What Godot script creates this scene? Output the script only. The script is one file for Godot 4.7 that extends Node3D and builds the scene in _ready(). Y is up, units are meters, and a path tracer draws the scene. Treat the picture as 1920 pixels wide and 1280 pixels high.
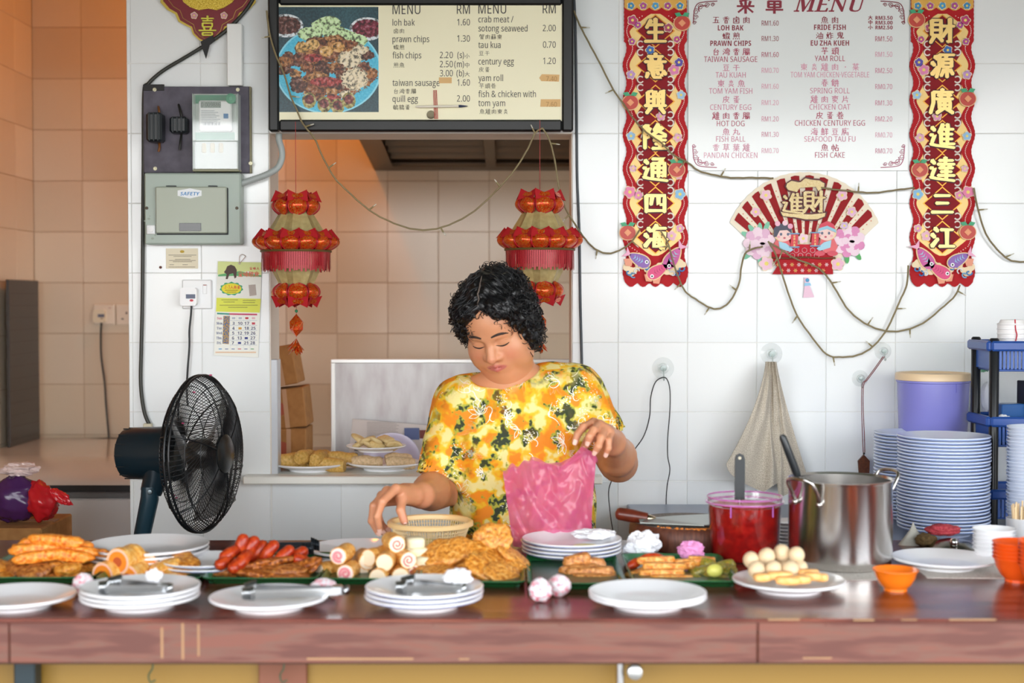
extends Node3D

const FOCAL := 2700.0          # pixels of the 1920 x 1280 frame
const EYE := Vector3(0, 1.45, 0)
const PITCH := -0.02962
const WALL := 4.15             # distance of the tiled front wall
const REAR := 5.68             # distance of the kitchen's rear wall
const TOP := 0.875             # height of the counter top
const SIDE_TOP := 0.86

var used := {}
var mats := {}
var fonts := {}
var rng := RandomNumberGenerator.new()


# ---------------------------------------------------------------- pixels to places
func ray(px: float, py: float) -> Vector3:
	var u := (px - 960.0) / FOCAL
	var v := (640.0 - py) / FOCAL
	return Vector3(u, v * cos(PITCH) + sin(PITCH), v * sin(PITCH) - cos(PITCH))

func P(px: float, py: float, d: float) -> Vector3:
	var r := ray(px, py)
	return EYE + r * (d / -r.z)

func T(px: float, py: float, level := TOP) -> Vector3:
	var r := ray(px, py)
	return EYE + r * ((level - EYE.y) / r.y)


# ---------------------------------------------------------------- mesh builder
class Bd:
	var st := SurfaceTool.new()
	var c := Color(-1, 0, 0)
	var has_uv := false

	func _init() -> void:
		st.begin(Mesh.PRIMITIVE_TRIANGLES)
		st.set_smooth_group(0)

	func group(n: int) -> Bd:
		st.set_smooth_group(n)
		return self

	func v(p: Vector3) -> void:
		if c.r >= 0.0:
			st.set_color(c)
		st.add_vertex(p)

	func tri(a: Vector3, b: Vector3, d: Vector3) -> void:
		v(a); v(b); v(d)

	func quad(a: Vector3, b: Vector3, d: Vector3, e: Vector3) -> void:
		v(a); v(b); v(d)
		v(a); v(d); v(e)

	func quad_uv(a: Vector3, b: Vector3, d: Vector3, e: Vector3, ua: Vector2, ub: Vector2, ud: Vector2, ue: Vector2) -> void:
		st.set_uv(ua); st.add_vertex(a)
		st.set_uv(ub); st.add_vertex(b)
		st.set_uv(ud); st.add_vertex(d)
		st.set_uv(ua); st.add_vertex(a)
		st.set_uv(ud); st.add_vertex(d)
		st.set_uv(ue); st.add_vertex(e)

	# a flat face turned away from a point inside
	func face(pts: Array, inside: Vector3) -> void:
		var n: Vector3 = (pts[1] - pts[0]).cross(pts[2] - pts[0])
		var mid := Vector3.ZERO
		for p in pts: mid += p
		mid /= pts.size()
		var out_ := n.dot(mid - inside) > 0.0
		for i in range(1, pts.size() - 1):
			if out_: tri(pts[0], pts[i + 1], pts[i])
			else: tri(pts[0], pts[i], pts[i + 1])

	# box with chamfered edges
	func box(mid: Vector3, size: Vector3, ch := 0.002, basis := Basis()) -> Bd:
		st.set_smooth_group(-1)
		var h := size / 2.0
		ch = minf(ch, minf(h.x, minf(h.y, h.z)) * 0.9)
		var pt := func(axis: int, s: Vector3) -> Vector3:
			var q := Vector3(s.x * (h.x - ch), s.y * (h.y - ch), s.z * (h.z - ch))
			q[axis] = s[axis] * h[axis]
			return mid + basis * q
		for axis in 3:
			var a := (axis + 1) % 3
			var b := (axis + 2) % 3
			for s in [-1.0, 1.0]:
				var pts := []
				for k in [[-1, -1], [1, -1], [1, 1], [-1, 1]]:
					var sv := Vector3.ZERO
					sv[axis] = s; sv[a] = k[0]; sv[b] = k[1]
					pts.append(pt.call(axis, sv))
				face(pts, mid)
			if ch > 0.0:
				for sa in [-1.0, 1.0]:
					for sb in [-1.0, 1.0]:
						var lo := Vector3.ZERO
						lo[axis] = -1.0; lo[a] = sa; lo[b] = sb
						var hi := lo
						hi[axis] = 1.0
						face([pt.call(a, lo), pt.call(a, hi), pt.call(b, hi), pt.call(b, lo)], mid)
		if ch > 0.0:
			for sx in [-1.0, 1.0]:
				for sy in [-1.0, 1.0]:
					for sz in [-1.0, 1.0]:
						var s := Vector3(sx, sy, sz)
						face([pt.call(0, s), pt.call(1, s), pt.call(2, s)], mid)
		st.set_smooth_group(0)
		return self

	# profile of (radius, height), going up along the outside
	func lathe(prof: Array, seg := 40, xf := Transform3D()) -> Bd:
		var sg := 10
		var last := Vector2.ZERO
		for i in prof.size() - 1:
			var p: Vector2 = prof[i]
			var q: Vector2 = prof[i + 1]
			var dir := (q - p).normalized()
			if i > 0 and dir.dot(last) < 0.75:
				sg += 1
			last = dir
			st.set_smooth_group(sg)
			for k in seg:
				var a0 := TAU * k / seg
				var a1 := TAU * (k + 1) / seg if k < seg - 1 else 0.0
				var A := xf * Vector3(cos(a0) * p.x, p.y, sin(a0) * p.x)
				var B := xf * Vector3(cos(a1) * p.x, p.y, sin(a1) * p.x)
				var C := xf * Vector3(cos(a1) * q.x, q.y, sin(a1) * q.x)
				var D := xf * Vector3(cos(a0) * q.x, q.y, sin(a0) * q.x)
				if p.x < 1e-6: tri(A, C, D)
				elif q.x < 1e-6: tri(A, B, C)
				else: quad(A, B, C, D)
		st.set_smooth_group(0)
		return self

	func tube(pts: Array, r, seg := 8, caps := true) -> Bd:
		var n := pts.size()
		var rings := []
		var nor := Vector3.ZERO
		for i in n:
			var t: Vector3 = (pts[mini(i + 1, n - 1)] - pts[maxi(i - 1, 0)]).normalized()
			if i == 0:
				nor = t.cross(Vector3.UP if absf(t.y) < 0.9 else Vector3.RIGHT).normalized()
			nor = (nor - t * nor.dot(t)).normalized()
			var bi := nor.cross(t)
			var rad: float = r[i] if r is Array else r
			var ring := PackedVector3Array()
			for k in seg:
				var a := TAU * k / seg
				ring.append(pts[i] + (nor * cos(a) + bi * sin(a)) * rad)
			rings.append(ring)
		for i in n - 1:
			for k in seg:
				var j := (k + 1) % seg
				quad(rings[i][k], rings[i][j], rings[i + 1][j], rings[i + 1][k])
		if caps:
			st.set_smooth_group(-1)
			for k in seg:
				var j := (k + 1) % seg
				tri(pts[0], rings[0][j], rings[0][k])
				tri(pts[n - 1], rings[n - 1][k], rings[n - 1][j])
			st.set_smooth_group(0)
		return self

	# flat outline in x, y pushed back by depth; the front is at z = 0 of xf
	func plate(poly: PackedVector2Array, depth: float, xf := Transform3D()) -> Bd:
		st.set_smooth_group(-1)
		var idx := Geometry2D.triangulate_polygon(poly)
		for k in range(0, idx.size(), 3):
			var a := poly[idx[k]]
			var b := poly[idx[k + 1]]
			var d := poly[idx[k + 2]]
			if (b - a).cross(d - a) > 0.0:
				var s := b
				b = d
				d = s
			tri(xf * Vector3(a.x, a.y, 0), xf * Vector3(b.x, b.y, 0), xf * Vector3(d.x, d.y, 0))
			tri(xf * Vector3(a.x, a.y, -depth), xf * Vector3(d.x, d.y, -depth), xf * Vector3(b.x, b.y, -depth))
		var cw := Geometry2D.is_polygon_clockwise(poly)
		for i in poly.size():
			var a := poly[i]
			var b := poly[(i + 1) % poly.size()]
			if not cw:
				var s := a
				a = b
				b = s
			quad(xf * Vector3(a.x, a.y, -depth), xf * Vector3(b.x, b.y, -depth), xf * Vector3(b.x, b.y, 0), xf * Vector3(a.x, a.y, 0))
		st.set_smooth_group(0)
		return self

	# rows of points, all of one length
	func grid(rows: Array, closed := false, flip := false) -> Bd:
		for i in rows.size() - 1:
			var n: int = rows[i].size()
			for k in (n if closed else n - 1):
				var j := (k + 1) % n
				if flip: quad(rows[i][k], rows[i + 1][k], rows[i + 1][j], rows[i][j])
				else: quad(rows[i][k], rows[i][j], rows[i + 1][j], rows[i + 1][k])
		return self

	# a sphere-like body: at(direction) gives the surface point
	func ball(at: Callable, seg := 16, rows := 10) -> Bd:
		var ps := []
		for i in rows + 1:
			var th := PI * i / rows
			var ring := []
			for k in seg:
				var a := TAU * k / seg
				ring.append(at.call(Vector3(sin(th) * cos(a), -cos(th), sin(th) * sin(a))))
			ps.append(ring)
		for i in rows:
			for k in seg:
				var j := (k + 1) % seg
				if i == 0: tri(ps[0][0], ps[1][j], ps[1][k])
				elif i == rows - 1: tri(ps[i][k], ps[i][j], ps[rows][0])
				else: quad(ps[i][k], ps[i][j], ps[i + 1][j], ps[i + 1][k])
		return self

	func done(tangents := false) -> ArrayMesh:
		st.generate_normals()
		if tangents: st.generate_tangents()
		st.index()
		return st.commit()


# ---------------------------------------------------------------- nodes and labels
func numbered(called: String) -> String:
	used[called] = used.get(called, 0) + 1
	return called if used[called] == 1 else "%s_%03d" % [called, used[called] - 1]

func part(what, called: String, m: Material, parent: Node3D, xf := Transform3D()) -> MeshInstance3D:
	var o := MeshInstance3D.new()
	o.mesh = what.done() if what is Bd else what
	o.material_override = m
	o.name = called
	o.transform = xf
	parent.add_child(o, true)
	return o

func tag(o: Node3D, label: String, category: String, group := "") -> Node3D:
	o.set_meta("label", label)
	o.set_meta("category", category)
	if group: o.set_meta("group", group)
	return o

func thing(called: String, label: String, category: String, at := Vector3.ZERO, group := "") -> Node3D:
	var o := Node3D.new()
	o.name = numbered(called)
	add_child(o)
	o.position = at
	return tag(o, label, category, group)

# a thing that is one mesh
func one(what, called: String, m: Material, label: String, category: String, group := "", xf := Transform3D()) -> MeshInstance3D:
	var o := part(what, numbered(called), m, self, xf)
	tag(o, label, category, group)
	return o

func struct(called: String) -> Node3D:
	var o := Node3D.new()
	o.name = called
	add_child(o)
	o.set_meta("kind", "structure")
	o.set_meta("label", called.replace("_", " ") + " of the food stall")
	return o

func copy(o: Node3D, at: Vector3, label := "", group := "") -> Node3D:
	var c: Node3D = o.duplicate()
	c.name = numbered(o.get_meta("kind_name") if o.has_meta("kind_name") else String(o.name))
	add_child(c)
	c.position = at
	if label: c.set_meta("label", label)
	if group: c.set_meta("group", group)
	return c


# ---------------------------------------------------------------- materials
func hexc(h: String) -> Color:
	return Color.html(h)

func mat(h: String, rough := 0.5, metal := 0.0, coat := 0.0) -> StandardMaterial3D:
	var key := "%s %s %s %s" % [h, rough, metal, coat]
	if mats.has(key): return mats[key]
	var m := StandardMaterial3D.new()
	m.albedo_color = hexc(h)
	m.roughness = rough
	m.metallic = metal
	m.cull_mode = BaseMaterial3D.CULL_DISABLED
	if coat > 0.0:
		m.clearcoat_enabled = true
		m.clearcoat = coat
		m.clearcoat_roughness = 0.08
	mats[key] = m
	return m

func ramp(stops: Array) -> Gradient:
	var g := Gradient.new()
	var offs := PackedFloat32Array()
	var cols := PackedColorArray()
	for s in stops:
		offs.append(s[0])
		cols.append(hexc(s[1]))
	g.offsets = offs
	g.colors = cols
	return g

func noise_tex(freq: float, stops: Array, sd := 1, kind := FastNoiseLite.TYPE_SIMPLEX_SMOOTH, size := 512, octaves := 4) -> NoiseTexture2D:
	var n := FastNoiseLite.new()
	n.seed = sd
	n.frequency = freq
	n.noise_type = kind
	n.fractal_octaves = octaves
	var t := NoiseTexture2D.new()
	t.width = size
	t.height = size
	t.seamless = true
	t.noise = n
	t.color_ramp = ramp(stops)
	return t

func bump_tex(freq: float, sd := 1, kind := FastNoiseLite.TYPE_SIMPLEX_SMOOTH) -> NoiseTexture2D:
	return noise_tex(freq, [[0.0, "000000"], [1.0, "ffffff"]], sd, kind, 256)

# a material whose colour is a noise pattern; scale = repeats per metre
func noisy(key: String, tex: Texture2D, scale: float, rough := 0.6, metal := 0.0, bump: Texture2D = null, height := 0.1, stretch := Vector3.ONE) -> StandardMaterial3D:
	if mats.has(key): return mats[key]
	var m := StandardMaterial3D.new()
	m.albedo_texture = tex
	m.roughness = rough
	m.metallic = metal
	m.uv1_triplanar = true
	m.uv1_scale = stretch * scale
	m.cull_mode = BaseMaterial3D.CULL_DISABLED
	if bump:
		m.heightmap_enabled = true
		m.heightmap_texture = bump
		m.heightmap_scale = height
	mats[key] = m
	return m

func clear(h: String, alpha: float, rough := 0.1) -> StandardMaterial3D:
	var key := "clear %s %s %s" % [h, alpha, rough]
	if mats.has(key): return mats[key]
	var m := StandardMaterial3D.new()
	m.albedo_color = Color(hexc(h), alpha)
	m.transparency = BaseMaterial3D.TRANSPARENCY_ALPHA
	m.roughness = rough
	m.cull_mode = BaseMaterial3D.CULL_DISABLED
	mats[key] = m
	return m


# ---------------------------------------------------------------- small shapes
func smooth_path(pts: Array, step := 4) -> Array:
	var c := Curve3D.new()
	var n := pts.size()
	for i in n:
		var t: Vector3 = (pts[mini(i + 1, n - 1)] - pts[maxi(i - 1, 0)]) / 6.0
		c.add_point(pts[i], -t, t)
	var out := []
	for i in n - 1:
		for k in step:
			out.append(c.sample(i, float(k) / step))
	out.append(pts[n - 1])
	return out

func wire(pix: Array, d, step := 4) -> Array:
	var pts := []
	for q in pix:
		pts.append(P(q[0], q[1], q[2] if q.size() > 2 else d))
	return smooth_path(pts, step)

# chamfered box that fills a pixel rectangle at distance d, thick to the rear
func slab(x0: float, y0: float, x1: float, y1: float, d: float, thick: float, ch := 0.002) -> Bd:
	var a := P(x0, y0, d)
	var b := P(x1, y1, d)
	return Bd.new().box(Vector3((a.x + b.x) / 2, (a.y + b.y) / 2, -d - thick / 2), Vector3(absf(b.x - a.x), absf(a.y - b.y), thick), ch)

func outline(pix: Array, d: float) -> PackedVector2Array:
	var out := PackedVector2Array()
	for q in pix:
		var p := P(q[0], q[1], d)
		out.append(Vector2(p.x, p.y))
	return out

func sheet(pix: Array, d: float, thick: float) -> Bd:
	return Bd.new().plate(outline(pix, d), thick, Transform3D(Basis(), Vector3(0, 0, -d)))

func disc_poly(mid: Vector2, r: float, n := 20, ry := -1.0) -> PackedVector2Array:
	var out := PackedVector2Array()
	for k in n:
		out.append(mid + Vector2(cos(TAU * k / n) * r, sin(TAU * k / n) * (r if ry < 0 else ry)))
	return out

func flower_poly(mid: Vector2, r: float, petals := 5, turn := 0.0) -> PackedVector2Array:
	var out := PackedVector2Array()
	var n := petals * 7
	for k in n:
		var a := TAU * k / n
		out.append(mid + Vector2.from_angle(a + turn) * r * (0.72 + 0.28 * absf(cos(a * petals / 2.0))))
	return out

func lump(size: Vector3, amp: float, freq: float, sd: int, seg := 20, rows := 12, square := 0.0) -> Bd:
	var n := FastNoiseLite.new()
	n.seed = sd
	n.frequency = freq
	n.fractal_octaves = 3
	return Bd.new().ball(func(dir: Vector3) -> Vector3:
		var q := dir
		if square > 0.0:
			var k := maxf(absf(dir.x), maxf(absf(dir.y), absf(dir.z)))
			q = dir.lerp(dir / k, square)
		return q * size * (1.0 + amp * n.get_noise_3dv(dir * size * 100.0)), seg, rows)

func text(s: String, x: float, base: float, d: float, cap: float, m: Material, parent: Node3D, align := 0, squeeze := 1.0, bold := false, serif := false, lean := 0.0) -> MeshInstance3D:
	var key := "%s%s" % [bold, serif]
	if not fonts.has(key):
		var f := SystemFont.new()
		f.font_names = PackedStringArray(["Droid Serif" if serif else "Droid Sans"])
		f.font_weight = 700 if bold else 400
		fonts[key] = f
	var em := cap * d / FOCAL / 0.714
	var t := TextMesh.new()
	t.font = fonts[key]
	t.text = s
	t.font_size = 32
	t.pixel_size = em / 32.0
	t.depth = 0.0005
	t.curve_step = 1.5
	t.horizontal_alignment = HORIZONTAL_ALIGNMENT_LEFT
	t.vertical_alignment = VERTICAL_ALIGNMENT_TOP
	var w := t.get_aabb()
	var p := P(x, base, d)
	var sx := squeeze
	var x0 := p.x - w.position.x * sx
	if align == 1: x0 = p.x - (w.position.x + w.size.x / 2) * sx
	if align == 2: x0 = p.x - w.end.x * sx
	var up: float = fonts[key].get_ascent(32) * t.pixel_size
	return part(t, "lettering", m, parent, Transform3D(Basis(Vector3(sx, 0, 0), Vector3(lean, 1, 0), Vector3(0, 0, 1)), Vector3(x0 + lean * up, p.y + up, p.z) - spot(parent)))

# where a node stands, for parts whose shape is given in the place's own coordinates
func spot(o: Node) -> Vector3:
	var at := Vector3.ZERO
	while o != self and o is Node3D:
		at += o.position
		o = o.get_parent()
	return at

func wpart(what, called: String, m: Material, parent: Node3D) -> MeshInstance3D:
	return part(what, called, m, parent, Transform3D(Basis(), -spot(parent)))


# ---------------------------------------------------------------- camera, sky, exposure
func set_up() -> void:
	var cam := Camera3D.new()
	cam.name = "camera"
	add_child(cam)
	cam.position = EYE
	cam.rotation.x = PITCH
	cam.near = 0.05
	cam.far = 200.0
	var lens := CameraAttributesPhysical.new()
	lens.frustum_focal_length = 12.0 / (640.0 / FOCAL)
	lens.frustum_focus_distance = 3.85
	lens.exposure_aperture = 2.4
	cam.attributes = lens
	cam.current = true

	var sky_mat := ProceduralSkyMaterial.new()
	sky_mat.sky_top_color = Color(0.90, 0.93, 0.97)
	sky_mat.sky_horizon_color = Color(1.0, 0.995, 0.985)
	sky_mat.ground_bottom_color = Color(0.38, 0.36, 0.34)
	sky_mat.ground_horizon_color = Color(0.48, 0.46, 0.44)
	sky_mat.sun_angle_max = 0.0
	var sky := Sky.new()
	sky.sky_material = sky_mat
	var env := Environment.new()
	env.background_mode = Environment.BG_SKY
	env.sky = sky
	env.background_energy_multiplier = SKY_ENERGY
	env.tonemap_mode = Environment.TONE_MAPPER_LINEAR
	env.tonemap_exposure = EXPOSURE
	env.sdfgi_enabled = true
	env.ssao_enabled = true
	env.ssil_enabled = true
	var world := WorldEnvironment.new()
	world.name = "world"
	world.environment = env
	add_child(world)

const SKY_ENERGY := 3.2
const EXPOSURE := 2.6


func tile_mat(which: int, tone: int) -> StandardMaterial3D:
	if which == 0:
		return mat(["f1f5f5", "eff3f4", "f3f6f6", "edf2f3"][tone], 0.14)
	return mat(["dfd0b9", "dbcbb2", "e2d4be", "d8c7ae"][tone], 0.22)

# tiles of 20 cm laid on a plane; at(u, v) gives the place; rects are [u0, v0, u1, v1] of wall; u_org, v_org a joint
func lay_tiles(parent: Node3D, which: int, rects: Array, u_org: float, v_org: float, at: Transform3D) -> void:
	var pitch := 0.2
	var gap := 0.0016
	var shapes := {}
	var sd := 7 + which
	for r in rects:
		for i in range(floori((r[0] - u_org) / pitch + 0.001), ceili((r[2] - u_org) / pitch - 0.001)):
			for j in range(floori((r[1] - v_org) / pitch + 0.001), ceili((r[3] - v_org) / pitch - 0.001)):
				var u0 := maxf(u_org + i * pitch, r[0])
				var u1 := minf(u_org + (i + 1) * pitch, r[2])
				var v0 := maxf(v_org + j * pitch, r[1])
				var v1 := minf(v_org + (j + 1) * pitch, r[3])
				var w := u1 - u0 - gap
				var h := v1 - v0 - gap
				if w < 0.008 or h < 0.008: continue
				var key := "%.3f %.3f" % [w, h]
				if not shapes.has(key):
					shapes[key] = Bd.new().box(Vector3.ZERO, Vector3(w, h, 0.008), 0.001).done()
				sd = (sd * 1103515245 + 12345) & 0x7fffffff
				var tone := (sd >> 8) % 4
				var tilt := Basis.from_euler(Vector3(((sd >> 4) % 17 - 8) * 0.00035, ((sd >> 11) % 17 - 8) * 0.00035, 0))
				part(shapes[key], "tile", tile_mat(which, tone), parent, at * Transform3D(tilt, Vector3((u0 + u1) / 2, (v0 + v1) / 2, -0.004)))


func build_setting() -> void:
	# ---- tiled front wall with the serving hatch
	var x_pillar := P(241, 600, WALL).x
	var hx0 := P(505.5, 600, WALL).x
	var hx1 := P(1073, 600, WALL).x
	var hy1 := P(700, 249, WALL).y
	var hy0 := P(700, 908, 4.09).y
	var grout := mat("e6e6e2", 0.9)
	var wall := struct("wall_front")
	var core := Bd.new()
	var zf := -WALL - 0.0025
	var zb := -WALL - 0.15
	for r in [[x_pillar, 0.0, hx0, 3.0], [hx0, 0.0, hx1, hy0], [hx0, hy1, hx1, 3.0], [hx1, 0.0, 2.2, 3.0], [-1.883, 2.36, x_pillar, 3.0]]:  # last rect: unseen lintel, added to darken the upper wall of the alcove
		core.box(Vector3((r[0] + r[2]) / 2, (r[1] + r[3]) / 2, (zf + zb) / 2), Vector3(r[2] - r[0], r[3] - r[1], zf - zb), 0.0)
	part(core, "grout_bed", grout, wall)
	var uo := P(1289, 642, WALL).x
	var vo := P(1289, 642, WALL).y
	lay_tiles(wall, 0, [[x_pillar, 0.5, hx0, 2.75], [hx0, 0.5, hx1, hy0], [hx0, hy1, hx1, 2.75], [hx1, 0.5, 1.75, 2.75], [-1.88, 2.36, x_pillar, 2.75]], uo, vo, Transform3D(Basis(), Vector3(0, 0, -WALL)))
	# plastered lining of the hatch
	var lining := Bd.new()
	lining.box(Vector3(hx0 + 0.001, (hy0 + hy1) / 2, -WALL - 0.077), Vector3(0.004, hy1 - hy0, 0.148), 0.0005)
	lining.box(Vector3(hx1 - 0.001, (hy0 + hy1) / 2, -WALL - 0.077), Vector3(0.004, hy1 - hy0, 0.148), 0.0005)
	lining.box(Vector3((hx0 + hx1) / 2, hy1 - 0.001, -WALL - 0.077), Vector3(hx1 - hx0, 0.004, 0.148), 0.0005)
	part(lining, "hatch_lining", mat("d8cdc0", 0.6), wall)

	# ---- rear wall, side wall, ceiling, floor
	var rear := struct("wall_rear")
	var xl := P(65, 600, REAR).x
	part(Bd.new().box(Vector3((xl + 2.2) / 2, 1.5, -REAR - 0.0525), Vector3(2.2 - xl, 3.0, 0.1), 0.0), "grout_bed", mat("a5815a", 0.9), rear)
	lay_tiles(rear, 1, [[xl, 0.55, 0.45, 2.95]], P(156.6, 600, REAR).x, P(156, 625, REAR).y, Transform3D(Basis(), Vector3(0, 0, -REAR)))
	var side := struct("wall_left")
	part(Bd.new().box(Vector3(xl - 0.0525, 1.5, -3.6), Vector3(0.1, 3.0, 4.2), 0.0), "grout_bed", mat("a5815a", 0.9), side)
	lay_tiles(side, 1, [[-1.0, 0.55, 0.0, 2.95]], 0.0, P(156, 625, REAR).y, Transform3D(Basis(Vector3(0, 0, -1), Vector3.UP, Vector3.RIGHT), Vector3(xl, 0, -REAR)))
	var right := struct("wall_right")
	# unseen opening behind it, added to let daylight into the kitchen
	part(Bd.new().box(Vector3(2.25, 1.5, -3.25), Vector3(0.1, 3.0, 2.1), 0.0).box(Vector3(2.25, 2.45, -5.04), Vector3(0.1, 1.1, 1.48), 0.0), "wall_panel", mat("dcdad4", 0.6), right)
	var roof := struct("ceiling")
	part(Bd.new().box(Vector3(0.15, 2.96, -5.0), Vector3(4.6, 0.12, 1.7), 0.0), "ceiling_board", mat("6e5a3c", 0.85), roof)
	# unseen awning, sloped low to shade the upper part of the front wall
	part(Bd.new().box(Vector3(0.15, 2.78, -1.45), Vector3(5.4, 0.04, 5.6), 0.0, Basis(Vector3.RIGHT, 0.055)), "unseen_awning", mat("7c8478", 0.8), roof)
	var fl := struct("floor")
	part(Bd.new().box(Vector3(0, -0.05, 0), Vector3(24, 0.1, 24), 0.0), "floor_slab", noisy("floor", noise_tex(0.02, [[0.0, "716c66"], [1.0, "86817a"]], 3), 0.6, 0.5), fl)

	# ---- warm bulb at the ceiling behind the pillar
	kitchen_bulb(Vector3(-0.8, 2.66, -5.2), "bare warm ceiling bulb between the kitchen and the chest freezer", BULB)

const BULB := 0.15

func kitchen_bulb(at: Vector3, label: String, energy: float) -> void:
	var o := thing("ceiling_bulb", label, "lamp", at)
	part(Bd.new().lathe([Vector2(0, -0.05), Vector2(0.018, -0.046), Vector2(0.03, -0.03), Vector2(0.032, -0.015), Vector2(0.02, 0.012), Vector2(0.014, 0.025), Vector2(0, 0.025)], 16), "bulb_glass", bulb_mat(), o)
	part(Bd.new().lathe([Vector2(0.014, 0.022), Vector2(0.02, 0.03), Vector2(0.02, 0.075), Vector2(0.03, 0.085), Vector2(0.03, 2.9 - at.y), Vector2(0, 2.9 - at.y)], 16), "socket", mat("d8d4c8", 0.5), o)
	var l := OmniLight3D.new()
	l.name = "bulb_light"
	l.light_color = Color(1.0, 0.58, 0.10)
	l.light_energy = energy
	l.light_size = 0.03
	l.omni_range = 8.0
	l.omni_attenuation = 2.0
	l.shadow_enabled = true
	o.add_child(l)
	l.position = Vector3(0, -0.015, 0)

func bulb_mat() -> StandardMaterial3D:
	if mats.has("bulb"): return mats["bulb"]
	var m := StandardMaterial3D.new()
	m.albedo_color = Color(1, 0.9, 0.7)
	m.emission_enabled = true
	m.emission = Color(1.0, 0.75, 0.4)
	m.emission_energy_multiplier = 3.0
	mats["bulb"] = m
	return m


# ---------------------------------------------------------------- counter and its underside
func build_counter() -> void:
	var zf: float = T(960, 1160).z
	var thick: float = TOP - P(960, 1243, -zf).y
	var zr := -3.42
	var grain := noisy("counter wood", noise_tex(0.012, [[0.25, "4e221a"], [0.45, "6a342a"], [0.6, "743c30"], [0.75, "864c3c"]], 5, FastNoiseLite.TYPE_SIMPLEX_SMOOTH, 512, 5), 1.0, 0.22, 0.0, null, 0.1, Vector3(0.5, 7.0, 3.0))
	var edge := noisy("counter edge", noise_tex(0.011, [[0.3, "5e3228"], [0.45, "6e4034"], [0.58, "6e4a3d"], [0.7, "764436"]], 9, FastNoiseLite.TYPE_SIMPLEX_SMOOTH, 512, 5), 1.0, 0.42, 0.0, null, 0.1, Vector3(0.6, 6.0, 3.0))
	var o := thing("serving_counter", "long reddish brown wooden serving counter with worn front edge", "counter", Vector3(0, 0, (zf + zr) / 2))
	wpart(Bd.new().box(Vector3(0.1, TOP - 0.011, (zf + zr) / 2), Vector3(3.6, 0.022, zf - zr), 0.002), "counter_top", grain, o)
	var seam0: float = P(18, 1200, -zf).x
	var seam1: float = P(1420, 1200, -zf).x
	for r in [[-1.7, seam0], [seam0, seam1], [seam1, 1.9]]:
		wpart(Bd.new().box(Vector3((r[0] + r[1]) / 2, TOP - 0.004 - (thick - 0.004) / 2, zf - 0.008), Vector3(r[1] - r[0] - 0.002, thick - 0.006, 0.024), 0.002), "front_board", edge, o)
	wpart(slab(-400, 1239, 2300, 1245, -zf + 0.004, 0.03, 0.001), "bottom_strip", mat("3c2620", 0.6), o)
	# chipped pale bits and glue streaks on the front board
	for q in [[301, 1176, 306, 1234], [340, 1168, 345, 1236], [370, 1170, 374, 1230], [575, 1233, 775, 1237], [1440, 1160, 1500, 1163], [1600, 1161, 1640, 1164], [1690, 1161, 1720, 1163], [1780, 1160, 1868, 1163], [1505, 1232, 1560, 1235], [860, 1234, 880, 1237]]:
		wpart(slab(q[0], q[1], q[2], q[3], -zf - 0.0045, 0.003, 0.0006), "worn_streak", mat("a5805c", 0.8), o)
	for q in [[450, 1170], [575, 1169], [812, 1170], [1050, 1170], [981, 1168], [1548, 1171], [1775, 1170]]:
		wpart(Bd.new().lathe([Vector2(0.0022, 0), Vector2(0.0016, 0.0012), Vector2(0, 0.0014)], 8, Transform3D(Basis(Vector3.RIGHT, PI / 2), P(q[0], q[1], -zf - 0.003))), "nail", mat("5d3a33", 0.5, 0.6), o)
	# legs and yellow painted front under the top
	var zp := zf - 0.16
	var under := TOP - thick
	for q in [[25, 65], [-420, -380], [2000, 2040]]:
		var a := P(q[0], 1262, -zp - 0.04)
		var b := P(q[1], 1262, -zp - 0.04)
		wpart(Bd.new().box(Vector3((a.x + b.x) / 2, under / 2, -(-zp - 0.04) - 0.02), Vector3(b.x - a.x, under, 0.04), 0.003), "leg", mat("26343a", 0.4, 0.3), o)
	wpart(Bd.new().box(Vector3(0.1, under / 2 + 0.05, zp - 0.02), Vector3(3.5, under - 0.1, 0.02), 0.001), "front_panel", mat("8e6c24", 0.5), o)
	var p0 := P(485, 1262, -zp - 0.005)
	var p1 := P(575, 1262, -zp - 0.005)
	wpart(Bd.new().box(Vector3((p0.x + p1.x) / 2, under / 2, zp - 0.003), Vector3(p1.x - p0.x, under, 0.02), 0.002), "upright", mat("7c4a34", 0.6), o)
	for q in [[532, 1252], [286, 1252]]:
		var c := P(q[0], q[1], -zp - 0.03)
		wpart(Bd.new().tube(smooth_path([c + Vector3(0, 0.02, 0), c, c + Vector3(-0.006, -0.012, 0.006), c + Vector3(-0.002, -0.024, 0.01), c + Vector3(0.008, -0.02, 0.01)]), 0.0016, 6), "hook", mat("3b5a43", 0.5, 0.5), o)
	var pc := P(1163, 1262, -zp - 0.05)
	wpart(Bd.new().lathe([Vector2(0.0085, 0), Vector2(0.0085, under)], 16, Transform3D(Basis(), Vector3(pc.x, 0, pc.z))), "pipe_leg", mat("b9b9b9", 0.25, 1.0), o)
	var kc := P(1190, 1258, -zp - 0.06)
	wpart(Bd.new().lathe([Vector2(0, 0), Vector2(0.0148, 0), Vector2(0.0152, 0.003), Vector2(0.0135, 0.012), Vector2(0.008, 0.0145), Vector2(0, 0.015)], 24, Transform3D(Basis(Vector3.RIGHT, PI / 2), kc)), "pipe_cap", mat("c6c6c4", 0.35, 0.8), o)

	# side table against the wall
	var t := thing("side_table", "grey blue side table against the white tiled wall under the plate stacks", "table", Vector3(1.1, 0, -3.8))
	wpart(Bd.new().box(Vector3(1.08, SIDE_TOP - 0.012, -3.775), Vector3(1.5, 0.024, 0.7), 0.003), "table_top", mat("8f9aae", 0.35), t)
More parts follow.
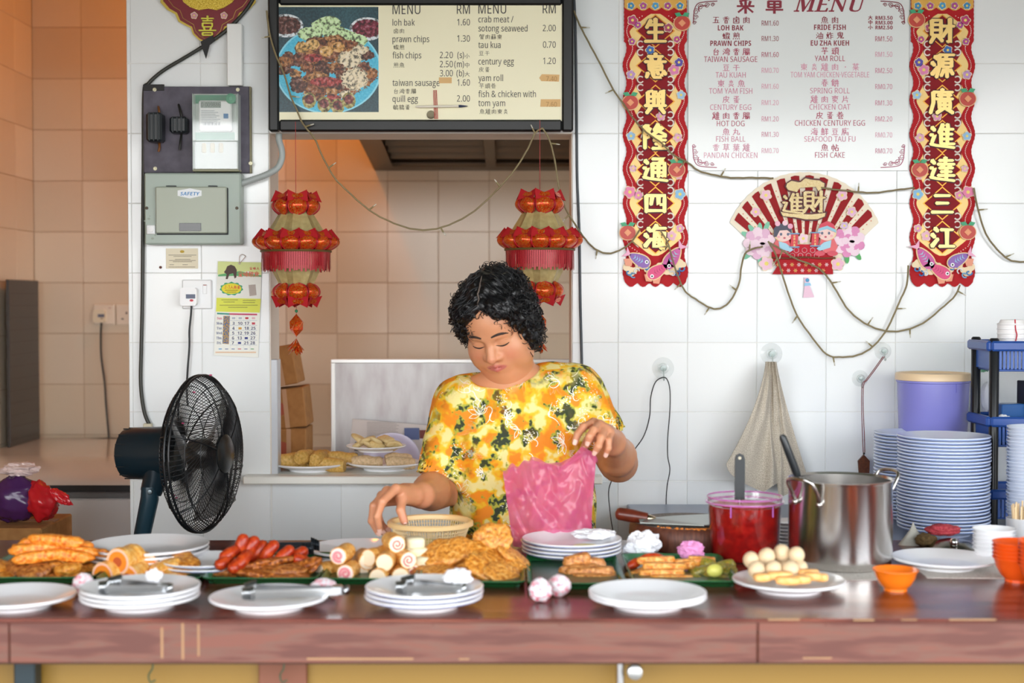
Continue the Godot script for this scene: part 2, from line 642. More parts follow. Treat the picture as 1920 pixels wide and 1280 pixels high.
	for x in [0.4, 1.76]:
		for z in [-3.48, -4.08]:
			wpart(Bd.new().box(Vector3(x, (SIDE_TOP - 0.024) / 2, z), Vector3(0.04, SIDE_TOP - 0.024, 0.04), 0.003), "leg", mat("5c6470", 0.4, 0.5), t)


# ---------------------------------------------------------------- menu boards
func photo_texture() -> ImageTexture:
	var w := 378
	var h := 394
	var im := Image.create(w, h, false, Image.FORMAT_RGB8)
	var n := FastNoiseLite.new()
	n.seed = 4
	n.frequency = 0.03
	n.fractal_octaves = 4
	for y in h:
		for x in w:
			var t := n.get_noise_2d(x * 3.0, y * 3.0)
			var c := Color("1f3a44").lerp(Color("35606a"), clampf(0.3 + t * 0.6 + (0.5 if y < 90 and x > 150 else 0.0) * clampf(1.0 - absf(x - 260) / 130.0, 0, 1), 0, 1))
			var ex := (x - 188.0) / 200.0
			var ey := (y - 235.0) / 165.0
			var r := ex * ex + ey * ey
			if r < 1.0:
				c = Color("3fb4d8").lerp(Color("5ecbe8"), clampf(0.5 + t, 0, 1))
				if r > 0.93: c = Color("8fdcf0")
			im.set_pixel(x, y, c)
	var blob := func(cx: float, cy: float, rx: float, ry: float, col: Color, rough: float, sd: int) -> void:
		n.seed = sd
		for y in range(maxi(0, int(cy - ry * 1.3)), mini(h, int(cy + ry * 1.3))):
			for x in range(maxi(0, int(cx - rx * 1.3)), mini(w, int(cx + rx * 1.3))):
				var q := Vector2((x - cx) / rx, (y - cy) / ry)
				var e := n.get_noise_2d(x * 1.7, y * 1.7)
				if q.length() + e * rough < 1.0:
					im.set_pixel(x, y, col.lightened(clampf(e * 0.8 - 0.05, 0, 0.45)).darkened(clampf(-e * 1.3, 0, 0.6)))
	# sauce bowls
	for s in [[28, 70, "5a2c22"], [335, 82, "7a1830"]]:
		blob.call(s[0], s[1], 66, 44, Color("dfe9ee"), 0.02, 1)
		blob.call(s[0], s[1] - 2, 56, 34, Color(s[2]), 0.1, 2)
	# cucumber, then fried pieces from the rear to the front
	for s in [[120, 100], [170, 70], [210, 95], [260, 115], [190, 60], [235, 105], [290, 125]]:
		blob.call(s[0], s[1], 46, 26, Color("cdeeb0"), 0.12, s[0])
	var brown := ["6a3418", "8a4a22", "a8682e", "94522a", "5c2a16", "7c4024", "b87c40"]
	for k in 90:
		var a := rng.randf() * TAU
		var q := sqrt(rng.randf())
		blob.call(180 + cos(a) * q * 165, 225 + sin(a) * q * 105, rng.randf_range(18, 42), rng.randf_range(14, 28), Color(brown[k % 7]), 0.35, k + 20)
	for s in [[90, 150, "d9a85c"], [130, 140, "e0b266"], [180, 165, "dca75a"], [225, 150, "d79c50"]]:
		blob.call(s[0], s[1], 26, 20, Color(s[2]), 0.15, 300)
	for s in [[270, 195, 44, 34], [285, 270, 52, 44], [255, 330, 26, 18], [310, 160, 30, 18]]:
		blob.call(s[0], s[1], s[2], s[3], Color("ecdcb8"), 0.4, 77)
	for s in [[180, 280, 60, 18], [130, 190, 34, 16], [205, 345, 30, 18]]:
		blob.call(s[0], s[1], s[2], s[3], Color("a8322c"), 0.2, 99)
	for s in [[115, 350], [172, 365], [222, 372], [265, 350]]:
		blob.call(s[0], s[1], 26, 30, Color("a99a52"), 0.1, 44)
		blob.call(s[0], s[1] - 4, 18, 18, Color("7c2a24"), 0.1, 45)
	im.generate_mipmaps()
	return ImageTexture.create_from_image(im)

func build_light_box() -> void:
	var d := 4.06
	var base := P(788, 245, d)
	var o := thing("menu_board", "black framed cream menu board with food photograph hanging above the serving hatch", "menu board", base)
	var black := mat("0c0f11", 0.4)
	wpart(slab(506, -14, 1071, 240, d + 0.012, 0.07, 0.001), "back_box", mat("20262a", 0.5), o)
	for q in [[502, -18, 523, 246], [1054, -18, 1075, 246], [523, 224, 1054, 246], [523, -18, 1054, 9]]:
		wpart(slab(q[0], q[1], q[2], q[3], d, 0.03, 0.005), "frame_bar", black, o)
	wpart(slab(521, 6, 1056, 227, d + 0.008, 0.003, 0.0), "poster", mat("f6f1cf", 0.35), o)
	var m := StandardMaterial3D.new()
	m.albedo_texture = photo_texture()
	m.roughness = 0.3
	var a := P(521.5, 13, d + 0.0075)
	var b := P(710, 210, d + 0.0075)
	var q := Bd.new()
	q.quad_uv(Vector3(a.x, b.y, a.z), Vector3(a.x, a.y, a.z), Vector3(b.x, a.y, a.z), Vector3(b.x, b.y, a.z), Vector2(0, 1), Vector2(0, 0), Vector2(1, 0), Vector2(1, 1))
	wpart(q, "food_photograph", m, o)
	var ink := mat("4b4a44", 0.6)
	var soft := mat("7d7a68", 0.6)
	var e := d + 0.0074
	var L := func(s: String, x: float, y: float, al := 0, cap := 11.2) -> void:
		text(s, x, y, e, cap, ink, o, al, 0.82)
	L.call("MENU", 736, 26.5, 0, 17.0)
	L.call("RM", 881, 26, 2, 16.5)
	L.call("MENU", 897, 25.5, 0, 17.0)
	L.call("RM", 1042, 25, 2, 16.5)
	for r in [["loh bak", 48], ["prawn chips", 79], ["fish chips", 109.5], ["taiwan sausage", 161], ["quill egg", 191]]:
		L.call(r[0], 736, r[1])
	for r in [["1.60", 47.5, 881], ["1.30", 78, 881], ["2.20", 109, 849], ["2.50", 126, 849], ["3.00", 143, 849], ["1.60", 160.5, 881], ["2.00", 190.5, 881], ["(s)", 109, 870], ["(m)", 126, 870], ["(b)", 143, 870]]:
		L.call(r[0], r[2], r[1], 2)
	for r in [["crab meat /", 42], ["sotong seaweed", 59], ["tau kua", 90], ["century egg", 121], ["yam roll", 152], ["fish & chicken with", 182], ["tom yam", 199]]:
		L.call(r[0], 897, r[1])
	for r in [["2.00", 58.5], ["0.70", 89.5], ["1.20", 120]]:
		L.call(r[0], 1042, r[1], 2)
	for r in [["鹵肉", 748, 58], ["蝦煎", 748, 88.5], ["煎魚", 748, 122], ["台灣香腸", 759, 171], ["鵪鶉蛋", 753, 201], ["小", 876, 105], ["中", 876, 122], ["大", 876, 139], ["蟹肉蘇東", 920, 69], ["豆干", 908, 99.5], ["皮蛋", 908, 130.5], ["芋頭卷", 914, 161], ["魚雞肉東炎", 926, 209]]:
		glyphs(r[0], r[1], r[2], e, 9.5, 1.6, 1.0, soft, o)
	# patches of tape over old prices
	for r in [[[1011, 146, 1016, 139, 1049, 140, 1048, 153, 1015, 152], "7.40", 1034], [[1014, 186, 1051, 186, 1051, 200, 1013, 200], "7.60", 1034], [[823, 145, 847, 145, 847, 156, 823, 156], "", 0]]:
		var pl := []
		for k in range(0, r[0].size(), 2): pl.append([r[0][k], r[0][k + 1]])
		var tp := wpart(sheet(pl, e - 0.0006, 0.0005), "tape_patch", mat("e0b678", 0.5), o)
		if r[1]: text(r[1], r[2], r[0][-1], e - 0.0012, 8.5, mat("b58a52", 0.6), tp, 1, 0.9)
	# things tied to the board
	var pen := thing("ballpoint_pen", "white ballpoint pen with dark cap fixed across the menu board", "pen", P(828, 199, d - 0.002))
	wpart(Bd.new().tube([P(779, 200, d - 0.002), P(784, 200, d - 0.002), P(860, 199, d - 0.002)], [0.0015, 0.0032, 0.0034], 10), "barrel", mat("e8e2d2", 0.3), pen)
	wpart(Bd.new().tube([P(860, 199, d - 0.002), P(864, 199, d - 0.002), P(872, 199, d - 0.002), P(877, 199, d - 0.002)], [0.0036, 0.0036, 0.002, 0.0008], 10), "cap", mat("1c2850", 0.3), pen)
	for k in 3:
		one(Bd.new().tube([P(813 + k * 2.6, 169, e - 0.001), P(815 + k * 2.8, 223, e - 0.003)], 0.0011, 6), "red_stick", mat("c23a34", 0.5), "thin red stick standing against the cream menu board beside the pen", "stick", "red sticks on the menu board")
	one(Bd.new().lathe([Vector2(0, 0), Vector2(0.011, 0), Vector2(0.0118, 0.001), Vector2(0.011, 0.002), Vector2(0.009, 0.0016), Vector2(0.004, 0.0016), Vector2(0.0038, 0.0022), Vector2(0, 0.0022)], 20, Transform3D(Basis(Vector3.RIGHT, PI / 2), P(808, 215, e - 0.001))), "old_coin", mat("6b6450", 0.4, 0.7), "round dark old coin at the bottom of the cream menu board", "coin")

func build_wall_menu() -> void:
	var d := WALL - 0.008
	var o := thing("wall_menu", "large white acrylic menu panel with dark red lettering between the two scrolls", "menu board", P(1497, 320, d))
	wpart(slab(1291, -40, 1703, 320, d, 0.006, 0.001), "panel", mat("edf2f1", 0.12), o)
	var e := d - 0.0006
	var ink := [mat("8e1430", 0.4), mat("b03a5a", 0.4), mat("cf7f9a", 0.4), mat("dc9cb2", 0.4), mat("e4b2c6", 0.4)]
	for r in [["五香鹵肉", 38, "LOH BAK", 57, 0, "RM1.60", 0], ["蝦煎", 68, "PRAWN CHIPS", 86, 0, "RM1.30", 0], ["台灣香腸", 97.5, "TAIWAN SAUSAGE", 116, 1, "RM1.60", 1], ["豆干", 127, "TAU KUAH", 145.5, 2, "RM0.70", 3], ["東炎魚", 157, "TOM YAM FISH", 175.5, 2, "RM1.60", 3], ["皮蛋", 187, "CENTURY EGG", 206, 2, "RM1.20", 3], ["雞肉香腸", 217.5, "HOT DOG", 236.5, 1, "RM1.20", 2], ["魚丸", 247.5, "FISH BALL", 265.5, 2, "RM1.30", 2], ["香草葉雞", 277, "PANDAN CHICKEN", 296, 3, "RM0.70", 3]]:
		glyphs(r[0], 1371, r[1] - 0.5, e, 13.6, 5.4, 1.5, ink[r[4]], o)
		text(r[2], 1370, r[3], e, 9.6, ink[r[4]], o, 1, 0.86 if r[4] == 0 else 0.92, r[4] == 0)
		text(r[5], 1444, r[3] - 9.0, e, 8.8, ink[r[6]], o, 1, 0.78)
	for r in [["魚肉", 38, "FRIDE FISH", 56, 0, "", 0], ["油炸鬼", 67, "EU ZHA KUEH", 85.5, 0, "RM1.50", 1], ["芋頭", 96, "YAM ROLL", 114.5, 1, "RM1.50", 3], ["東炎雞肉·菜", 126, "TOM YAM CHICKEN·VEGETABLE", 145, 3, "RM2.50", 2], ["春餅", 156, "SPRING ROLL", 175, 2, "RM0.70", 2], ["雞肉麥片", 186.5, "CHICKEN OAT", 205.5, 2, "RM1.30", 2], ["皮蛋卷", 217, "CHICKEN CENTURY EGG", 235.5, 1, "RM2.20", 2], ["海鮮豆腐", 247, "SEAFOOD TAU FU", 265.5, 2, "RM0.70", 3], ["魚帖", 277, "FISH CAKE", 295.5, 1, "RM0.70", 2]]:
		glyphs(r[0], 1556, r[1] - 0.5, e, 13.6, 5.8, 1.5, ink[r[4]], o)
		text(r[2], 1556, r[3], e, 9.6, ink[r[4]], o, 1, 0.86 if r[4] == 0 else (0.78 if r[2].length() > 20 else 0.92), r[4] == 0)
		if r[5]: text(r[5], 1657, r[3] - 8.0, e, 8.8, ink[r[6]], o, 1, 0.78)
	for r in [["大", "RM3.50", 37], ["中", "RM3.00", 46], ["小", "RM2.50", 55]]:
		glyphs(r[0], 1632, r[2] - 4, e, 8.5, 0, 1.4, ink[0], o)
		text(r[1], 1657.5, r[2], e, 6.8, ink[0], o, 1, 1.0, true)
	glyphs("菜", 1398, 7, e, 36, 0, 5.0, ink[0], o)
	glyphs("單", 1452, 7, e, 36, 0, 5.0, ink[0], o)
	text("MENU", 1552, 22, e, 26, ink[0], o, 1, 1.12, true, true, 0.3)
	# curled ornaments in the corners
	for q in [[1300, 44, 1, -1, 0], [1696, 44, -1, -1, 0], [1299, 272, 1, 1, 2], [1696, 272, -1, 1, 2]]:
		var b := Bd.new()
		var sx: float = q[2]
		var sy: float = q[3]
		for s in [[2, 3, 5], [17, 6, 7], [33, 8, 8], [46, 20, 8], [50, 38, 7], [52, 54, 5]]:
			var pts := []
			for k in 19:
				var a := k * 0.52
				var rr: float = s[2] * (1.0 - k / 24.0)
				pts.append(P(q[0] + sx * 0.75 * (s[1] * 0.9 + cos(a) * rr), q[1] + sy * 0.75 * (s[0] * 0.9 + sin(a) * rr), e - 0.0002))
			b.tube(pts, 0.0009, 4, false)
		for s in [[[2, 0], [20, 1], [38, 4], [50, 12], [54, 30], [56, 60]], [[30, 14], [40, 14], [44, 22], [44, 34]]]:
			var pts := []
			for w in s: pts.append(P(q[0] + sx * 0.75 * w[1], q[1] + sy * 0.75 * w[0], e - 0.0002))
			b.tube(smooth_path(pts, 5), 0.0013, 4, false)
		wpart(b, "corner_ornament", ink[q[4]], o)


# ---------------------------------------------------------------- paper scrolls
func build_scroll(cx: float, words: String, label: String, fruit: Array, mirror: float) -> void:
	var d := WALL - 0.006
	var o := thing("paper_scroll", label, "wall scroll", P(cx, 540, d), "new year scrolls beside the wall menu")
	var red := mat("b80a18", 0.75)
	var deep := mat("8e0a18", 0.75)
	var cream := mat("ecca80", 0.4, 0.2)
	var white := mat("fdf6ec", 0.4)
	var ys := [58.0, 123.0, 190.0, 256.0, 318.0, 381.0, 445.0]
	var half := func(y: float, w: float, swing: float) -> float:
		var t := (y - 58.0) / 64.5
		return w + swing * (cos(t * TAU) - 0.3)
	# scalloped red backing
	var edge := []
	for k in 140:
		var y := -20.0 + k * 3.9
		edge.append([cx - half.call(y, 58.5, 3.6 if y > 80 else 0.0) - (0.8 if k % 2 else 0.0), y])
	for k in 25:
		var x := cx - 57 + k * 4.75
		edge.append([x, 529 + absf(sin(k * 0.655)) * 9.0])
	for k in 140:
		var y := -20.0 + (139 - k) * 3.9
		edge.append([cx + half.call(y, 58.5, 3.6 if y > 80 else 0.0) + (0.8 if k % 2 else 0.0), y])
	wpart(sheet(edge, d, 0.0015), "backing", red, o)
	# pale inner band, dotted line and red rhombs
	var inner := []
	for k in 111:
		var y := 26.0 + k * 4.12
		inner.append([cx - half.call(y, 44.0, 6.5) * minf(1.0, sqrt(minf(y - 24.0, 480.0 - y) / 34.0)), y])
	for k in 111:
		var y := 26.0 + (110 - k) * 4.12
		inner.append([cx + half.call(y, 44.0, 6.5) * minf(1.0, sqrt(minf(y - 24.0, 480.0 - y) / 34.0)), y])
	wpart(sheet(inner, d - 0.0012, 0.001), "pale_band", cream, o)
	var dots := Bd.new()
	for k in 150:
		var y := 30.0 + k * 3.0
		for s in [-1.0, 1.0]:
			var x: float = cx + s * (half.call(y, 50.0, 5.5) * minf(1.0, sqrt(minf(y - 22.0, 486.0 - y) / 24.0)))
			dots.box(P(x, y, d - 0.0008), Vector3(0.0022, 0.0022, 0.001), 0.0)
	wpart(dots, "dotted_line", white, o)
	for i in 6:
		var y: float = (ys[i] + ys[i + 1]) / 2.0
		for s in [-1.0, 1.0]:
			wpart(sheet([[cx, y - 26], [cx + s * 26, y - 24], [cx + s * 36, y - 8], [cx + s * 36, y + 8], [cx + s * 26, y + 24], [cx, y + 26]], d - 0.0016, 0.001), "red_cloud", deep, o)
			var sw := Bd.new()
			for t in [-1.0, 1.0]:
				var pts := []
				for k in 10:
					var a := 0.6 + k * 0.55
					pts.append(P(cx + s * (28 - cos(a) * 6.0), y + t * (7.5 - sin(a) * 6.0), d - 0.0026))
				sw.tube(pts, 0.0022, 5)
			wpart(sw, "swirl", white, o)
	for i in 7:
		var y: float = ys[i]
		wpart(sheet([[cx, y - 31.5], [cx + 37, y], [cx, y + 31.5], [cx - 37, y]], d - 0.0022, 0.001), "gold_rhomb", mat("d89a38", 0.35, 0.5), o)
		wpart(sheet([[cx, y - 29], [cx + 34, y], [cx, y + 29], [cx - 34, y]], d - 0.0027, 0.001), "red_rhomb", deep, o)
		wpart(brush_char(words[i], cx, y, d - 0.006, 45.0, 2.7, 0.003, 1.4), "character_edge", mat("43202e", 0.5), o)
		wpart(brush_char(words[i], cx, y - 0.4, d - 0.010, 45.0, 2.7, 0.003), "gold_character", mat("e6c478", 0.3, 0.4), o)
	# valance at the head
	var head := []
	for k in 2: head.append([[cx - 58, -22], [cx + 58, -22]][k])
	for k in 26:
		head.append([cx + 58 - k * 4.64, 14 + absf(sin(k * 0.628)) * 6.0])
	wpart(sheet(head, d - 0.003, 0.001), "valance", mat("dca94a", 0.4, 0.25), o)
	for k in 5:
		flower(o, cx - 46 + k * 23, 11, d - 0.0045, 6.5, ["3c8fc0", "b04a92", "4aa0d0", "b04a92", "3c8fc0"][k], 0.4 * k)
	# blossoms
	for f in [[-43, 38, 9, "c03a78"], [-33, 47, 6, "b5489a"], [24, 52, 8, "b04a6a"], [-10, 94, 8, "3a6fb8"], [44, 117, 8, "5a4ab0"], [35, 131, 10, "e888b8"], [-46, 140, 8, "c89ad0"], [48, 178, 8, "a8d0f0"], [10, 218, 8, "e8a0c4"], [-46, 255, 8, "9cc8ec"], [42, 258, 8, "f0b4cc"], [-48, 360, 11, "ee86b0"], [-32, 366, 8, "e890b8"], [46, 364, 10, "8cc4ea"], [44, 330, 6, "e8a0c4"], [46, 428, 7, "e8a0c4"], [30, 442, 9, "f0b8cc"], [-44, 78, 6, "b5489a"], [40, 74, 6, "c0408a"], [-42, 316, 6, "f0b8cc"]]:
		flower(o, cx + mirror * f[0], f[1], d - 0.005, f[2], f[3], f[1] * 0.1)
	# mandarins with leaves
	for f in fruit:
		var c := P(f[0], f[1], d - 0.009)
		var fr := wpart(Bd.new().plate(disc_poly(Vector2(c.x, c.y), 0.0245, 26, 0.0225), 0.004, Transform3D(Basis(), Vector3(0, 0, c.z - 0.001))), "mandarin_edge", mat("f2c890", 0.4), o)
		wpart(Bd.new().plate(disc_poly(Vector2(c.x, c.y), 0.0222, 26, 0.0202), 0.003, Transform3D(Basis(), Vector3(0, 0, c.z + 0.0005))), "mandarin", mat("c83c2c", 0.4), fr)
		wpart(sheet([[f[0], f[1] - 7], [f[0] + 7, f[1]], [f[0], f[1] + 7], [f[0] - 7, f[1]]], d - 0.0125, 0.001), "mandarin_mark", mat("f2a070", 0.45), fr)
		for s in [-1.0, 1.0]:
			wpart(sheet([[f[0], f[1] - 13], [f[0] + s * 5, f[1] - 20], [f[0] + s * 14, f[1] - 18], [f[0] + s * 10, f[1] - 12]], d - 0.0125, 0.002), "leaf", mat("3aa878", 0.45), fr)
	# carp in waves at the foot
	var wave := Bd.new()
	for k in 15:
		var x := cx + mirror * (-54 + k * 7.6)
		var y := 505.0 + sin(k * 1.3) * 8.0 + absf(k - 7) * -0.6
		var c := P(x, y, d - 0.008)
		wave.plate(disc_poly(Vector2(c.x, c.y), 0.011 + 0.003 * sin(k * 2.1), 14), 0.003, Transform3D(Basis(), Vector3(0, 0, c.z + 0.00015 * k)))
	wpart(wave, "wave_edge", mat("f4dcb4", 0.45), o)
	for k in 13:
		var x := cx + mirror * (-50 + k * 8.2)
		var y := 507.0 + sin(k * 1.3 + 0.5) * 8.0
		var pts := []
		for j in 9:
			var a := j * 0.6 + k
			pts.append(P(x + cos(a) * (6.5 - j * 0.5), y + sin(a) * (6.0 - j * 0.5), d - 0.0125))
		wpart(Bd.new().tube(pts, 0.0021, 5), "wave_curl", mat(["3c8fd0", "7cc0ea", "f2f6fa", "2f78c0"][k % 4], 0.45), o)
	for f in [[-30, 487, 0.5, "8a5ab0", 1.0], [32, 484, 2.2, "c9489a", 1.1], [4, 508, 2.6, "e0387a", 1.0]]:
		carp(o, cx + mirror * f[0], f[1], d - 0.014, f[2] if mirror > 0 else PI - f[2], f[3], f[4])
	for f in [[-50, 491], [-12, 520], [2, 524]]:
		wpart(sheet([[cx + mirror * (f[0] - 9), f[1] - 6], [cx + mirror * (f[0] + 9), f[1] - 7], [cx + mirror * (f[0] + 5), f[1] + 8], [cx + mirror * (f[0] - 6), f[1] + 7]], d - 0.0135, 0.002), "ingot", mat("ee9c7c", 0.45), o)

func flower(o: Node3D, x: float, y: float, d: float, r: float, h: String, turn := 0.0) -> void:
	var c := P(x, y, d)
	var k := d / FOCAL
	var f := wpart(Bd.new().plate(flower_poly(Vector2(c.x, c.y), (r + 1.6) * k, 5, turn), 0.0015, Transform3D(Basis(), Vector3(0, 0, c.z))), "blossom_edge", mat("f6e3c0", 0.5), o)
	wpart(Bd.new().plate(flower_poly(Vector2(c.x, c.y), r * k, 5, turn), 0.001, Transform3D(Basis(), Vector3(0, 0, c.z + 0.0008))), "petals", mat(h, 0.5), f)
	wpart(Bd.new().plate(disc_poly(Vector2(c.x, c.y), r * k * 0.3, 10), 0.001, Transform3D(Basis(), Vector3(0, 0, c.z + 0.0014))), "blossom_heart", mat("f4e070", 0.5), f)

func carp(o: Node3D, x: float, y: float, d: float, turn: float, h: String, size: float) -> void:
	var at := func(u: float, v: float) -> Array:
		return [x + (cos(turn) * u - sin(turn) * v) * size, y + (sin(turn) * u + cos(turn) * v) * size]
	var body := []
	var rim := []
	for k in 24:
		var a := TAU * k / 24
		body.append(at.call(cos(a) * 21, sin(a) * (10.5 - 3.5 * cos(a) * -1.0)))
		rim.append(at.call(cos(a) * 23, sin(a) * (12.5 - 3.5 * cos(a) * -1.0)))
	var f := wpart(sheet(rim, d, 0.003), "carp_edge", mat("f2d49c", 0.45), o)
	wpart(sheet(body, d - 0.001, 0.002), "carp_body", mat(h, 0.4), f)
	wpart(sheet([at.call(-18, 0), at.call(-32, -11), at.call(-28, 0), at.call(-33, 11)], d - 0.001, 0.003), "carp_tail", mat("f0a8c8", 0.4), f)
	for k in 4:
		wpart(sheet([at.call(-12 + k * 5, -5), at.call(-8 + k * 5, 0), at.call(-12 + k * 5, 6), at.call(-10 + k * 5, 0)], d - 0.0018, 0.001), "carp_scale", mat("8fd0e0" if h != "e0387a" else "b81f5c", 0.4), f)
	var e: Array = at.call(14, -3)
	var c := P(e[0], e[1], d - 0.0022)
	var k := d / FOCAL
	wpart(Bd.new().plate(disc_poly(Vector2(c.x, c.y), 3.6 * k, 12), 0.001, Transform3D(Basis(), Vector3(0, 0, c.z))), "carp_eye", mat("fafafa", 0.3), f)
	wpart(Bd.new().plate(disc_poly(Vector2(c.x, c.y), 1.9 * k, 10), 0.001, Transform3D(Basis(), Vector3(0, 0, c.z + 0.0008))), "carp_pupil", mat("20202a", 0.3), f)


# ---------------------------------------------------------------- paper fan with two children
func build_fan_sign() -> void:
	var d := WALL - 0.006
	var cx := 1508.0
	var cy := 520.0
	var o := thing("paper_fan_sign", "red and white striped paper fan with two cartoon children and glitter emblem", "wall sign", P(cx, 515, d))
	var arc := func(a: float, r: float) -> Array:
		return [cx + sin(a) * r * 0.95, cy - cos(a) * r * 1.02]
	var edge := []
	for k in 41:
		var a := lerpf(-0.97, 0.97, k / 40.0)
		edge.append(arc.call(a, 193.0 - 16.0 * a * a + (1.2 if k % 2 else 0.0)))
	edge.append([1560, 500]); edge.append([1456, 500])
	wpart(sheet(edge, d, 0.0015), "fan_sheet", mat("f6ead2", 0.5), o)
	for k in 12:
		var a0 := lerpf(-0.93, 0.93, (k + 0.08) / 12.0)
		var a1 := lerpf(-0.93, 0.93, (k + 0.66) / 12.0)
		var r0 := 187.0 - 16.0 * a0 * a0
		wpart(sheet([arc.call(a0, 66.0), arc.call(a0, r0), arc.call((a0 + a1) / 2, r0 + 1.5), arc.call(a1, 187.0 - 16.0 * a1 * a1), arc.call(a1, 66.0)], d - 0.0022, 0.0012), "red_rib", mat("9c0c16", 0.75), o)
		# small sprigs printed on the pale stripes
		var a2 := lerpf(-0.93, 0.93, (k + 0.86) / 12.0)
		var sp := Bd.new()
		for j in 9:
			var q: Array = arc.call(a2 + 0.012 * sin(j * 2.3), 80.0 + j * 11.0)
			var c := P(q[0], q[1], d - 0.0012)
			sp.box(c, Vector3(0.003, 0.0035, 0.0006), 0.0, Basis(Vector3(0, 0, 1), j * 0.9))
		wpart(sp, "printed_sprig", mat("dd8f6c", 0.5), o)
	for f in [[1436, 366, 10, "f2c4d8"], [1417, 397, 8.5, "f0bcd4"], [1579, 366, 9.5, "eebcd4"], [1597, 397, 9, "e8b8d8"], [1506, 447, 9.5, "f6d4e2"], [1437, 494, 13, "f4c8da"], [1571, 495, 12, "f0bcd2"], [1583, 423, 7, "d8bce0"]]:
		flower(o, f[0], f[1], d - 0.008, f[2], f[3], f[0])
	# peonies: rings of petals
	for f in [[1424, 456, "e6b8d4"], [1592, 452, "e48fc0"]]:
		var pe := wpart(sheet(circle_px(f[0], f[1], 27, 24), d - 0.004, 0.002), "peony_edge", mat("fbf0dc", 0.5), o)
		for ring in [[22, 9, 9], [14, 8, 8], [7, 5, 7]]:
			for k in ring[1]:
				var a: float = TAU * k / ring[1] + ring[0]
				wpart(sheet(circle_px(f[0] + cos(a) * ring[0], f[1] + sin(a) * ring[0], ring[2], 10), d - 0.009 + 0.00012 * ring[0] + 0.0003 * (k % 2), 0.003), "petal", mat(f[2], 0.5) if k % 2 else mat("f6dbe8", 0.5), pe)
	for f in [[1447, 449, 0.3], [1403, 478, 2.4], [1425, 484, 1.6], [1400, 440, 3.6], [1578, 432, -0.9], [1588, 483, 1.5], [1608, 478, 1.0], [1610, 456, 0.2], [1425, 428, -1.6], [1437, 425, -1.1], [1410, 430, -2.2], [1568, 445, 3.0]]:
		var lf := []
		for k in 12:
			var a := TAU * k / 12
			var u := cos(a) * 11.0
			var v := sin(a) * 4.5
			lf.append([f[0] + cos(f[2]) * u - sin(f[2]) * v, f[1] + sin(f[2]) * u + cos(f[2]) * v])
		wpart(sheet(lf, d - 0.0035, 0.0015), "leaf", mat("7ec9a8" if f[0] < 1500 else "4cae5c", 0.5), o)
	# patterned basket of ribbons
	wpart(sheet([[1447, 455], [1480, 468], [1470, 462], [1543, 462], [1535, 468], [1562, 455], [1562, 488], [1447, 488]], d - 0.006, 0.003), "basket_band", mat("c01028", 0.75), o)
	wpart(sheet([[1466, 480], [1486, 458], [1526, 458], [1548, 480]], d - 0.008, 0.003), "basket_heart", mat("c81c34", 0.75), o)
	wpart(sheet([[1448, 486], [1562, 486], [1562, 514], [1448, 514], [1457, 500]], d - 0.007, 0.003), "ribbon", mat("b8101e", 0.75), o)
	for k in 15:
		var x := 1459.0 + (k % 8) * 13.0 + (6.5 if k > 7 else 0.0)
		var y := 496.0 if k < 8 else 507.0
		var s := Bd.new()
		for j in 3:
			s.box(P(x, y, d - 0.0078), Vector3(0.011, 0.0022, 0.0006), 0.0, Basis(Vector3(0, 0, 1), j * PI / 3))
		wpart(s, "star_print", mat("f6c8cc" if k % 2 else "f0b060", 0.5), o)
	for k in 9:
		var x := 1478.0 + k * 7.6
		var y := 474.0 + (5 if k % 2 else -5)
		var hexa := []
		for j in 7:
			hexa.append(P(x + cos(j * TAU / 6 + PI / 6) * 5.0, y + sin(j * TAU / 6 + PI / 6) * 5.0, d - 0.0118))
		wpart(Bd.new().tube(hexa, 0.0008, 4, false), "hexagon_print", mat("f8d0d4", 0.5), o)
	wpart(Bd.new().tube(wire([[1448, 483], [1480, 484], [1508, 482], [1540, 484], [1566, 483]], d - 0.012), 0.003, 6), "basket_edge", mat("7a3c20", 0.5), o)
	# two children holding scrolls
	child(o, 1468, 436, d - 0.012, 1.0, true)
	child(o, 1551, 434, d - 0.012, -1.0, false)
	# glitter emblem
	var gold := noisy("gold glitter", noise_tex(0.25, [[0.25, "5c4820"], [0.45, "8a7240"], [0.6, "b8a470"], [0.75, "fff6d8"]], 12), 6.0, 0.35, 0.5)
	for pass_ in 2:
		var g := 3.0 if pass_ == 0 else 0.0
		var m: Material = mat("5a1420", 0.5) if pass_ == 0 else gold
		var z := d - 0.010 - 0.003 * pass_
		var top := [[1476 - g, 344], [1484, 339 - g], [1500, 342 - g], [1510, 334 - g], [1522, 337 - g], [1536, 338 - g], [1546 + g, 344], [1545 + g, 352], [1534, 358 + g], [1530, 350], [1500, 352], [1494, 360 + g], [1478, 356 + g], [1474 - g, 350]]
		wpart(sheet(top, z, 0.003), "emblem_crown", m, o)
		var foot := [[1464 - g, 397 - g], [1480, 400 - g], [1520, 402 - g], [1548 + g, 399 - g], [1546 + g, 406], [1532, 411 + g], [1510, 411 + g], [1490, 407 + g], [1468 - g, 405]]
		wpart(sheet(foot, z, 0.003), "emblem_foot", m, o)
		wpart(brush_char("進", 1487, 382, z, 38.0, 2.2, 0.003, 1.6 if pass_ == 0 else 0.0), "emblem_character", m, o)
		wpart(brush_char("財", 1527, 378, z, 40.0, 2.2, 0.003, 1.6 if pass_ == 0 else 0.0), "emblem_character", m, o)
	# tassel
	wpart(sheet([[1508, 520], [1516, 520], [1518, 535], [1527, 557], [1506, 558], [1509, 535]], d - 0.003, 0.002), "tassel", mat("f0c8dc", 0.5), o)
	wpart(sheet(circle_px(1514, 525, 3.6, 12), d - 0.006, 0.003), "tassel_bead", mat("3c98c8", 0.4), o)
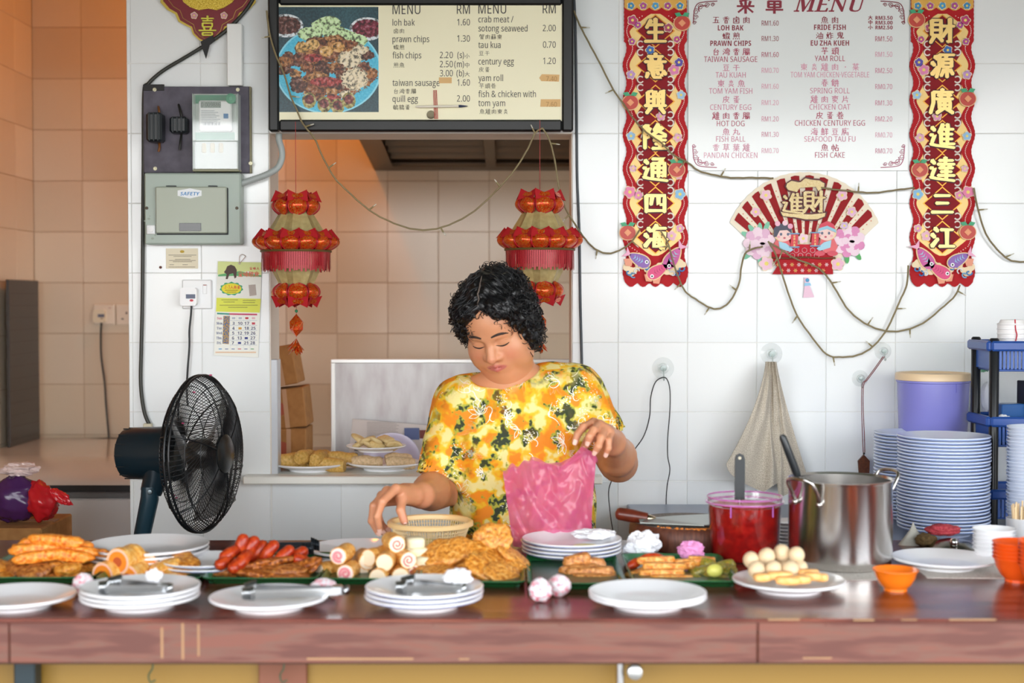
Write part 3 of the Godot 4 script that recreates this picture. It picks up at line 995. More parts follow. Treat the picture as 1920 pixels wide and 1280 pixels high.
	wpart(sheet([[1509, 530], [1519, 530], [1521, 535], [1508, 536]], d - 0.005, 0.002), "tassel_band", mat("8cc8e8", 0.4), o)

func circle_px(x: float, y: float, r: float, n: int, ry := -1.0) -> Array:
	var out := []
	for k in n:
		out.append([x + cos(TAU * k / n) * r, y + sin(TAU * k / n) * (r if ry < 0 else ry)])
	return out

func child(o: Node3D, x: float, y: float, d: float, s: float, girl: bool) -> void:
	var skin := mat("f8d4cc", 0.5)
	var f := wpart(sheet(circle_px(x, y, 18, 24, 17), d + 0.001, 0.003), "child_outline", mat("f2d8a8", 0.5), o)
	wpart(sheet([[x - s * 12, y + 12], [x + s * 10, y + 12], [x + s * 16, y + 26], [x + s * 4, y + 40], [x - s * 14, y + 40], [x - s * 20, y + 28]], d + 0.002, 0.003), "child_robe", mat("e86a70", 0.5), f)
	wpart(sheet([[x - s * 8, y + 16], [x + s * 6, y + 20], [x + s * 20, y + 32], [x + s * 14, y + 36], [x - s * 6, y + 30]], d - 0.0005, 0.003), "child_sleeve", mat("a8d8ec", 0.5), f)
	wpart(sheet(circle_px(x + s * 2, y + 3, 15.5, 24, 13.5), d, 0.003), "child_face", skin, f)
	if girl:
		wpart(sheet([[x - 17, y + 8], [x - 17, y - 8], [x - 8, y - 17], [x + 6, y - 17], [x + 16, y - 8], [x + 17, y + 2], [x + 8, y - 5], [x - 6, y - 4], [x - 12, y + 8]], d - 0.001, 0.003), "child_hair", mat("2a2f48", 0.4), f)
		for k in [[-10, -17, "f4b8cc"], [4, -18, "f6d0da"], [14, -12, "f0a8c0"]]:
			wpart(sheet(circle_px(x + k[0], y + k[1], 5, 12), d - 0.003, 0.002), "hair_flower", mat(k[2], 0.5), f)
	else:
		wpart(sheet([[x - 17, y - 2], [x - 13, y - 14], [x, y - 20], [x + 12, y - 14], [x + 17, y], [x, y - 7]], d - 0.001, 0.003), "child_cap", mat("dc4058", 0.5), f)
		wpart(sheet([[x - 18, y], [x - 16, y - 6], [x, y - 11], [x + 16, y - 4], [x + 17, y + 2], [x, y - 5]], d - 0.002, 0.003), "cap_brim", mat("98cce0", 0.5), f)
	for k in [-6.5, 6.5]:
		wpart(sheet(circle_px(x + s * 3 + k, y + 3, 2.3, 12, 2.8), d - 0.0008, 0.001), "child_eye", mat("3a4468", 0.3), f)
	wpart(sheet(circle_px(x + s * 3, y + 10, 2.4, 10, 1.8), d - 0.0008, 0.001), "child_mouth", mat("c04458", 0.4), f)
	for k in [-11.0, 11.0]:
		wpart(sheet(circle_px(x + s * 3 + k, y + 8, 3.0, 10, 2.2), d - 0.0006, 0.0008), "child_cheek", mat("f4b0b4", 0.5), f)
	var sx := x + s * 22
	wpart(sheet([[sx - 6, y + 2], [sx + 7, y + 2], [sx + 5, y + 27], [sx - 8, y + 27]], d - 0.002, 0.003), "held_scroll", mat("d8283c", 0.45), f)
	for k in 4:
		glyphs(["金", "食", "大", "喜"][k], sx - 0.5, y + 6.5 + k * 5.6, d - 0.0026, 4.6, 0, 0.8, mat("f2c878", 0.4), f)
	for k in [2, 27]:
		wpart(Bd.new().tube([P(sx - 10, y + k, d - 0.003), P(sx + 9, y + k, d - 0.003)], 0.0022, 6), "scroll_rod", mat("8cb8dc", 0.4), f)
	if not girl:
		for k in [-18, 6]:
			wpart(sheet(circle_px(x + k + 4, y + 41, 10, 14, 5), d - 0.001, 0.003), "child_shoe", mat("d84458", 0.45), f)


# ---------------------------------------------------------------- hanging lanterns of folded red packets
func build_lantern(cx: float, top_y: float, string_y: float, label: String) -> void:
	var d := 3.99
	var k := d / FOCAL
	var c := P(cx, 660, d)
	var o := thing("paper_lantern", label, "lantern", c, "red packet lanterns hanging at the hatch")
	var Y := func(py: float) -> float: return P(cx, py, d).y - c.y
	var dy := top_y - 357.0
	var foil := noisy("packet foil", noise_tex(0.045, [[0.2, "b81410"], [0.38, "d83014"], [0.5, "e85a16"], [0.6, "f09428"], [0.66, "a86c20"], [0.74, "6a2010"], [0.85, "f6d090"]], 31), 7.0, 0.2, 0.4)
	var redp := mat("b00c18", 0.75)
	var goldp := noisy("gold paper", noise_tex(0.03, [[0.0, "9c8a58"], [0.6, "b8a772"], [1.0, "cdbf8e"]], 8), 3.0, 0.45, 0.2)
	part(Bd.new().tube([Vector3(0, Y.call(string_y), 0), Vector3(0, Y.call(top_y + 8), 0)], 0.0009, 5), "string", mat("a83a3a", 0.6), o)
	# tiers of folded packets: [ridge y, ridge radius px, count, disc half height px, up]
	for t in [[381.0, 42.0, 7, 13.5, 1.0], [451.0, 78.0, 14, 12.5, 1.0], [553.0, 42.0, 7, 13.5, -1.0]]:
		for i in t[2]:
			var a: float = TAU * (i + 0.5) / t[2]
			var r: float = t[1] * k
			var w: float = PI * r / t[2]
			var hh: float = t[3] * k
			var up: float = t[4]
			var y0: float = Y.call(t[0] + dy)
			var out_ := Vector3(cos(a), 0, sin(a))
			var side := Vector3(-sin(a), 0, cos(a))
			# round printed face under the ridge, bulged, leaning in at its foot
			var b := Bd.new()
			var rows := []
			for j in 9:
				var v := j / 8.0
				var row := []
				for q in 9:
					var u := q / 4.0 - 1.0
					var wid := w * 0.93 * pow(maxf(0.0, 1.0 - pow(absf(v * 1.9 - 0.72) / 1.19, 2.6)), 0.5)
					row.append(out_ * (r * (1.0 - 0.22 * v * v) - 0.014 * u * u * (1.0 - v * 0.5) + 0.010 * sin(v * PI)) + side * u * wid + Vector3(0, y0 + up * hh * (0.45 - v * 2.1), 0))
				rows.append(row)
			b.grid(rows)
			var pk := part(b, "red_packet", foil, o)
			var eg := []
			for j in range(1, 9): eg.append(rows[j][0] + out_ * 0.0015)
			for j in range(8, 0, -1): eg.append(rows[j][8] + out_ * 0.0015)
			part(Bd.new().tube(eg, 0.0021, 5), "packet_edge", mat("a8141c", 0.4), pk)
			# red fold that rises from the ridge to two points, with a glimpse of the print
			var fl := Bd.new()
			fl.group(-1)
			var rim := r * 0.82
			var pl := out_ * (r + 0.004) - side * w + Vector3(0, y0 + up * hh * 0.1, 0)
			var pr := out_ * (r + 0.004) + side * w + Vector3(0, y0 + up * hh * 0.1, 0)
			var tl := out_ * rim - side * w * 0.95 + Vector3(0, y0 + up * hh * 1.75, 0)
			var tr := out_ * rim + side * w * 0.95 + Vector3(0, y0 + up * hh * 1.75, 0)
			var tm := out_ * rim * 0.96 + Vector3(0, y0 + up * hh * 1.15, 0)
			fl.quad(pl, tl, tm, out_ * r * 0.9 + Vector3(0, y0 + up * hh * 0.45, 0))
			fl.quad(out_ * r * 0.9 + Vector3(0, y0 + up * hh * 0.45, 0), tm, tr, pr)
			part(fl, "fold", redp, pk)
			var hm := Bd.new()
			for q in 8:
				var a0 := PI * q / 8
				var a1 := PI * (q + 1) / 8
				var c0 := out_ * rim * 1.02 + Vector3(0, y0 + up * hh * 1.2, 0)
				hm.tri(c0, c0 + side * cos(a0) * w * 0.75 - Vector3(0, up * sin(a0) * hh * 0.65, 0) + out_ * 0.008 * sin(a0), c0 + side * cos(a1) * w * 0.75 - Vector3(0, up * sin(a1) * hh * 0.65, 0) + out_ * 0.008 * sin(a1))
			part(hm, "print_half", foil, pk)
	# folded gold panels between the tiers
	for t in [[392.0, 27.0, 436.0, 54.0], [498.0, 50.0, 540.0, 29.0]]:
		for i in 8:
			var a0 := TAU * i / 8
			var a1 := TAU * (i + 1) / 8
			var am := (a0 + a1) / 2
			var b := Bd.new()
			b.group(-1)
			var p := []
			for e in [[t[0], t[1]], [t[2], t[3]]]:
				for a in [[a0, 1.0], [am, 0.86], [a1, 1.0]]:
					p.append(Vector3(cos(a[0]) * e[1] * k * a[1], Y.call(e[0] + dy), sin(a[0]) * e[1] * k * a[1]))
			b.quad(p[0], p[1], p[4], p[3])
			b.quad(p[1], p[2], p[5], p[4])
			part(b, "gold_panel", goldp, o)
	# fringe under the widest tier
	var fr := Bd.new()
	fr.group(-1)
	for i in 96:
		var a := TAU * i / 96
		var a1 := TAU * (i + 0.85) / 96
		var r := 64.0 * k
		var drop := 507.0 + dy + 3.0 * sin(i * 2.7)
		var r1 := r + 0.002 * sin(i * 5.1)
		fr.quad(Vector3(cos(a) * r, Y.call(470 + dy), sin(a) * r), Vector3(cos(a1) * r, Y.call(470 + dy), sin(a1) * r), Vector3(cos(a1) * r1, Y.call(drop), sin(a1) * r1), Vector3(cos(a) * r1, Y.call(drop), sin(a) * r1))
	part(fr, "fringe", noisy("fringe", noise_tex(0.08, [[0.0, "8a1020"], [0.7, "b01a2a"], [1.0, "d8a050"]], 21), 8.0, 0.4, 0.1), o)
	part(Bd.new().lathe([Vector2(66 * k, Y.call(473 + dy)), Vector2(67 * k, Y.call(471 + dy)), Vector2(66 * k, Y.call(469 + dy))], 32), "hoop", mat("5c4a22", 0.5), o)
	# bead, folded drop and tail
	part(Bd.new().tube([Vector3(0, Y.call(570 + dy), 0), Vector3(0, Y.call(632 + dy), 0)], 0.0008, 5), "string", mat("a83a3a", 0.6), o)
	part(Bd.new().ball(func(v: Vector3) -> Vector3: return v * 0.0045 + Vector3(0, Y.call(583 + dy), 0), 12, 8), "bead", mat("16784a", 0.2), o)
	var drop := Bd.new()
	drop.group(-1)
	for i in 6:
		var a0 := TAU * i / 6
		var a1 := TAU * (i + 1) / 6
		var yb := [588.0, 603.0, 618.0, 631.0]
		var rb := [0.0, 14.0, 12.0, 0.0]
		for j in 3:
			var tw := 0.5 * j
			drop.quad(Vector3(cos(a0 + tw) * rb[j] * k, Y.call(yb[j] + dy), sin(a0 + tw) * rb[j] * k), Vector3(cos(a1 + tw) * rb[j] * k, Y.call(yb[j] + dy), sin(a1 + tw) * rb[j] * k), Vector3(cos(a1 + tw + 0.5) * rb[j + 1] * k, Y.call(yb[j + 1] + dy), sin(a1 + tw + 0.5) * rb[j + 1] * k), Vector3(cos(a0 + tw + 0.5) * rb[j + 1] * k, Y.call(yb[j + 1] + dy), sin(a0 + tw + 0.5) * rb[j + 1] * k))
	part(drop, "folded_drop", foil, o)
	var tail := Bd.new()
	tail.group(-1)
	for i in 14:
		var a := TAU * i / 14.0
		var len_ := 10.0 + 13.0 * (i % 3) / 2.0
		var y0 := 634.0 + (i % 4) * 4.0
		var q := Vector3(cos(a), 0, sin(a))
		var s := Vector3(-sin(a), 0, cos(a)) * 4.0 * k
		var p0 := Vector3(0, Y.call(y0 + dy), 0)
		var p1 := Vector3(0, Y.call(y0 + 14 + dy), 0) + q * len_ * k * 0.6
		var p2 := Vector3(0, Y.call(y0 + 20 + dy), 0) + q * len_ * k
		tail.quad(p0, p1 + s, p2, p1 - s)
	part(tail, "paper_tail", foil, o)


# ---------------------------------------------------------------- electric fittings on the pillar
func build_electrics() -> void:
	var d := WALL - 0.022
	var o := thing("meter_board", "dark slate coloured board with electricity meter and two black fuse carriers", "meter board", P(369, 323, d))
	wpart(slab(268, 162, 468, 324, d, 0.021, 0.002), "board", noisy("meter board", noise_tex(0.02, [[0.0, "4a4652"], [1.0, "625e6c"]], 6), 2.0, 0.55), o)
	wpart(slab(464, 162, 471, 324, d + 0.003, 0.018, 0.001), "board_edge", mat("8a8466", 0.6), o)
	for q in [[290, 168], [446, 168], [291, 316], [470, 306]]:
		wpart(Bd.new().lathe([Vector2(0, 0), Vector2(0.006, 0), Vector2(0.0055, 0.0025), Vector2(0.0015, 0.003), Vector2(0, 0.0022)], 12, Transform3D(Basis(Vector3.RIGHT, PI / 2), P(q[0], q[1], d))), "screw", mat("a8a48c", 0.35, 0.9), o)
	var bk := mat("1b2226", 0.35)
	for q in [[273, 210, 303, 265, 0.05], [317, 218, 350, 249, 0.04]]:
		var f := wpart(slab(q[0], q[1], q[2], q[3], d - q[4], q[4], 0.006), "fuse_carrier", bk, o)
		for k in 3:
			wpart(slab(q[0] + 5 + k * 8, q[1] + 1, q[0] + 8 + k * 8, q[3] - 1, d - q[4] - 0.003, 0.004, 0.001), "rib", mat("232c30", 0.4), f)
	for w in [[[297, 200], [298, 206], [299, 214]], [[298, 262], [299, 276], [297, 284]], [[335, 196], [338, 208], [341, 220]], [[341, 248], [338, 268], [337, 281]]]:
		wpart(Bd.new().tube(wire([[w[0][0], w[0][1], d + 0.002], [w[1][0], w[1][1], d - 0.014], [w[2][0], w[2][1], d - 0.014]], d), 0.0034, 8), "fuse_lead", mat("7a4a1c" if w[0][0] < 320 else "22221f", 0.5), o)
	wpart(slab(268, 158, 308, 170, d - 0.001, 0.003, 0.001), "black_tape", mat("18181a", 0.5), o)
	# meter
	var mt := wpart(slab(361, 176, 446, 318, d - 0.012, 0.012, 0.003), "meter_base", mat("cfd8d2", 0.4), o)
	wpart(slab(364, 178, 442, 194, d - 0.0135, 0.002, 0.0), "circuit_board", mat("3f8a68", 0.5), mt)
	wpart(slab(372, 188, 434, 246, d - 0.034, 0.02, 0.004), "meter_face", mat("eef1f0", 0.35), mt)
	wpart(slab(376, 190, 414, 202, d - 0.0355, 0.002, 0.0008), "display", mat("8f9c92", 0.2), mt)
	text("0 009886", 395, 200, d - 0.036, 7.5, mat("2c322e", 0.4), mt, 1, 0.85)
	for k in 8:
		wpart(slab(377, 207 + k * 3.2, 402 + (k * 7) % 12, 208.2 + k * 3.2, d - 0.0346, 0.0008, 0.0), "print_line", mat("aab2b8", 0.6), mt)
	for k in 15:
		wpart(slab(380 + k * 2.2, 229, 380.5 + k * 2.2 + (k % 3) * 0.5, 235, d - 0.0346, 0.0008, 0.0), "bar_code", mat("8a9098", 0.6), mt)
	wpart(slab(419, 213, 428, 222, d - 0.0346, 0.0008, 0.0), "blue_mark", mat("3a78b0", 0.5), mt)
	wpart(Bd.new().lathe([Vector2(0, 0), Vector2(0.0145, 0), Vector2(0.0145, 0.004), Vector2(0.011, 0.006), Vector2(0.007, 0.006), Vector2(0.006, 0.005), Vector2(0, 0.005)], 24, Transform3D(Basis(Vector3.RIGHT, PI / 2), P(433, 185, d - 0.036))), "green_seal", mat("3c9a72", 0.35), mt)
	wpart(slab(366, 248, 440, 262, d - 0.0135, 0.002, 0.0), "circuit_board", mat("5a9a80", 0.5), mt)
	for k in [0, 1, 2]:
		wpart(slab(378 + k * 16, 268, 386 + k * 16, 286, d - 0.02, 0.008, 0.002), "terminal", mat("d8c8a0", 0.4), mt)
	wpart(slab(361, 265, 446, 318, d - 0.04, 0.003, 0.001), "terminal_cover", clear("e4eef0", 0.16, 0.05), mt)
	wpart(slab(360, 175, 447, 264, d - 0.052, 0.003, 0.001), "clear_case", clear("e8f4f0", 0.06, 0.04), mt)
	for q in [[360, 175, 362, 318], [445, 175, 447, 318]]:
		wpart(slab(q[0], q[1], q[2], q[3], d - 0.05, 0.04, 0.001), "case_wall", clear("e0ece8", 0.5, 0.08), mt)
	wpart(slab(361, 316, 448, 321, d - 0.04, 0.04, 0.001), "case_foot", mat("8d8e72", 0.4), mt)

	# breaker box
	var e := WALL - 0.05
	var bx := thing("breaker_box", "grey green metal breaker box with a hinged door below the meter board", "breaker box", P(362, 460, e))
	var gm := mat("a9b8ae", 0.38)
	wpart(slab(270, 324, 452, 458, e, 0.05, 0.004), "box_body", gm, bx)
	var dr := wpart(slab(291, 350, 425, 437, e - 0.014, 0.014, 0.003), "door", mat("adb6a6", 0.36), bx)
	wpart(slab(293, 352, 428, 440, e - 0.004, 0.004, 0.001), "door_shade", mat("1e2426", 0.5), bx)  # dark slab set off down and right, painting the shade the door throws
	wpart(slab(336, 418, 377, 433, e - 0.0155, 0.002, 0.0005), "window_slot", mat("12181c", 0.15), dr)
	wpart(sheet([[333, 357], [356, 353], [378, 357], [378, 367], [356, 372], [333, 367]], e - 0.0155, 0.001), "name_badge", mat("eef3f6", 0.4), dr)
	text("SAFETY", 355.5, 366.2, e - 0.0163, 6.4, mat("4a90c8", 0.4), dr, 1, 1.15, true, false, 0.2)
	for q in [[311, 330], [390, 407]]:
		wpart(slab(q[0], 347.5, q[1], 350, e - 0.01, 0.008, 0.001), "hinge", mat("3a4244", 0.4), bx)
	for q in [[275, 390], [444, 390]]:
		wpart(Bd.new().lathe([Vector2(0, 0), Vector2(0.0048, 0), Vector2(0.004, 0.0025), Vector2(0, 0.003)], 12, Transform3D(Basis(Vector3.RIGHT, PI / 2), P(q[0], q[1], e))), "screw", mat("4a4238", 0.4, 0.7), bx)
	var bt := wpart(slab(274.5, 421.5, 291, 439, e - 0.008, 0.008, 0.002), "bell_button", mat("eceff0", 0.35), bx)
	wpart(Bd.new().lathe([Vector2(0, 0), Vector2(0.008, 0), Vector2(0.0075, 0.003), Vector2(0, 0.004)], 18, Transform3D(Basis(Vector3.RIGHT, PI / 2), P(283, 430, e - 0.008))), "push_knob", mat("f5f6f6", 0.3), bt)
	# oily smudges by the button
	for q in [[279, 410, 3], [272, 414, 2.2], [286, 447, 3], [291, 441, 2], [281, 405, 1.4]]:
		wpart(sheet(circle_px(q[0], q[1], q[2], 9, q[2] * 0.7), e - 0.0003, 0.0003), "smudge", mat("97a296", 0.5), bx)

	# trunking, conduit
	one(slab(425, 44, 454, 160, WALL - 0.026, 0.025, 0.002), "cable_trunking", mat("f0f3f1", 0.35), "white plastic cable trunking running up the pillar above the meter", "trunking")
	var pts := wire([[452, 344], [470, 338], [500, 327], [520, 315], [528, 298], [528, 280], [523, 262], [523, 250]], WALL - 0.03, 14)
	var con := Bd.new()
	var rr := []
	for k in pts.size(): rr.append(0.0098 if k % 2 else 0.0082)
	con.tube(pts, rr, 14)
	one(con, "flexible_conduit", mat("a9b2b0", 0.4), "ribbed grey flexible conduit curving from the breaker box to the hatch", "conduit")

	# supply cable with black tape
	var cb := thing("supply_cable", "thick black cable running diagonally down then along the pillar beside the meter", "cable", P(268, 800, WALL - 0.01))
	wpart(Bd.new().tube(wire([[480, -12], [462, 18], [430, 52], [395, 78], [350, 106], [305, 133], [278, 157], [270, 175], [269, 300], [268, 420], [267, 560], [265, 650], [264, 720], [270, 770], [280, 796]], WALL - 0.012, 5), 0.0055, 8), "cable", mat("33352f", 0.45), cb)
	wpart(sheet([[376, 78], [398, 66], [404, 76], [393, 84], [386, 110], [379, 90]], WALL - 0.022, 0.004), "tape_knot", mat("121214", 0.5), cb)
	wpart(slab(268, 794, 284, 802, WALL - 0.02, 0.015, 0.002), "cable_block", mat("e4dcc0", 0.5), cb)

	# plaque above
	var pq := thing("red_plaque", "dark red shield shaped new year plaque with gold character at the top of the pillar", "plaque", P(390, 78, WALL - 0.012))
	var half := [[306, -25], [306, 2], [318, 16], [332, 24], [338, 38], [352, 46], [360, 50], [364, 62], [374, 72], [390, 80]]
	var pl := []
	var rim := []
	for q in half:
		pl.append(q)
		rim.append([390 + (q[0] - 390) * 1.05 + (-1 if q[0] < 390 else 0), q[1] + 2.5])
	for k in range(half.size() - 2, -1, -1):
		pl.append([780 - half[k][0], half[k][1]])
		rim.append([780 - half[k][0] + (half[k][0] - 390) * -0.05 + 1, half[k][1] + 2.5])
	wpart(sheet(rim, WALL - 0.010, 0.002), "gold_rim", mat("c8b04c", 0.4, 0.5), pq)
	wpart(sheet(pl, WALL - 0.0125, 0.002), "red_shield", mat("7c1220", 0.35), pq)
	var gl := []
	for k in half.size():
		gl.append(P(390 + (half[k][0] - 390) * 0.9, half[k][1] - 4, WALL - 0.013))
	for k in range(half.size() - 2, -1, -1):
		gl.append(P(390 - (half[k][0] - 390) * 0.9, half[k][1] - 4, WALL - 0.013))
	wpart(Bd.new().tube(gl, 0.0008, 5), "gold_line", mat("d8b860", 0.35, 0.5), pq)
	wpart(brush_char("喜", 389, 48, WALL - 0.0175, 36.0, 1.5, 0.004), "gold_character", mat("d2cc4a", 0.4, 0.4), pq)
	wpart(sheet([[336, -12], [444, -12], [436, 4], [420, 14], [406, 19], [390, 16], [372, 19], [356, 13], [344, 4]], WALL - 0.0165, 0.003), "gold_peony", noisy("gold leaf", noise_tex(0.05, [[0.0, "9a7a1c"], [0.5, "d8b83a"], [1.0, "f4e68a"]], 4), 8.0, 0.4, 0.4), pq)
	for q in [364, 420]:
		flower(pq, q, 29, WALL - 0.015, 5.5, "d896a8", 0.2)

	# papers, calendar
	var nt := thing("paper_notice", "small cream paper notice under the breaker box", "notice", P(341, 503, WALL - 0.002))
	wpart(slab(311, 465.5, 371.5, 503.5, WALL - 0.002, 0.001, 0.0), "paper", mat("efe6cc", 0.7), nt)
	wpart(sheet(circle_px(341.5, 471.5, 4.2, 12, 2.6), WALL - 0.0024, 0.0004), "crest", mat("c8a83c", 0.6), nt)
	for r in [[316, 478, 368], [325, 480.6, 359], [328, 486, 357], [317, 488.2, 367], [324, 490.5, 360], [318, 496, 326], [342, 496, 352], [316, 500.5, 366]]:
		wpart(slab(r[0], r[1] - 0.5, r[2], r[1] + 0.5, WALL - 0.0024, 0.0004, 0.0), "print_line", mat("948a76", 0.7), nt)
	one(Bd.new().ball(func(v: Vector3) -> Vector3: return P(301, 501, WALL - 0.001) + v * Vector3(0.0045, 0.004, 0.003), 10, 6), "wall_plug", mat("6a3f34", 0.6), "small brown screw plug in the white tile beside the paper notice", "screw plug")
	build_calendar()

	# switched socket with plug
	socket(341, 524, 397, 579, WALL - 0.001, "white switched socket on the pillar with a plugged in white adaptor", true, 358, 556)
	one(Bd.new().tube(wire([[359, 573], [358, 590], [355, 620], [355, 650], [352, 690], [350, 730], [352, 760, WALL - 0.09]], WALL - 0.018, 4), 0.003, 7), "fan_cord", mat("26282a", 0.5), "thin black cord hanging from the white plug behind the fan", "cord")
	socket(175.5, 570, 215, 609, REAR - 0.001, "cream switched socket on the beige tiles with the freezer plug", true, 190, 592)
	socket(217, 570, 256, 609, REAR - 0.001, "cream empty three pin socket on the beige tiles", false, 0, 0)
	one(Bd.new().tube(wire([[190, 605], [189, 630], [190, 670], [196, 715], [199, 760], [203, 806], [204, 822]], REAR - 0.03, 4), 0.0042, 8), "freezer_cord", mat("2e2c2a", 0.5), "thick dark cord hanging from the cream plug down to the freezer", "cord")
	one(Bd.new().tube(wire([[82, 832], [110, 827], [150, 824], [200, 822], [250, 822]], REAR - 0.07, 4), 0.0035, 8), "loose_cord", mat("2e2c2a", 0.5), "dark cord lying along the rear edge of the freezer lid", "cord")
	# cable right of the menu board
	one(Bd.new().tube(wire([[1076, -15], [1079, 60], [1081, 200], [1082, 330], [1086, 430], [1088, 560], [1090, 640], [1091, 690], [1090, 800]], WALL - 0.006, 4), 0.0038, 8), "wall_cable", mat("42484e", 0.45), "straight dark grey cable running down the tiles beside the hatch", "cable")

func socket(x0: float, y0: float, x1: float, y1: float, d: float, label: String, plugged: bool, px: float, py: float) -> void:
	var o := thing("wall_socket", label, "socket", P((x0 + x1) / 2, y1, d))
	var m: Material = mat("f2f4f5", 0.3) if d < 5.0 else mat("e6dccb", 0.35)
	wpart(slab(x0, y0, x1, y1, d - 0.009, 0.009, 0.003), "face_plate", m, o)
	var k := (x1 - x0) / 56.0
	if plugged:
		wpart(slab(x1 - 17 * k, y0 + 9 * k, x1 - 9 * k, y0 + 27 * k, d - 0.012, 0.004, 0.001), "switch", m, o)
		wpart(slab(x1 - 16 * k, y0 + 9.5 * k, x1 - 10 * k, y0 + 11 * k, d - 0.0125, 0.001, 0.0), "switch_mark", mat("a04838", 0.5), o)
		var pg := wpart(Bd.new().plate(rounded(px, py, 15.5 * k, 17 * k, 6 * k, d), 0.026, Transform3D(Basis(), Vector3(0, 0, -d + 0.035))), "plug", mat("f6f7f8", 0.3) if d < 5.0 else mat("e8dec4", 0.35), o)
		wpart(slab(px - 9.5 * k, py - 4.5 * k, px + 8 * k, py + 3.5 * k, d - 0.0362, 0.001, 0.0), "plug_label", mat("6a7288", 0.5), pg)
		wpart(sheet(circle_px(px + 1 * k, py + 7 * k, 3.6 * k, 12, 2.2 * k), d - 0.0362, 0.001), "plug_mark", mat("d03848", 0.4) if d < 5.0 else mat("b8a888", 0.5), pg)
	else:
		for q in [[36, 17, 4, 6], [25, 34, 6, 3.4], [47, 34, 6, 3.4]]:
			wpart(slab(x0 + (q[0] - q[2] / 2 - 7) * k, y0 + (q[1] + 4) * k, x0 + (q[0] + q[2] / 2 - 7) * k, y0 + (q[1] + q[3] + 4) * k, d - 0.0093, 0.001, 0.0), "pin_slot", mat("14120e", 0.8), o)

func rounded(x: float, y: float, hw: float, hh: float, r: float, d: float) -> PackedVector2Array:
	var pl := []
	for q in [[1, 1, 0], [-1, 1, 1], [-1, -1, 2], [1, -1, 3]]:
		for k in 5:
			var a: float = (q[2] + k / 4.0) * PI / 2
			pl.append([x + q[0] * (hw - r) + cos(a) * r, y + q[1] * (hh - r) + sin(a) * r])
	return outline(pl, d)

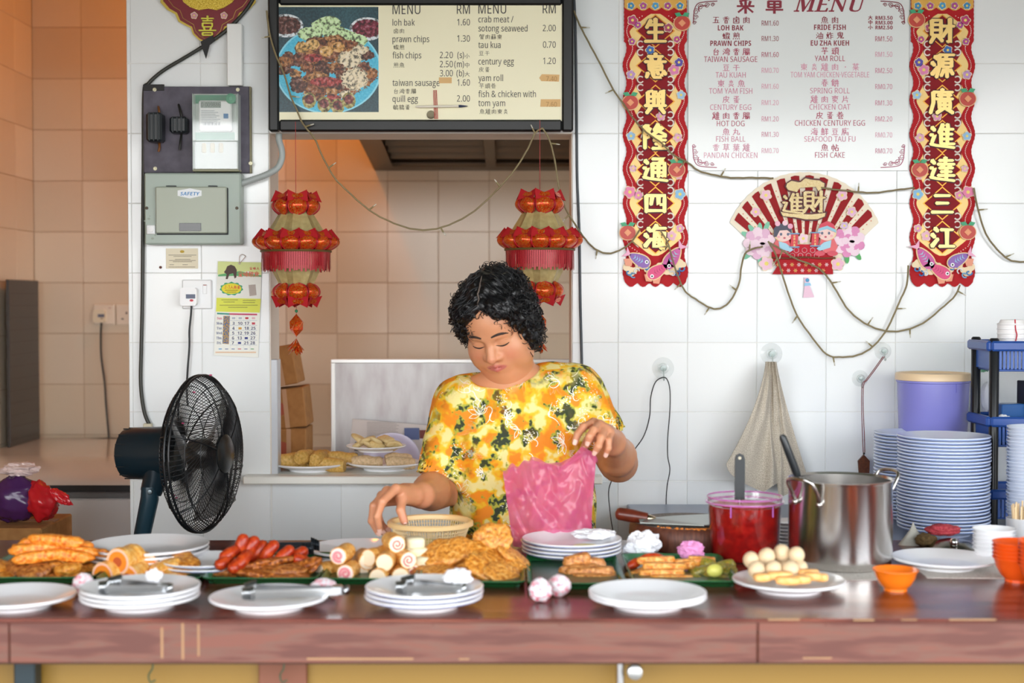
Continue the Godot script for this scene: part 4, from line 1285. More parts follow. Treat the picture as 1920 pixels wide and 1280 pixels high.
func build_calendar() -> void:
	var d := WALL - 0.006
	var o := thing("wall_calendar", "paper wall calendar with green and yellow head hanging on the pillar edge", "calendar", P(447, 668, d))
	wpart(sheet([[408, 489], [491, 491], [489, 560], [486, 625], [484, 670], [401, 666], [404, 590]], d, 0.002), "paper", mat("f4f6ee", 0.6), o)
	var e := d - 0.0005
	wpart(sheet([[408.5, 490], [490.5, 492], [490, 516], [465, 508], [448, 512], [430, 516], [408, 514]], e, 0.0004), "green_head", mat("e2eea0", 0.6), o)
	wpart(sheet([[409, 515], [430, 511], [450, 508], [470, 513], [490, 516], [490, 519], [440, 517], [409, 518]], e - 0.0003, 0.0004), "green_hills", mat("68b878", 0.6), o)
	# buffalo
	wpart(sheet([[423, 506], [426, 499], [433, 496], [440, 499], [444, 506], [443, 520], [440, 522], [437, 512], [430, 514], [427, 523], [423, 523], [425, 514], [420, 510]], e - 0.0006, 0.0004), "buffalo_print", mat("55423a", 0.6), o)
	glyphs("金味飲食", 466, 514, e - 0.0008, 9.5, 0.6, 1.5, mat("e07050", 0.5), o)
	glyphs("金味人", 477, 503, e - 0.0008, 5.0, 1.5, 0.9, mat("d04a3a", 0.5), o)
	var cl := []
	for k in 40:
		var a := TAU * k / 40
		cl.append([434 + cos(a) * (21 + 1.4 * sin(a * 11)), 541 + sin(a) * (12 + 1.2 * sin(a * 11))])
	wpart(sheet(cl, e, 0.0004), "cloud_edge", mat("3aaa7a", 0.6), o)
	wpart(sheet(circle_px(434, 541, 18.5, 24, 10), e - 0.0004, 0.0004), "cloud", mat("f2e638", 0.6), o)
	text("2-3", 426, 541, e - 0.001, 6, mat("e06a28", 0.5), o, 1, 0.9)
	glyphs("人魚蛋", 441, 538.5, e - 0.001, 6, 0.3, 1.0, mat("e06a28", 0.5), o)
	for r in [[422, 544, 446], [425, 547.5, 443]]:
		wpart(slab(r[0], r[1] - 0.6, r[2], r[1] + 0.6, e - 0.001, 0.0003, 0.0), "print_line", mat("a08a28", 0.6), o)
	wpart(sheet([[466, 534], [479, 533], [481, 553], [468, 555]], e - 0.0004, 0.0004), "pot_print", mat("b9aea4", 0.6), o)
	wpart(sheet([[406, 558], [489, 560], [487, 586], [405, 584]], e, 0.0004), "yellow_band", mat("e6ec5a", 0.6), o)
	for r in [[415, 562, 446], [419, 566, 440], [455, 563, 479], [455, 567, 478], [412, 572, 483], [428, 576, 464]]:
		wpart(slab(r[0], r[1] - 0.6, r[2], r[1] + 0.6, e - 0.0005, 0.0003, 0.0), "print_line", mat("9a9a4a", 0.6), o)
	wpart(sheet([[407, 586], [430, 587], [430, 590], [407, 589]], e, 0.0004), "green_stripe", mat("3a9a8a", 0.6), o)
	wpart(sheet([[430, 587], [482, 588], [482, 591], [430, 590]], e, 0.0004), "red_stripe", mat("c8486a", 0.6), o)
	wpart(sheet([[419, 592], [431, 592], [429, 645], [417, 644]], e, 0.0004), "picture_strip", noisy("calendar picture", noise_tex(0.06, [[0.0, "2a3f8a"], [0.4, "3f6ab0"], [0.6, "d0a83a"], [1.0, "c8783a"]], 14), 7.0, 0.6), o)
	var days := [["3", "10", "17", ""], ["4", "", "18", "25"], ["5", "12", "19", "26"], ["6", "13", "", "27"], ["7", "", "21", "28"]]
	var names := ["Mon.", "Tue.", "Wed.", "Thu.", "Fri."]
	text("Sun.", 412, 598.5, e, 4.2, mat("d05878", 0.5), o, 1, 0.8, true, true)
	for r in 5:
		var y := 608.2 + r * 9.15
		text(names[r], 412 - r * 0.3, y, e, 4.4, mat("4a5a88", 0.5), o, 1, 0.8, true, true)
		for q in 4:
			var x := 438.0 + q * 12.4 - r * 0.35
			if days[r][q]: text(days[r][q], x, y + 0.6, e, 5.6, mat("2c3a68", 0.5), o, 1, 1.05, true)
			else: wpart(slab(x - 3, y - 4, x + 3, y, e, 0.0004, 0.0), "flag_print", mat(["c83848", "2c3c88", "d8a040", "c84858"][(r + q) % 4], 0.6), o)
	for q in 4:
		wpart(slab(435 + q * 12.4, 594.5, 441 + q * 12.4, 598, e, 0.0004, 0.0), "flag_print", mat(["b8c0cc", "b8c0cc", "c83848", "e8b8c0"][q], 0.6), o)
		wpart(slab(431.5 + q * 12.3, 592, 432 + q * 12.3, 657, e, 0.0003, 0.0), "grid_line", mat("a8b4cc", 0.6), o)
	for r in 6:
		wpart(slab(431, 600.4 + r * 9.2, 482, 600.9 + r * 9.2, e, 0.0003, 0.0), "grid_line", mat("a8b4cc", 0.6), o)
	for q in 6:
		wpart(slab(410 + q * 12, 653, 416 + q * 12, 655, e, 0.0003, 0.0), "print_line", mat(["7ab0d8", "9aa4bc", "9aa4bc", "d08888", "9aa4bc", "88b890"][q], 0.6), o)
	wpart(slab(404, 659, 480, 661.5, e, 0.0003, 0.0), "colour_strip", mat("e8c8a8", 0.6), o)
	wpart(Bd.new().tube(wire([[449, 494], [449, 482], [453, 477], [460, 480], [456, 486], [450, 493]], d - 0.002, 4), 0.0008, 5), "hanging_string", mat("b08a78", 0.6), o)
	wpart(Bd.new().lathe([Vector2(0, 0), Vector2(0.003, 0), Vector2(0.0032, 0.002), Vector2(0, 0.002)], 10, Transform3D(Basis(Vector3.RIGHT, PI / 2), P(449, 494, d - 0.0005))), "eyelet", mat("6a6458", 0.3, 0.8), o)


# ---------------------------------------------------------------- string of small lights, hooks, towel, cords
func build_string_lights() -> void:
	var o := thing("string_lights", "brown string of small unlit fairy lights looping across the wall decorations", "string lights", P(1300, 660, WALL - 0.03))
	var cordm := noisy("twisted cord", noise_tex(0.1, [[0.0, "5c5038"], [0.5, "8a7c58"], [1.0, "a89a74"]], 15), 12.0, 0.6)
	var a := 4.045
	var b := WALL - 0.02
	var runs := [
		[[500, 20, a], [505, 60, a], [516, 100, a], [533, 140, a], [545, 180, a], [556, 205, a], [568, 232, a], [590, 260, a], [603, 290, a], [625, 330, a], [645, 352, a], [685, 388, a], [720, 410, a], [768, 428, a], [810, 430, a], [850, 418, a], [890, 395, a], [930, 358, a], [965, 318, a], [990, 278, a], [1003, 250, a], [1017, 240, a]],
		[[1017, 240, a], [1030, 262, a], [1040, 300, a], [1048, 350, a], [1060, 390, a], [1078, 420, a], [1095, 445, b], [1115, 466, b], [1140, 475, b], [1166, 467, b], [1185, 452, b], [1200, 430, 4.12]],
		[[1076, 20, b], [1086, 45, b], [1104, 80, b], [1124, 117, b], [1150, 168, b], [1170, 196, b], [1186, 220, 4.11], [1212, 248, 4.11], [1240, 268, 4.11], [1262, 290, 4.11], [1290, 305, b], [1310, 320, b], [1340, 328, b], [1370, 333, b], [1410, 333, b], [1450, 334, b]],
		[[1540, 352, b], [1600, 359, b], [1640, 361, b], [1680, 356, b], [1715, 352, 4.12]],
		[[1238, 432, 4.11], [1252, 455, 4.11], [1262, 490, 4.11], [1272, 520, 4.12], [1285, 546, b], [1305, 561, b], [1330, 576, b], [1350, 578, b], [1370, 563, b], [1386, 530, b], [1390, 500, b], [1400, 472, 4.11], [1430, 462, 4.11]],
		[[1440, 452, 4.11], [1455, 478, 4.11], [1466, 512, 4.12], [1480, 555, b], [1495, 592, b], [1518, 626, b], [1550, 664, b], [1580, 669, b], [1610, 665, b], [1636, 650, b], [1660, 622, b], [1676, 590, b], [1688, 562, b], [1700, 534, b], [1703, 498, 4.11]],
		[[1443, 455, 4.11], [1462, 466, 4.11], [1490, 484, 4.11], [1530, 500, 4.12], [1552, 520, b], [1570, 548, b], [1590, 580, b], [1620, 605, b], [1655, 619, b], [1690, 620, b], [1730, 606, b], [1765, 578, b], [1790, 555, b], [1800, 534, 4.12]],
		[[1826, 352, b], [1832, 385, b], [1845, 430, b], [1860, 456, b], [1885, 482, b], [1905, 490, b], [1945, 490, b]],
	]
	var bulb := clear("e8e4d2", 0.55, 0.1)
	var hold := mat("8d8058", 0.5)
	rng.seed = 77
	for r in runs:
		var pts := wire(r, b, 5)
		var q := []
		for k in pts.size():
			q.append(pts[k] + Vector3(0, 0.0006 * sin(k * 2.1), 0))
		wpart(Bd.new().tube(q, 0.0027, 6), "cord", cordm, o)
		var k := 6
		while k < pts.size() - 3:
			var dir: Vector3 = (pts[k + 1] - pts[k - 1]).normalized()
			var s := -1.0 if rng.randf() < 0.5 else 1.0
			var side := Vector3(-dir.y, dir.x, 0) * s + dir * rng.randf_range(-0.3, 0.8)
			side.z = 0.15
			side = side.normalized()
			var p0: Vector3 = pts[k]
			var bl := wpart(Bd.new().tube([p0, p0 + side * 0.016], [0.0026, 0.0022], 6), "bulb_holder", hold, o)
			wpart(Bd.new().tube([p0 + side * 0.016, p0 + side * 0.024, p0 + side * 0.027], [0.0019, 0.0019, 0.0006], 6), "bulb", bulb, bl)
			k += rng.randi_range(11, 16)

func suction_hook(x: float, y: float, r: float, label: String) -> void:
	var o := thing("suction_hook", label, "hook", P(x, y, WALL), "clear suction hooks on the tiles")
	var k := WALL / FOCAL * r
	var xf := Transform3D(Basis(Vector3.RIGHT, PI / 2), Vector3.ZERO)
	part(Bd.new().lathe([Vector2(k, 0.0005), Vector2(k * 1.02, 0.002), Vector2(k * 0.8, 0.005), Vector2(k * 0.45, 0.011), Vector2(k * 0.3, 0.014)], 28, xf), "suction_cup", clear("dfe9e6", 0.14, 0.06), o)
	part(Bd.new().lathe([Vector2(k * 0.52, 0.010), Vector2(k * 0.52, 0.013), Vector2(k * 0.4, 0.014)], 20, xf), "inner_ring", clear("c8d8d4", 0.25, 0.06), o)
	part(Bd.new().lathe([Vector2(0, 0.013), Vector2(k * 0.3, 0.013), Vector2(k * 0.28, 0.021), Vector2(0, 0.022)], 16, xf), "knob", clear("b8ccc8", 0.6, 0.1), o)
	part(Bd.new().tube(smooth_path([Vector3(0, 0, 0.02), Vector3(0, -k * 0.5, 0.024), Vector3(0, -k * 0.95, 0.024), Vector3(0, -k * 1.08, 0.03), Vector3(0, -k * 0.9, 0.036)]), 0.0019, 6), "hook_arm", clear("c8d4d0", 0.6, 0.1), o)

func build_hangings() -> void:
	suction_hook(1243, 690, 20, "clear suction hook on white tiles holding the thin black cord")
	suction_hook(1446, 663, 20, "clear suction hook on white tiles holding the beige towel")
	suction_hook(1612, 709, 15, "smaller clear suction hook guiding the red string above the wooden tag")
	suction_hook(1655, 658, 15.5, "smaller clear suction hook under the light string holding the red string loop")
	var d := WALL - 0.026
	one(Bd.new().tube(wire([[1150, 1000, 3.9], [1144, 960, 3.98], [1142, 915, d], [1160, 880, d], [1190, 842, d], [1208, 815, d], [1218, 780, d], [1220, 745, d], [1228, 718, d], [1240, 708, d], [1250, 710, d], [1256, 730, d], [1256, 770, d], [1252, 820, d], [1252, 855, d], [1256, 880, d], [1251, 910, d], [1249, 940, d], [1250, 990, d]], d, 6), 0.0016, 6), "thin_cord", mat("15171a", 0.4), "thin black cord looped over the suction hook beside the woman's elbow", "cord")
	# wooden tag on a red braided string
	var o := thing("wooden_tag", "small brown house shaped wooden tag hanging on a red braided string", "tag", P(1620, 887, d))
	var braid := noisy("braid", noise_tex(0.2, [[0.0, "4a1018"], [0.5, "8a2a30"], [1.0, "2a0c10"]], 5), 20.0, 0.6)
	for s in [-1.4, 1.4]:
		wpart(Bd.new().tube(wire([[1657 + s, 668], [1640 + s, 692], [1625 + s, 712], [1618 + s, 722], [1617 + s, 760], [1619 + s * 1.3, 820], [1620 + s, 848]], d - 0.008, 4), 0.0012, 6), "braided_string", braid, o)
	wpart(sheet([[1609, 864], [1620, 852], [1631, 864], [1630, 887], [1611, 887]], d - 0.012, 0.009), "wood_block", noisy("tag wood", noise_tex(0.03, [[0.0, "4a2412"], [1.0, "7a4220"]], 5), 6.0, 0.4), o)
	wpart(Bd.new().ball(func(v: Vector3) -> Vector3: return P(1620, 850, d - 0.008) + v * 0.0035, 10, 6), "bead", mat("201410", 0.3), o)
	# towel gathered at the hook
	var t := Bd.new()
	var rows := []
	var nx := 44
	var ny := 44
	var fold := FastNoiseLite.new()
	fold.seed = 3
	fold.frequency = 1.1
	for j in ny + 1:
		var v := float(j) / ny
		var row := []
		for i in nx + 1:
			var u := float(i) / nx
			# outline: narrow at the hook, wide and pointed below
			var xl := lerpf(1436, 1420, v) - 58.0 * pow(v, 1.7)
			var xr := lerpf(1456, 1470, v) + 48.0 * pow(v, 1.25) - 6.0 * maxf(0, v - 0.9)
			var x := lerpf(xl, xr, u)
			var low := 918.0
			if u < 0.45: low = lerpf(870.0, 922.0, sqrt(u / 0.45))
			elif u < 0.62: low = lerpf(922.0, 905.0, (u - 0.45) / 0.17)
			else: low = lerpf(935.0, 905.0, (u - 0.62) / 0.38)
			var y := lerpf(678.0, low, v)
			var deep := 0.020 * sin(u * 7.5 + 0.9 + v * 1.2) * (0.25 + v) + 0.007 * sin(u * 23.0 + v * 3.0) * (1.0 - v * 0.7) + 0.006 * fold.get_noise_2d(u * 3.0, v * 2.0)
			# the cloth is doubled: two edges lie over one another
			deep += 0.045 * smoothstep(0.55, 0.50, u + 0.06 * sin(v * 5.0)) * smoothstep(0.0, 0.25, v) - 0.030 * smoothstep(0.70, 0.75, u + 0.1 * v - 0.05) * smoothstep(0.1, 0.4, v)
			row.append(P(x, y, WALL - 0.07 - deep))
		rows.append(row)
	t.grid(rows)
	var back := []
	for r in rows:
		var q := []
		for p in r: q.append(p + Vector3(0, 0, -0.006))
		back.append(q)
	t.grid(back, false, true)
	one(t, "hand_towel", noisy("towel cloth", noise_tex(0.09, [[0.3, "a89d8c"], [0.5, "c4baa9"], [0.7, "d6cdbd"]], 22), 6.0, 0.95, 0.0, bump_tex(0.2, 3), 0.12), "crumpled beige cloth hanging from a suction hook on the white tiles", "towel")


# ---------------------------------------------------------------- pedestal fan
func build_fan() -> void:
	var d := 3.72
	var k := d / FOCAL
	var hub := P(379, 850, d)
	var ax := Vector3(cos(0.23), 0.02, sin(0.23)).normalized()
	var o := thing("pedestal_fan", "dark blue pedestal fan with black wire cage turned sideways behind the counter", "fan", Vector3(P(275, 900, d).x, 0, hub.z))
	var up := (Vector3.UP - ax * ax.y).normalized()
	var rt := ax.cross(up)
	var bs := Basis(rt, ax, up)         # lathe axis along the fan's axis
	var xf := Transform3D(bs, hub)
	var R := 147.0 * k
	var blue := mat("10242e", 0.28, 0.1)
	var blk := mat("14171a", 0.35, 0.2)
	# cage: two bowls of wires
	var cage := func(depth: float, swirl: float, n: int, inner: float, name_: String) -> void:
		var b := Bd.new()
		for i in n:
			var pts := []
			for j in 9:
				var t := j / 8.0
				var r := lerpf(inner, R, t)
				var a := TAU * i / n + swirl * (1.0 - t) * (1.0 - t)
				var h := depth * pow(1.0 - pow(t, 2.6), 0.62)
				pts.append(xf * Vector3(cos(a) * r, h, sin(a) * r))
			b.tube(pts, 0.0011, 4, false)
		for r in [0.62, 0.86]:
			var ring := []
			for i in 49:
				var a := TAU * i / 48
				ring.append(xf * Vector3(cos(a) * R * r, depth * pow(1.0 - pow((R * r - inner) / (R - inner), 2.6), 0.62), sin(a) * R * r))
			b.tube(ring, 0.0013, 5, false)
		wpart(b, name_, blk, o)
	cage.call(0.062, 1.1, 96, 0.045, "front_grille")
	cage.call(-0.056, -0.7, 96, 0.05, "rear_grille")
	var rim := Bd.new()
	for h in [-0.006, 0.006]:
		var ring := []
		for i in 65:
			var a := TAU * i / 64
			ring.append(xf * Vector3(cos(a) * R, h, sin(a) * R))
		rim.tube(ring, 0.0035, 6, false)
	wpart(rim, "cage_rim", blk, o)
	# thicker ribs of the cage
	var ribs := Bd.new()
	for i in 6:
		for s in [0.063, -0.057]:
			var pts := []
			for j in 9:
				var t := j / 8.0
				var a := TAU * (i + 0.3) / 6
				pts.append(xf * Vector3(cos(a) * lerpf(0.04, R, t), s * pow(1.0 - pow(t, 2.6), 0.62) * 1.01, sin(a) * lerpf(0.04, R, t)))
			ribs.tube(pts, 0.0022, 5, false)
	wpart(ribs, "cage_rib", blk, o)
	wpart(Bd.new().lathe([Vector2(0.05, 0.058), Vector2(0.05, 0.066), Vector2(0.04, 0.072), Vector2(0.0, 0.076)], 28, xf), "badge", mat("2a2c2c", 0.25, 0.5), o)
	# blades
	for i in 3:
		var b := Bd.new()
		var rows := []
		for j in 9:
			var t := j / 8.0
			var row := []
			for q in 7:
				var u := q / 6.0 - 0.5
				var r := lerpf(0.035, R * 0.86, t)
				var wid := lerpf(0.5, 1.25, t) * (1.0 - 0.35 * t * t)
				var a := TAU * i / 3 + u * wid + 0.25 * t
				row.append(xf * Vector3(cos(a) * r, 0.012 - u * 0.055 * (0.6 + 0.5 * t), sin(a) * r))
			rows.append(row)
		b.grid(rows)
		wpart(b, "blade", clear("2b2724", 0.72, 0.2), o)
	wpart(Bd.new().lathe([Vector2(0.036, -0.03), Vector2(0.04, -0.02), Vector2(0.04, 0.012), Vector2(0.03, 0.026), Vector2(0.0, 0.03)], 24, xf), "blade_hub", mat("3a3632", 0.3), o)
	wpart(Bd.new().lathe([Vector2(0.014, 0.026), Vector2(0.019, 0.03), Vector2(0.019, 0.045), Vector2(0.012, 0.05), Vector2(0, 0.05)], 12, xf), "spinner", mat("101214", 0.35), o)
	# motor house
	wpart(Bd.new().lathe([Vector2(0, -0.225), Vector2(0.05, -0.224), Vector2(0.063, -0.215), Vector2(0.068, -0.19), Vector2(0.07, -0.12), Vector2(0.072, -0.076), Vector2(0.05, -0.074), Vector2(0, -0.074)], 36, xf), "motor_housing", blue, o)
	for i in 14:
		var a := TAU * i / 14
		wpart(Bd.new().box(xf * Vector3(cos(a) * 0.0665, -0.2, sin(a) * 0.0665), Vector3(0.003, 0.028, 0.003), 0.0006, bs), "vent_rib", mat("0c1a20", 0.4), o)
	# neck and stand
	var nk := P(283, 905, d)
	wpart(Bd.new().tube([nk + Vector3(0.02, 0.05, 0), nk + Vector3(0.012, 0.01, 0), nk + Vector3(0, -0.025, 0)], [0.034, 0.032, 0.028], 14), "neck_bracket", blue, o)
	var p1 := P(283, 925, d)
	var p2 := P(265, 1010, d)
	wpart(Bd.new().tube([p1 + Vector3(0, 0.02, 0.012), p1 + Vector3(0, -0.01, 0.012), p2, Vector3(p2.x - 0.004, 0.62, p2.z)], [0.022, 0.024, 0.022, 0.02], 12), "neck_arm", mat("16323e", 0.3, 0.1), o)
	wpart(Bd.new().lathe([Vector2(0, 0), Vector2(0.007, 0), Vector2(0.006, 0.004), Vector2(0, 0.005)], 12, Transform3D(Basis(Vector3.RIGHT, PI / 2), P(281, 922, d - 0.038))), "pivot_screw", mat("5a6468", 0.3, 0.8), o)
	wpart(Bd.new().tube([Vector3(p2.x - 0.004, 0.66, p2.z), Vector3(p2.x - 0.004, 0.03, p2.z)], 0.015, 12), "pole", mat("9aa0a4", 0.3, 0.9), o)
	wpart(Bd.new().lathe([Vector2(0, 0), Vector2(0.19, 0), Vector2(0.19, 0.014), Vector2(0.15, 0.028), Vector2(0.04, 0.036), Vector2(0.03, 0.06), Vector2(0, 0.06)], 36, Transform3D(Basis(), Vector3(p2.x - 0.004, 0, p2.z))), "base", blue, o)
	for q in [[395, 703], [364, 735], [343, 793], [325, 928], [331, 933]]:
		wpart(Bd.new().box(P(q[0], q[1], d - 0.02), Vector3(0.007, 0.004, 0.006), 0.001), "pink_clip", mat("b83a6a", 0.4), o)


# ---------------------------------------------------------------- passage and kitchen behind the wall
func build_behind() -> void:
	# chest freezer
	var xl := P(65, 600, REAR).x
	var fz := thing("chest_freezer", "grey chest freezer with glossy pale lid against the beige tiles", "freezer", Vector3(-1.28, 0, -5.16))
	var x0 := xl + 0.012
	var x1 := -0.93
	var b := Bd.new()
	var prof := []
	for k in 13:
		var t := k / 12.0
		prof.append(Vector2(lerpf(-5.63, -4.71, t), 0.905 - 0.05 * pow(maxf(0.0, (t - 0.72) / 0.28), 2.0)))
	prof.append(Vector2(-4.70, 0.84))
	var row0 := []
	var row1 := []
	for p in prof:
		row0.append(Vector3(x0, p.y, p.x))
		row1.append(Vector3(x1, p.y, p.x))
	b.grid([row0, row1], false, true)
	b.group(-1)
	b.face([Vector3(x0, 0.84, -5.63), Vector3(x1, 0.84, -5.63), Vector3(x1, 0.84, -4.70), Vector3(x0, 0.84, -4.70)], Vector3(-1.3, 0.9, -5.1))
	for e in [row0, row1]:
		var q: Array = e.duplicate()
		q.append(Vector3(e[0].x, 0.84, -5.63))
		b.face(q, Vector3(-1.3, 0.87, -5.1))
	wpart(b, "lid", mat("cfc9c2", 0.09), fz)
	wpart(Bd.new().box(Vector3((x0 + x1) / 2, 0.826, -5.17), Vector3(x1 - x0 - 0.03, 0.03, 0.9), 0.002), "dark_seal", mat("1c1a1a", 0.5), fz)
	wpart(Bd.new().box(Vector3((x0 + x1) / 2, 0.806, -5.165), Vector3(x1 - x0, 0.02, 0.925), 0.004), "rim_strip", mat("6c7074", 0.35), fz)
	wpart(Bd.new().box(Vector3((x0 + x1) / 2, 0.43, -5.165), Vector3(x1 - x0, 0.74, 0.92), 0.01), "body", mat("d9dbdd", 0.35), fz)
	for x in [x0 + 0.08, x1 - 0.08]:
		for z in [-4.8, -5.5]:
			wpart(Bd.new().box(Vector3(x, 0.03, z), Vector3(0.05, 0.06, 0.05), 0.004), "foot", mat("2a2a2a", 0.6), fz)
	# dark stone sheet leaning on the side wall
	var sp := thing("stone_sheet", "dark brown sheet with faint brick pattern leaning in the corner on the freezer", "sheet", Vector3(xl + 0.04, 0.905, -5.44))
	var y1 := P(45, 525, 5.45).y
	wpart(Bd.new().box(Vector3(xl + 0.035, (0.905 + y1) / 2, -5.44), Vector3(0.012, y1 - 0.905, 0.33), 0.002), "sheet", mat("2c2621", 0.35), sp)
	for k in 13:
		wpart(Bd.new().box(Vector3(xl + 0.0415, 0.93 + k * 0.045, -5.44), Vector3(0.0015, 0.0018, 0.32), 0.0), "line_print", mat("3a332d", 0.5), sp)
	# boxes and bag at the end of the counter
	var bx := thing("cardboard_carton", "brown cardboard carton standing beside the freezer", "carton", P(20, 1100, 4.1) * Vector3(1, 0, 1))
	var c1 := P(78, 1000, 4.0)
	var c0 := P(-40, 1000, 4.0)
	var card := noisy("cardboard", noise_tex(0.02, [[0.0, "9a6a3a"], [1.0, "b2824c"]], 18), 2.0, 0.85)
	wpart(Bd.new().box(Vector3((c0.x + c1.x) / 2, 0.405, -4.14), Vector3(c1.x - c0.x, 0.81, 0.28), 0.004), "box", card, bx)
	wpart(Bd.new().box(Vector3((c0.x + c1.x) / 2, 0.811, -4.14), Vector3(c1.x - c0.x - 0.004, 0.003, 0.05), 0.0), "tape", mat("8a5c30", 0.4), bx)
	var bag := thing("plastic_bag", "knotted purple and red plastic bag standing on the carton", "bag", Vector3((c0.x + c1.x) / 2, 0.8125, -4.1))
	for q in [[Vector3(0.082, 0.078, 0.07), 0.3, Vector3(-0.02, 0.07, 0), 0.0, "4a2458", "purple_bag", 5], [Vector3(0.05, 0.068, 0.055), 0.36, Vector3(0.06, 0.062, 0.012), 0.25, "c01c24", "red_bag", 9], [Vector3(0.045, 0.02, 0.02), 0.45, Vector3(0.115, 0.075, 0.02), -0.6, "d0202a", "red_bag_ear", 4], [Vector3(0.07, 0.024, 0.05), 0.45, Vector3(-0.005, 0.152, 0), 0.0, "e2cdc8", "crumpled_top", 12]]:
		part(crumpled(q[0], q[6], q[1]), q[5], clear(q[4], 0.93, 0.22), bag, Transform3D(Basis(Vector3(0, 0, 1), q[3]), q[2]))

	# exhaust hood in the kitchen
	var hd := thing("exhaust_hood", "dull metal exhaust hood with slatted filters on the kitchen wall", "hood", P(880, 320, REAR))
	var hx0 := P(703, 320, REAR).x
	var hx1 := 0.75
	var ya := P(703, 320, REAR).y
	var z0 := -REAR + 0.004
	var z1 := -5.02
	var yb := ya + 0.065
	var steel := mat("84715c", 0.35, 0.7)  # grey steel, with the brown of warm light put into its colour
	var h := Bd.new()
	h.group(-1)
	var A := Vector3(hx0, ya, z0)
	var B := Vector3(hx1, ya, z0)
	var C := Vector3(hx1, yb, z1)
	var D := Vector3(hx0, yb, z1)
	var topv := Vector3(0, 0.42, 0)
	var inner := Vector3((hx0 + hx1) / 2, ya + 0.2, (z0 + z1) / 2)
	h.face([D, C, C + topv * 0.35, D + topv * 0.35], inner)
	h.face([D + topv * 0.35, C + topv * 0.35, B + topv, A + topv], inner)
	h.face([A, D, D + topv * 0.35, A + topv], inner)
	h.face([B, C, C + topv * 0.35, B + topv], inner)
	h.face([A, B, B + topv, A + topv], inner)
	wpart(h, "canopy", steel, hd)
	var lerp_at := func(u: float, v: float, lift: float) -> Vector3:
		return A.lerp(B, u).lerp(D.lerp(C, u), v) + Vector3(0, lift, 0)
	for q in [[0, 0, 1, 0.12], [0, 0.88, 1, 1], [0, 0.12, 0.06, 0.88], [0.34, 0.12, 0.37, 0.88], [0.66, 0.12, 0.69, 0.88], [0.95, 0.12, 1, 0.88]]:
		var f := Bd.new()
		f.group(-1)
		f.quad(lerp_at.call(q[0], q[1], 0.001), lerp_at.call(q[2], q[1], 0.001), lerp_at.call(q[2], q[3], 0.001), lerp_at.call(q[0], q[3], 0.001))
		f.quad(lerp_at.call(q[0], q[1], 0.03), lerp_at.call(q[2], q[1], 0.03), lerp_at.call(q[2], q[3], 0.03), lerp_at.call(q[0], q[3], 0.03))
		wpart(f, "bottom_frame", mat("6a5a48", 0.4, 0.6), hd)  # darker than the canopy: shade of the underside put into the colour
	for s in [[0.06, 0.34], [0.37, 0.66], [0.69, 0.95]]:
		for k in 4:
			var v0 := 0.14 + k * 0.185
			var f := Bd.new()
			f.group(-1)
			f.quad(lerp_at.call(s[0], v0, 0.03), lerp_at.call(s[1], v0, 0.03), lerp_at.call(s[1], v0 + 0.13, 0.012), lerp_at.call(s[0], v0 + 0.13, 0.012))
			f.quad(lerp_at.call(s[0], v0 + 0.13, 0.012), lerp_at.call(s[1], v0 + 0.13, 0.012), lerp_at.call(s[1], v0 + 0.13, 0.06), lerp_at.call(s[0], v0 + 0.13, 0.06))
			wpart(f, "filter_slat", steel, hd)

	# kitchen worktop behind the ledge, with things standing on it
	var kt := thing("kitchen_table", "steel kitchen table hidden behind the hatch ledge", "table", Vector3(-0.2, 0, -4.85))
	wpart(Bd.new().box(Vector3(-0.14, 0.905, -4.83), Vector3(1.3, 0.03, 0.66), 0.004), "table_top", mat("a8a8a6", 0.3, 0.8), kt)
	for x in [-0.74, 0.46]:
		for z in [-4.55, -5.1]:
			wpart(Bd.new().box(Vector3(x, 0.445, z), Vector3(0.04, 0.89, 0.04), 0.003), "leg", mat("8c8c8a", 0.3, 0.8), kt)
	# steel framed board leaning behind
	var sb := thing("framed_steel_sheet", "dull steel sheet in a white aluminium frame standing behind the hatch", "board", P(760, 850, 4.75))
	var ds := 4.75
	wpart(slab(626, 680, 1085, 872, ds, 0.006, 0.0), "sheet", noisy("galvanised", noise_tex(0.01, [[0.0, "a09a9a"], [0.5, "aeabab"], [1.0, "b8b9b8"]], 19, FastNoiseLite.TYPE_SIMPLEX_SMOOTH, 512, 5), 1.0, 0.42, 0.55, null, 0.1, Vector3(3.0, 0.9, 1.0)), sb)
	for q in [[620, 673, 1090, 680.5], [620, 680.5, 628.5, 872], [1081, 680.5, 1090, 872]]:
		wpart(slab(q[0], q[1], q[2], q[3], ds - 0.008, 0.016, 0.002), "frame_bar", mat("e6e8e6", 0.3, 0.3), sb)
	# cartons at the left of the hatch
	for q in [[507, 572, 800, 0.10, "tall brown carton tilted over against the hatch side"], [512, 570, 873, 0.0, "brown carton at the bottom behind the hatch side"], [506, 556, 722, 0.18, "brown carton on top of the tilted pile behind the hatch side"]]:
		var a := P(q[0], q[2], 4.6)
		var e := P(q[1], q[2], 4.6)
		var hh := 0.125
		var cb := thing("kitchen_carton", q[4], "carton", Vector3((a.x + e.x) / 2, a.y, -4.62), "cartons behind the hatch")
		cb.rotation.z = q[3]
		part(Bd.new().box(Vector3(0, hh / 2, 0), Vector3(e.x - a.x + 0.03, hh, 0.16), 0.003), "box", card, cb)
		part(Bd.new().box(Vector3(0.01, hh / 2, 0.0805), Vector3(0.014, hh - 0.002, 0.001), 0.0), "tape", mat("c09a78", 0.35), cb)
		part(Bd.new().plate(disc_poly(Vector2(-0.01, hh * 0.5), 0.021, 20), 0.0006, Transform3D(Basis(), Vector3(0, 0, 0.0806))), "red_print", mat("a85238", 0.6), cb)
	# newspaper and oval plate leaning on the board
	var nw := thing("newspaper", "folded newspaper leaning against the steel sheet behind the oval plate", "newspaper", P(720, 880, 4.69))
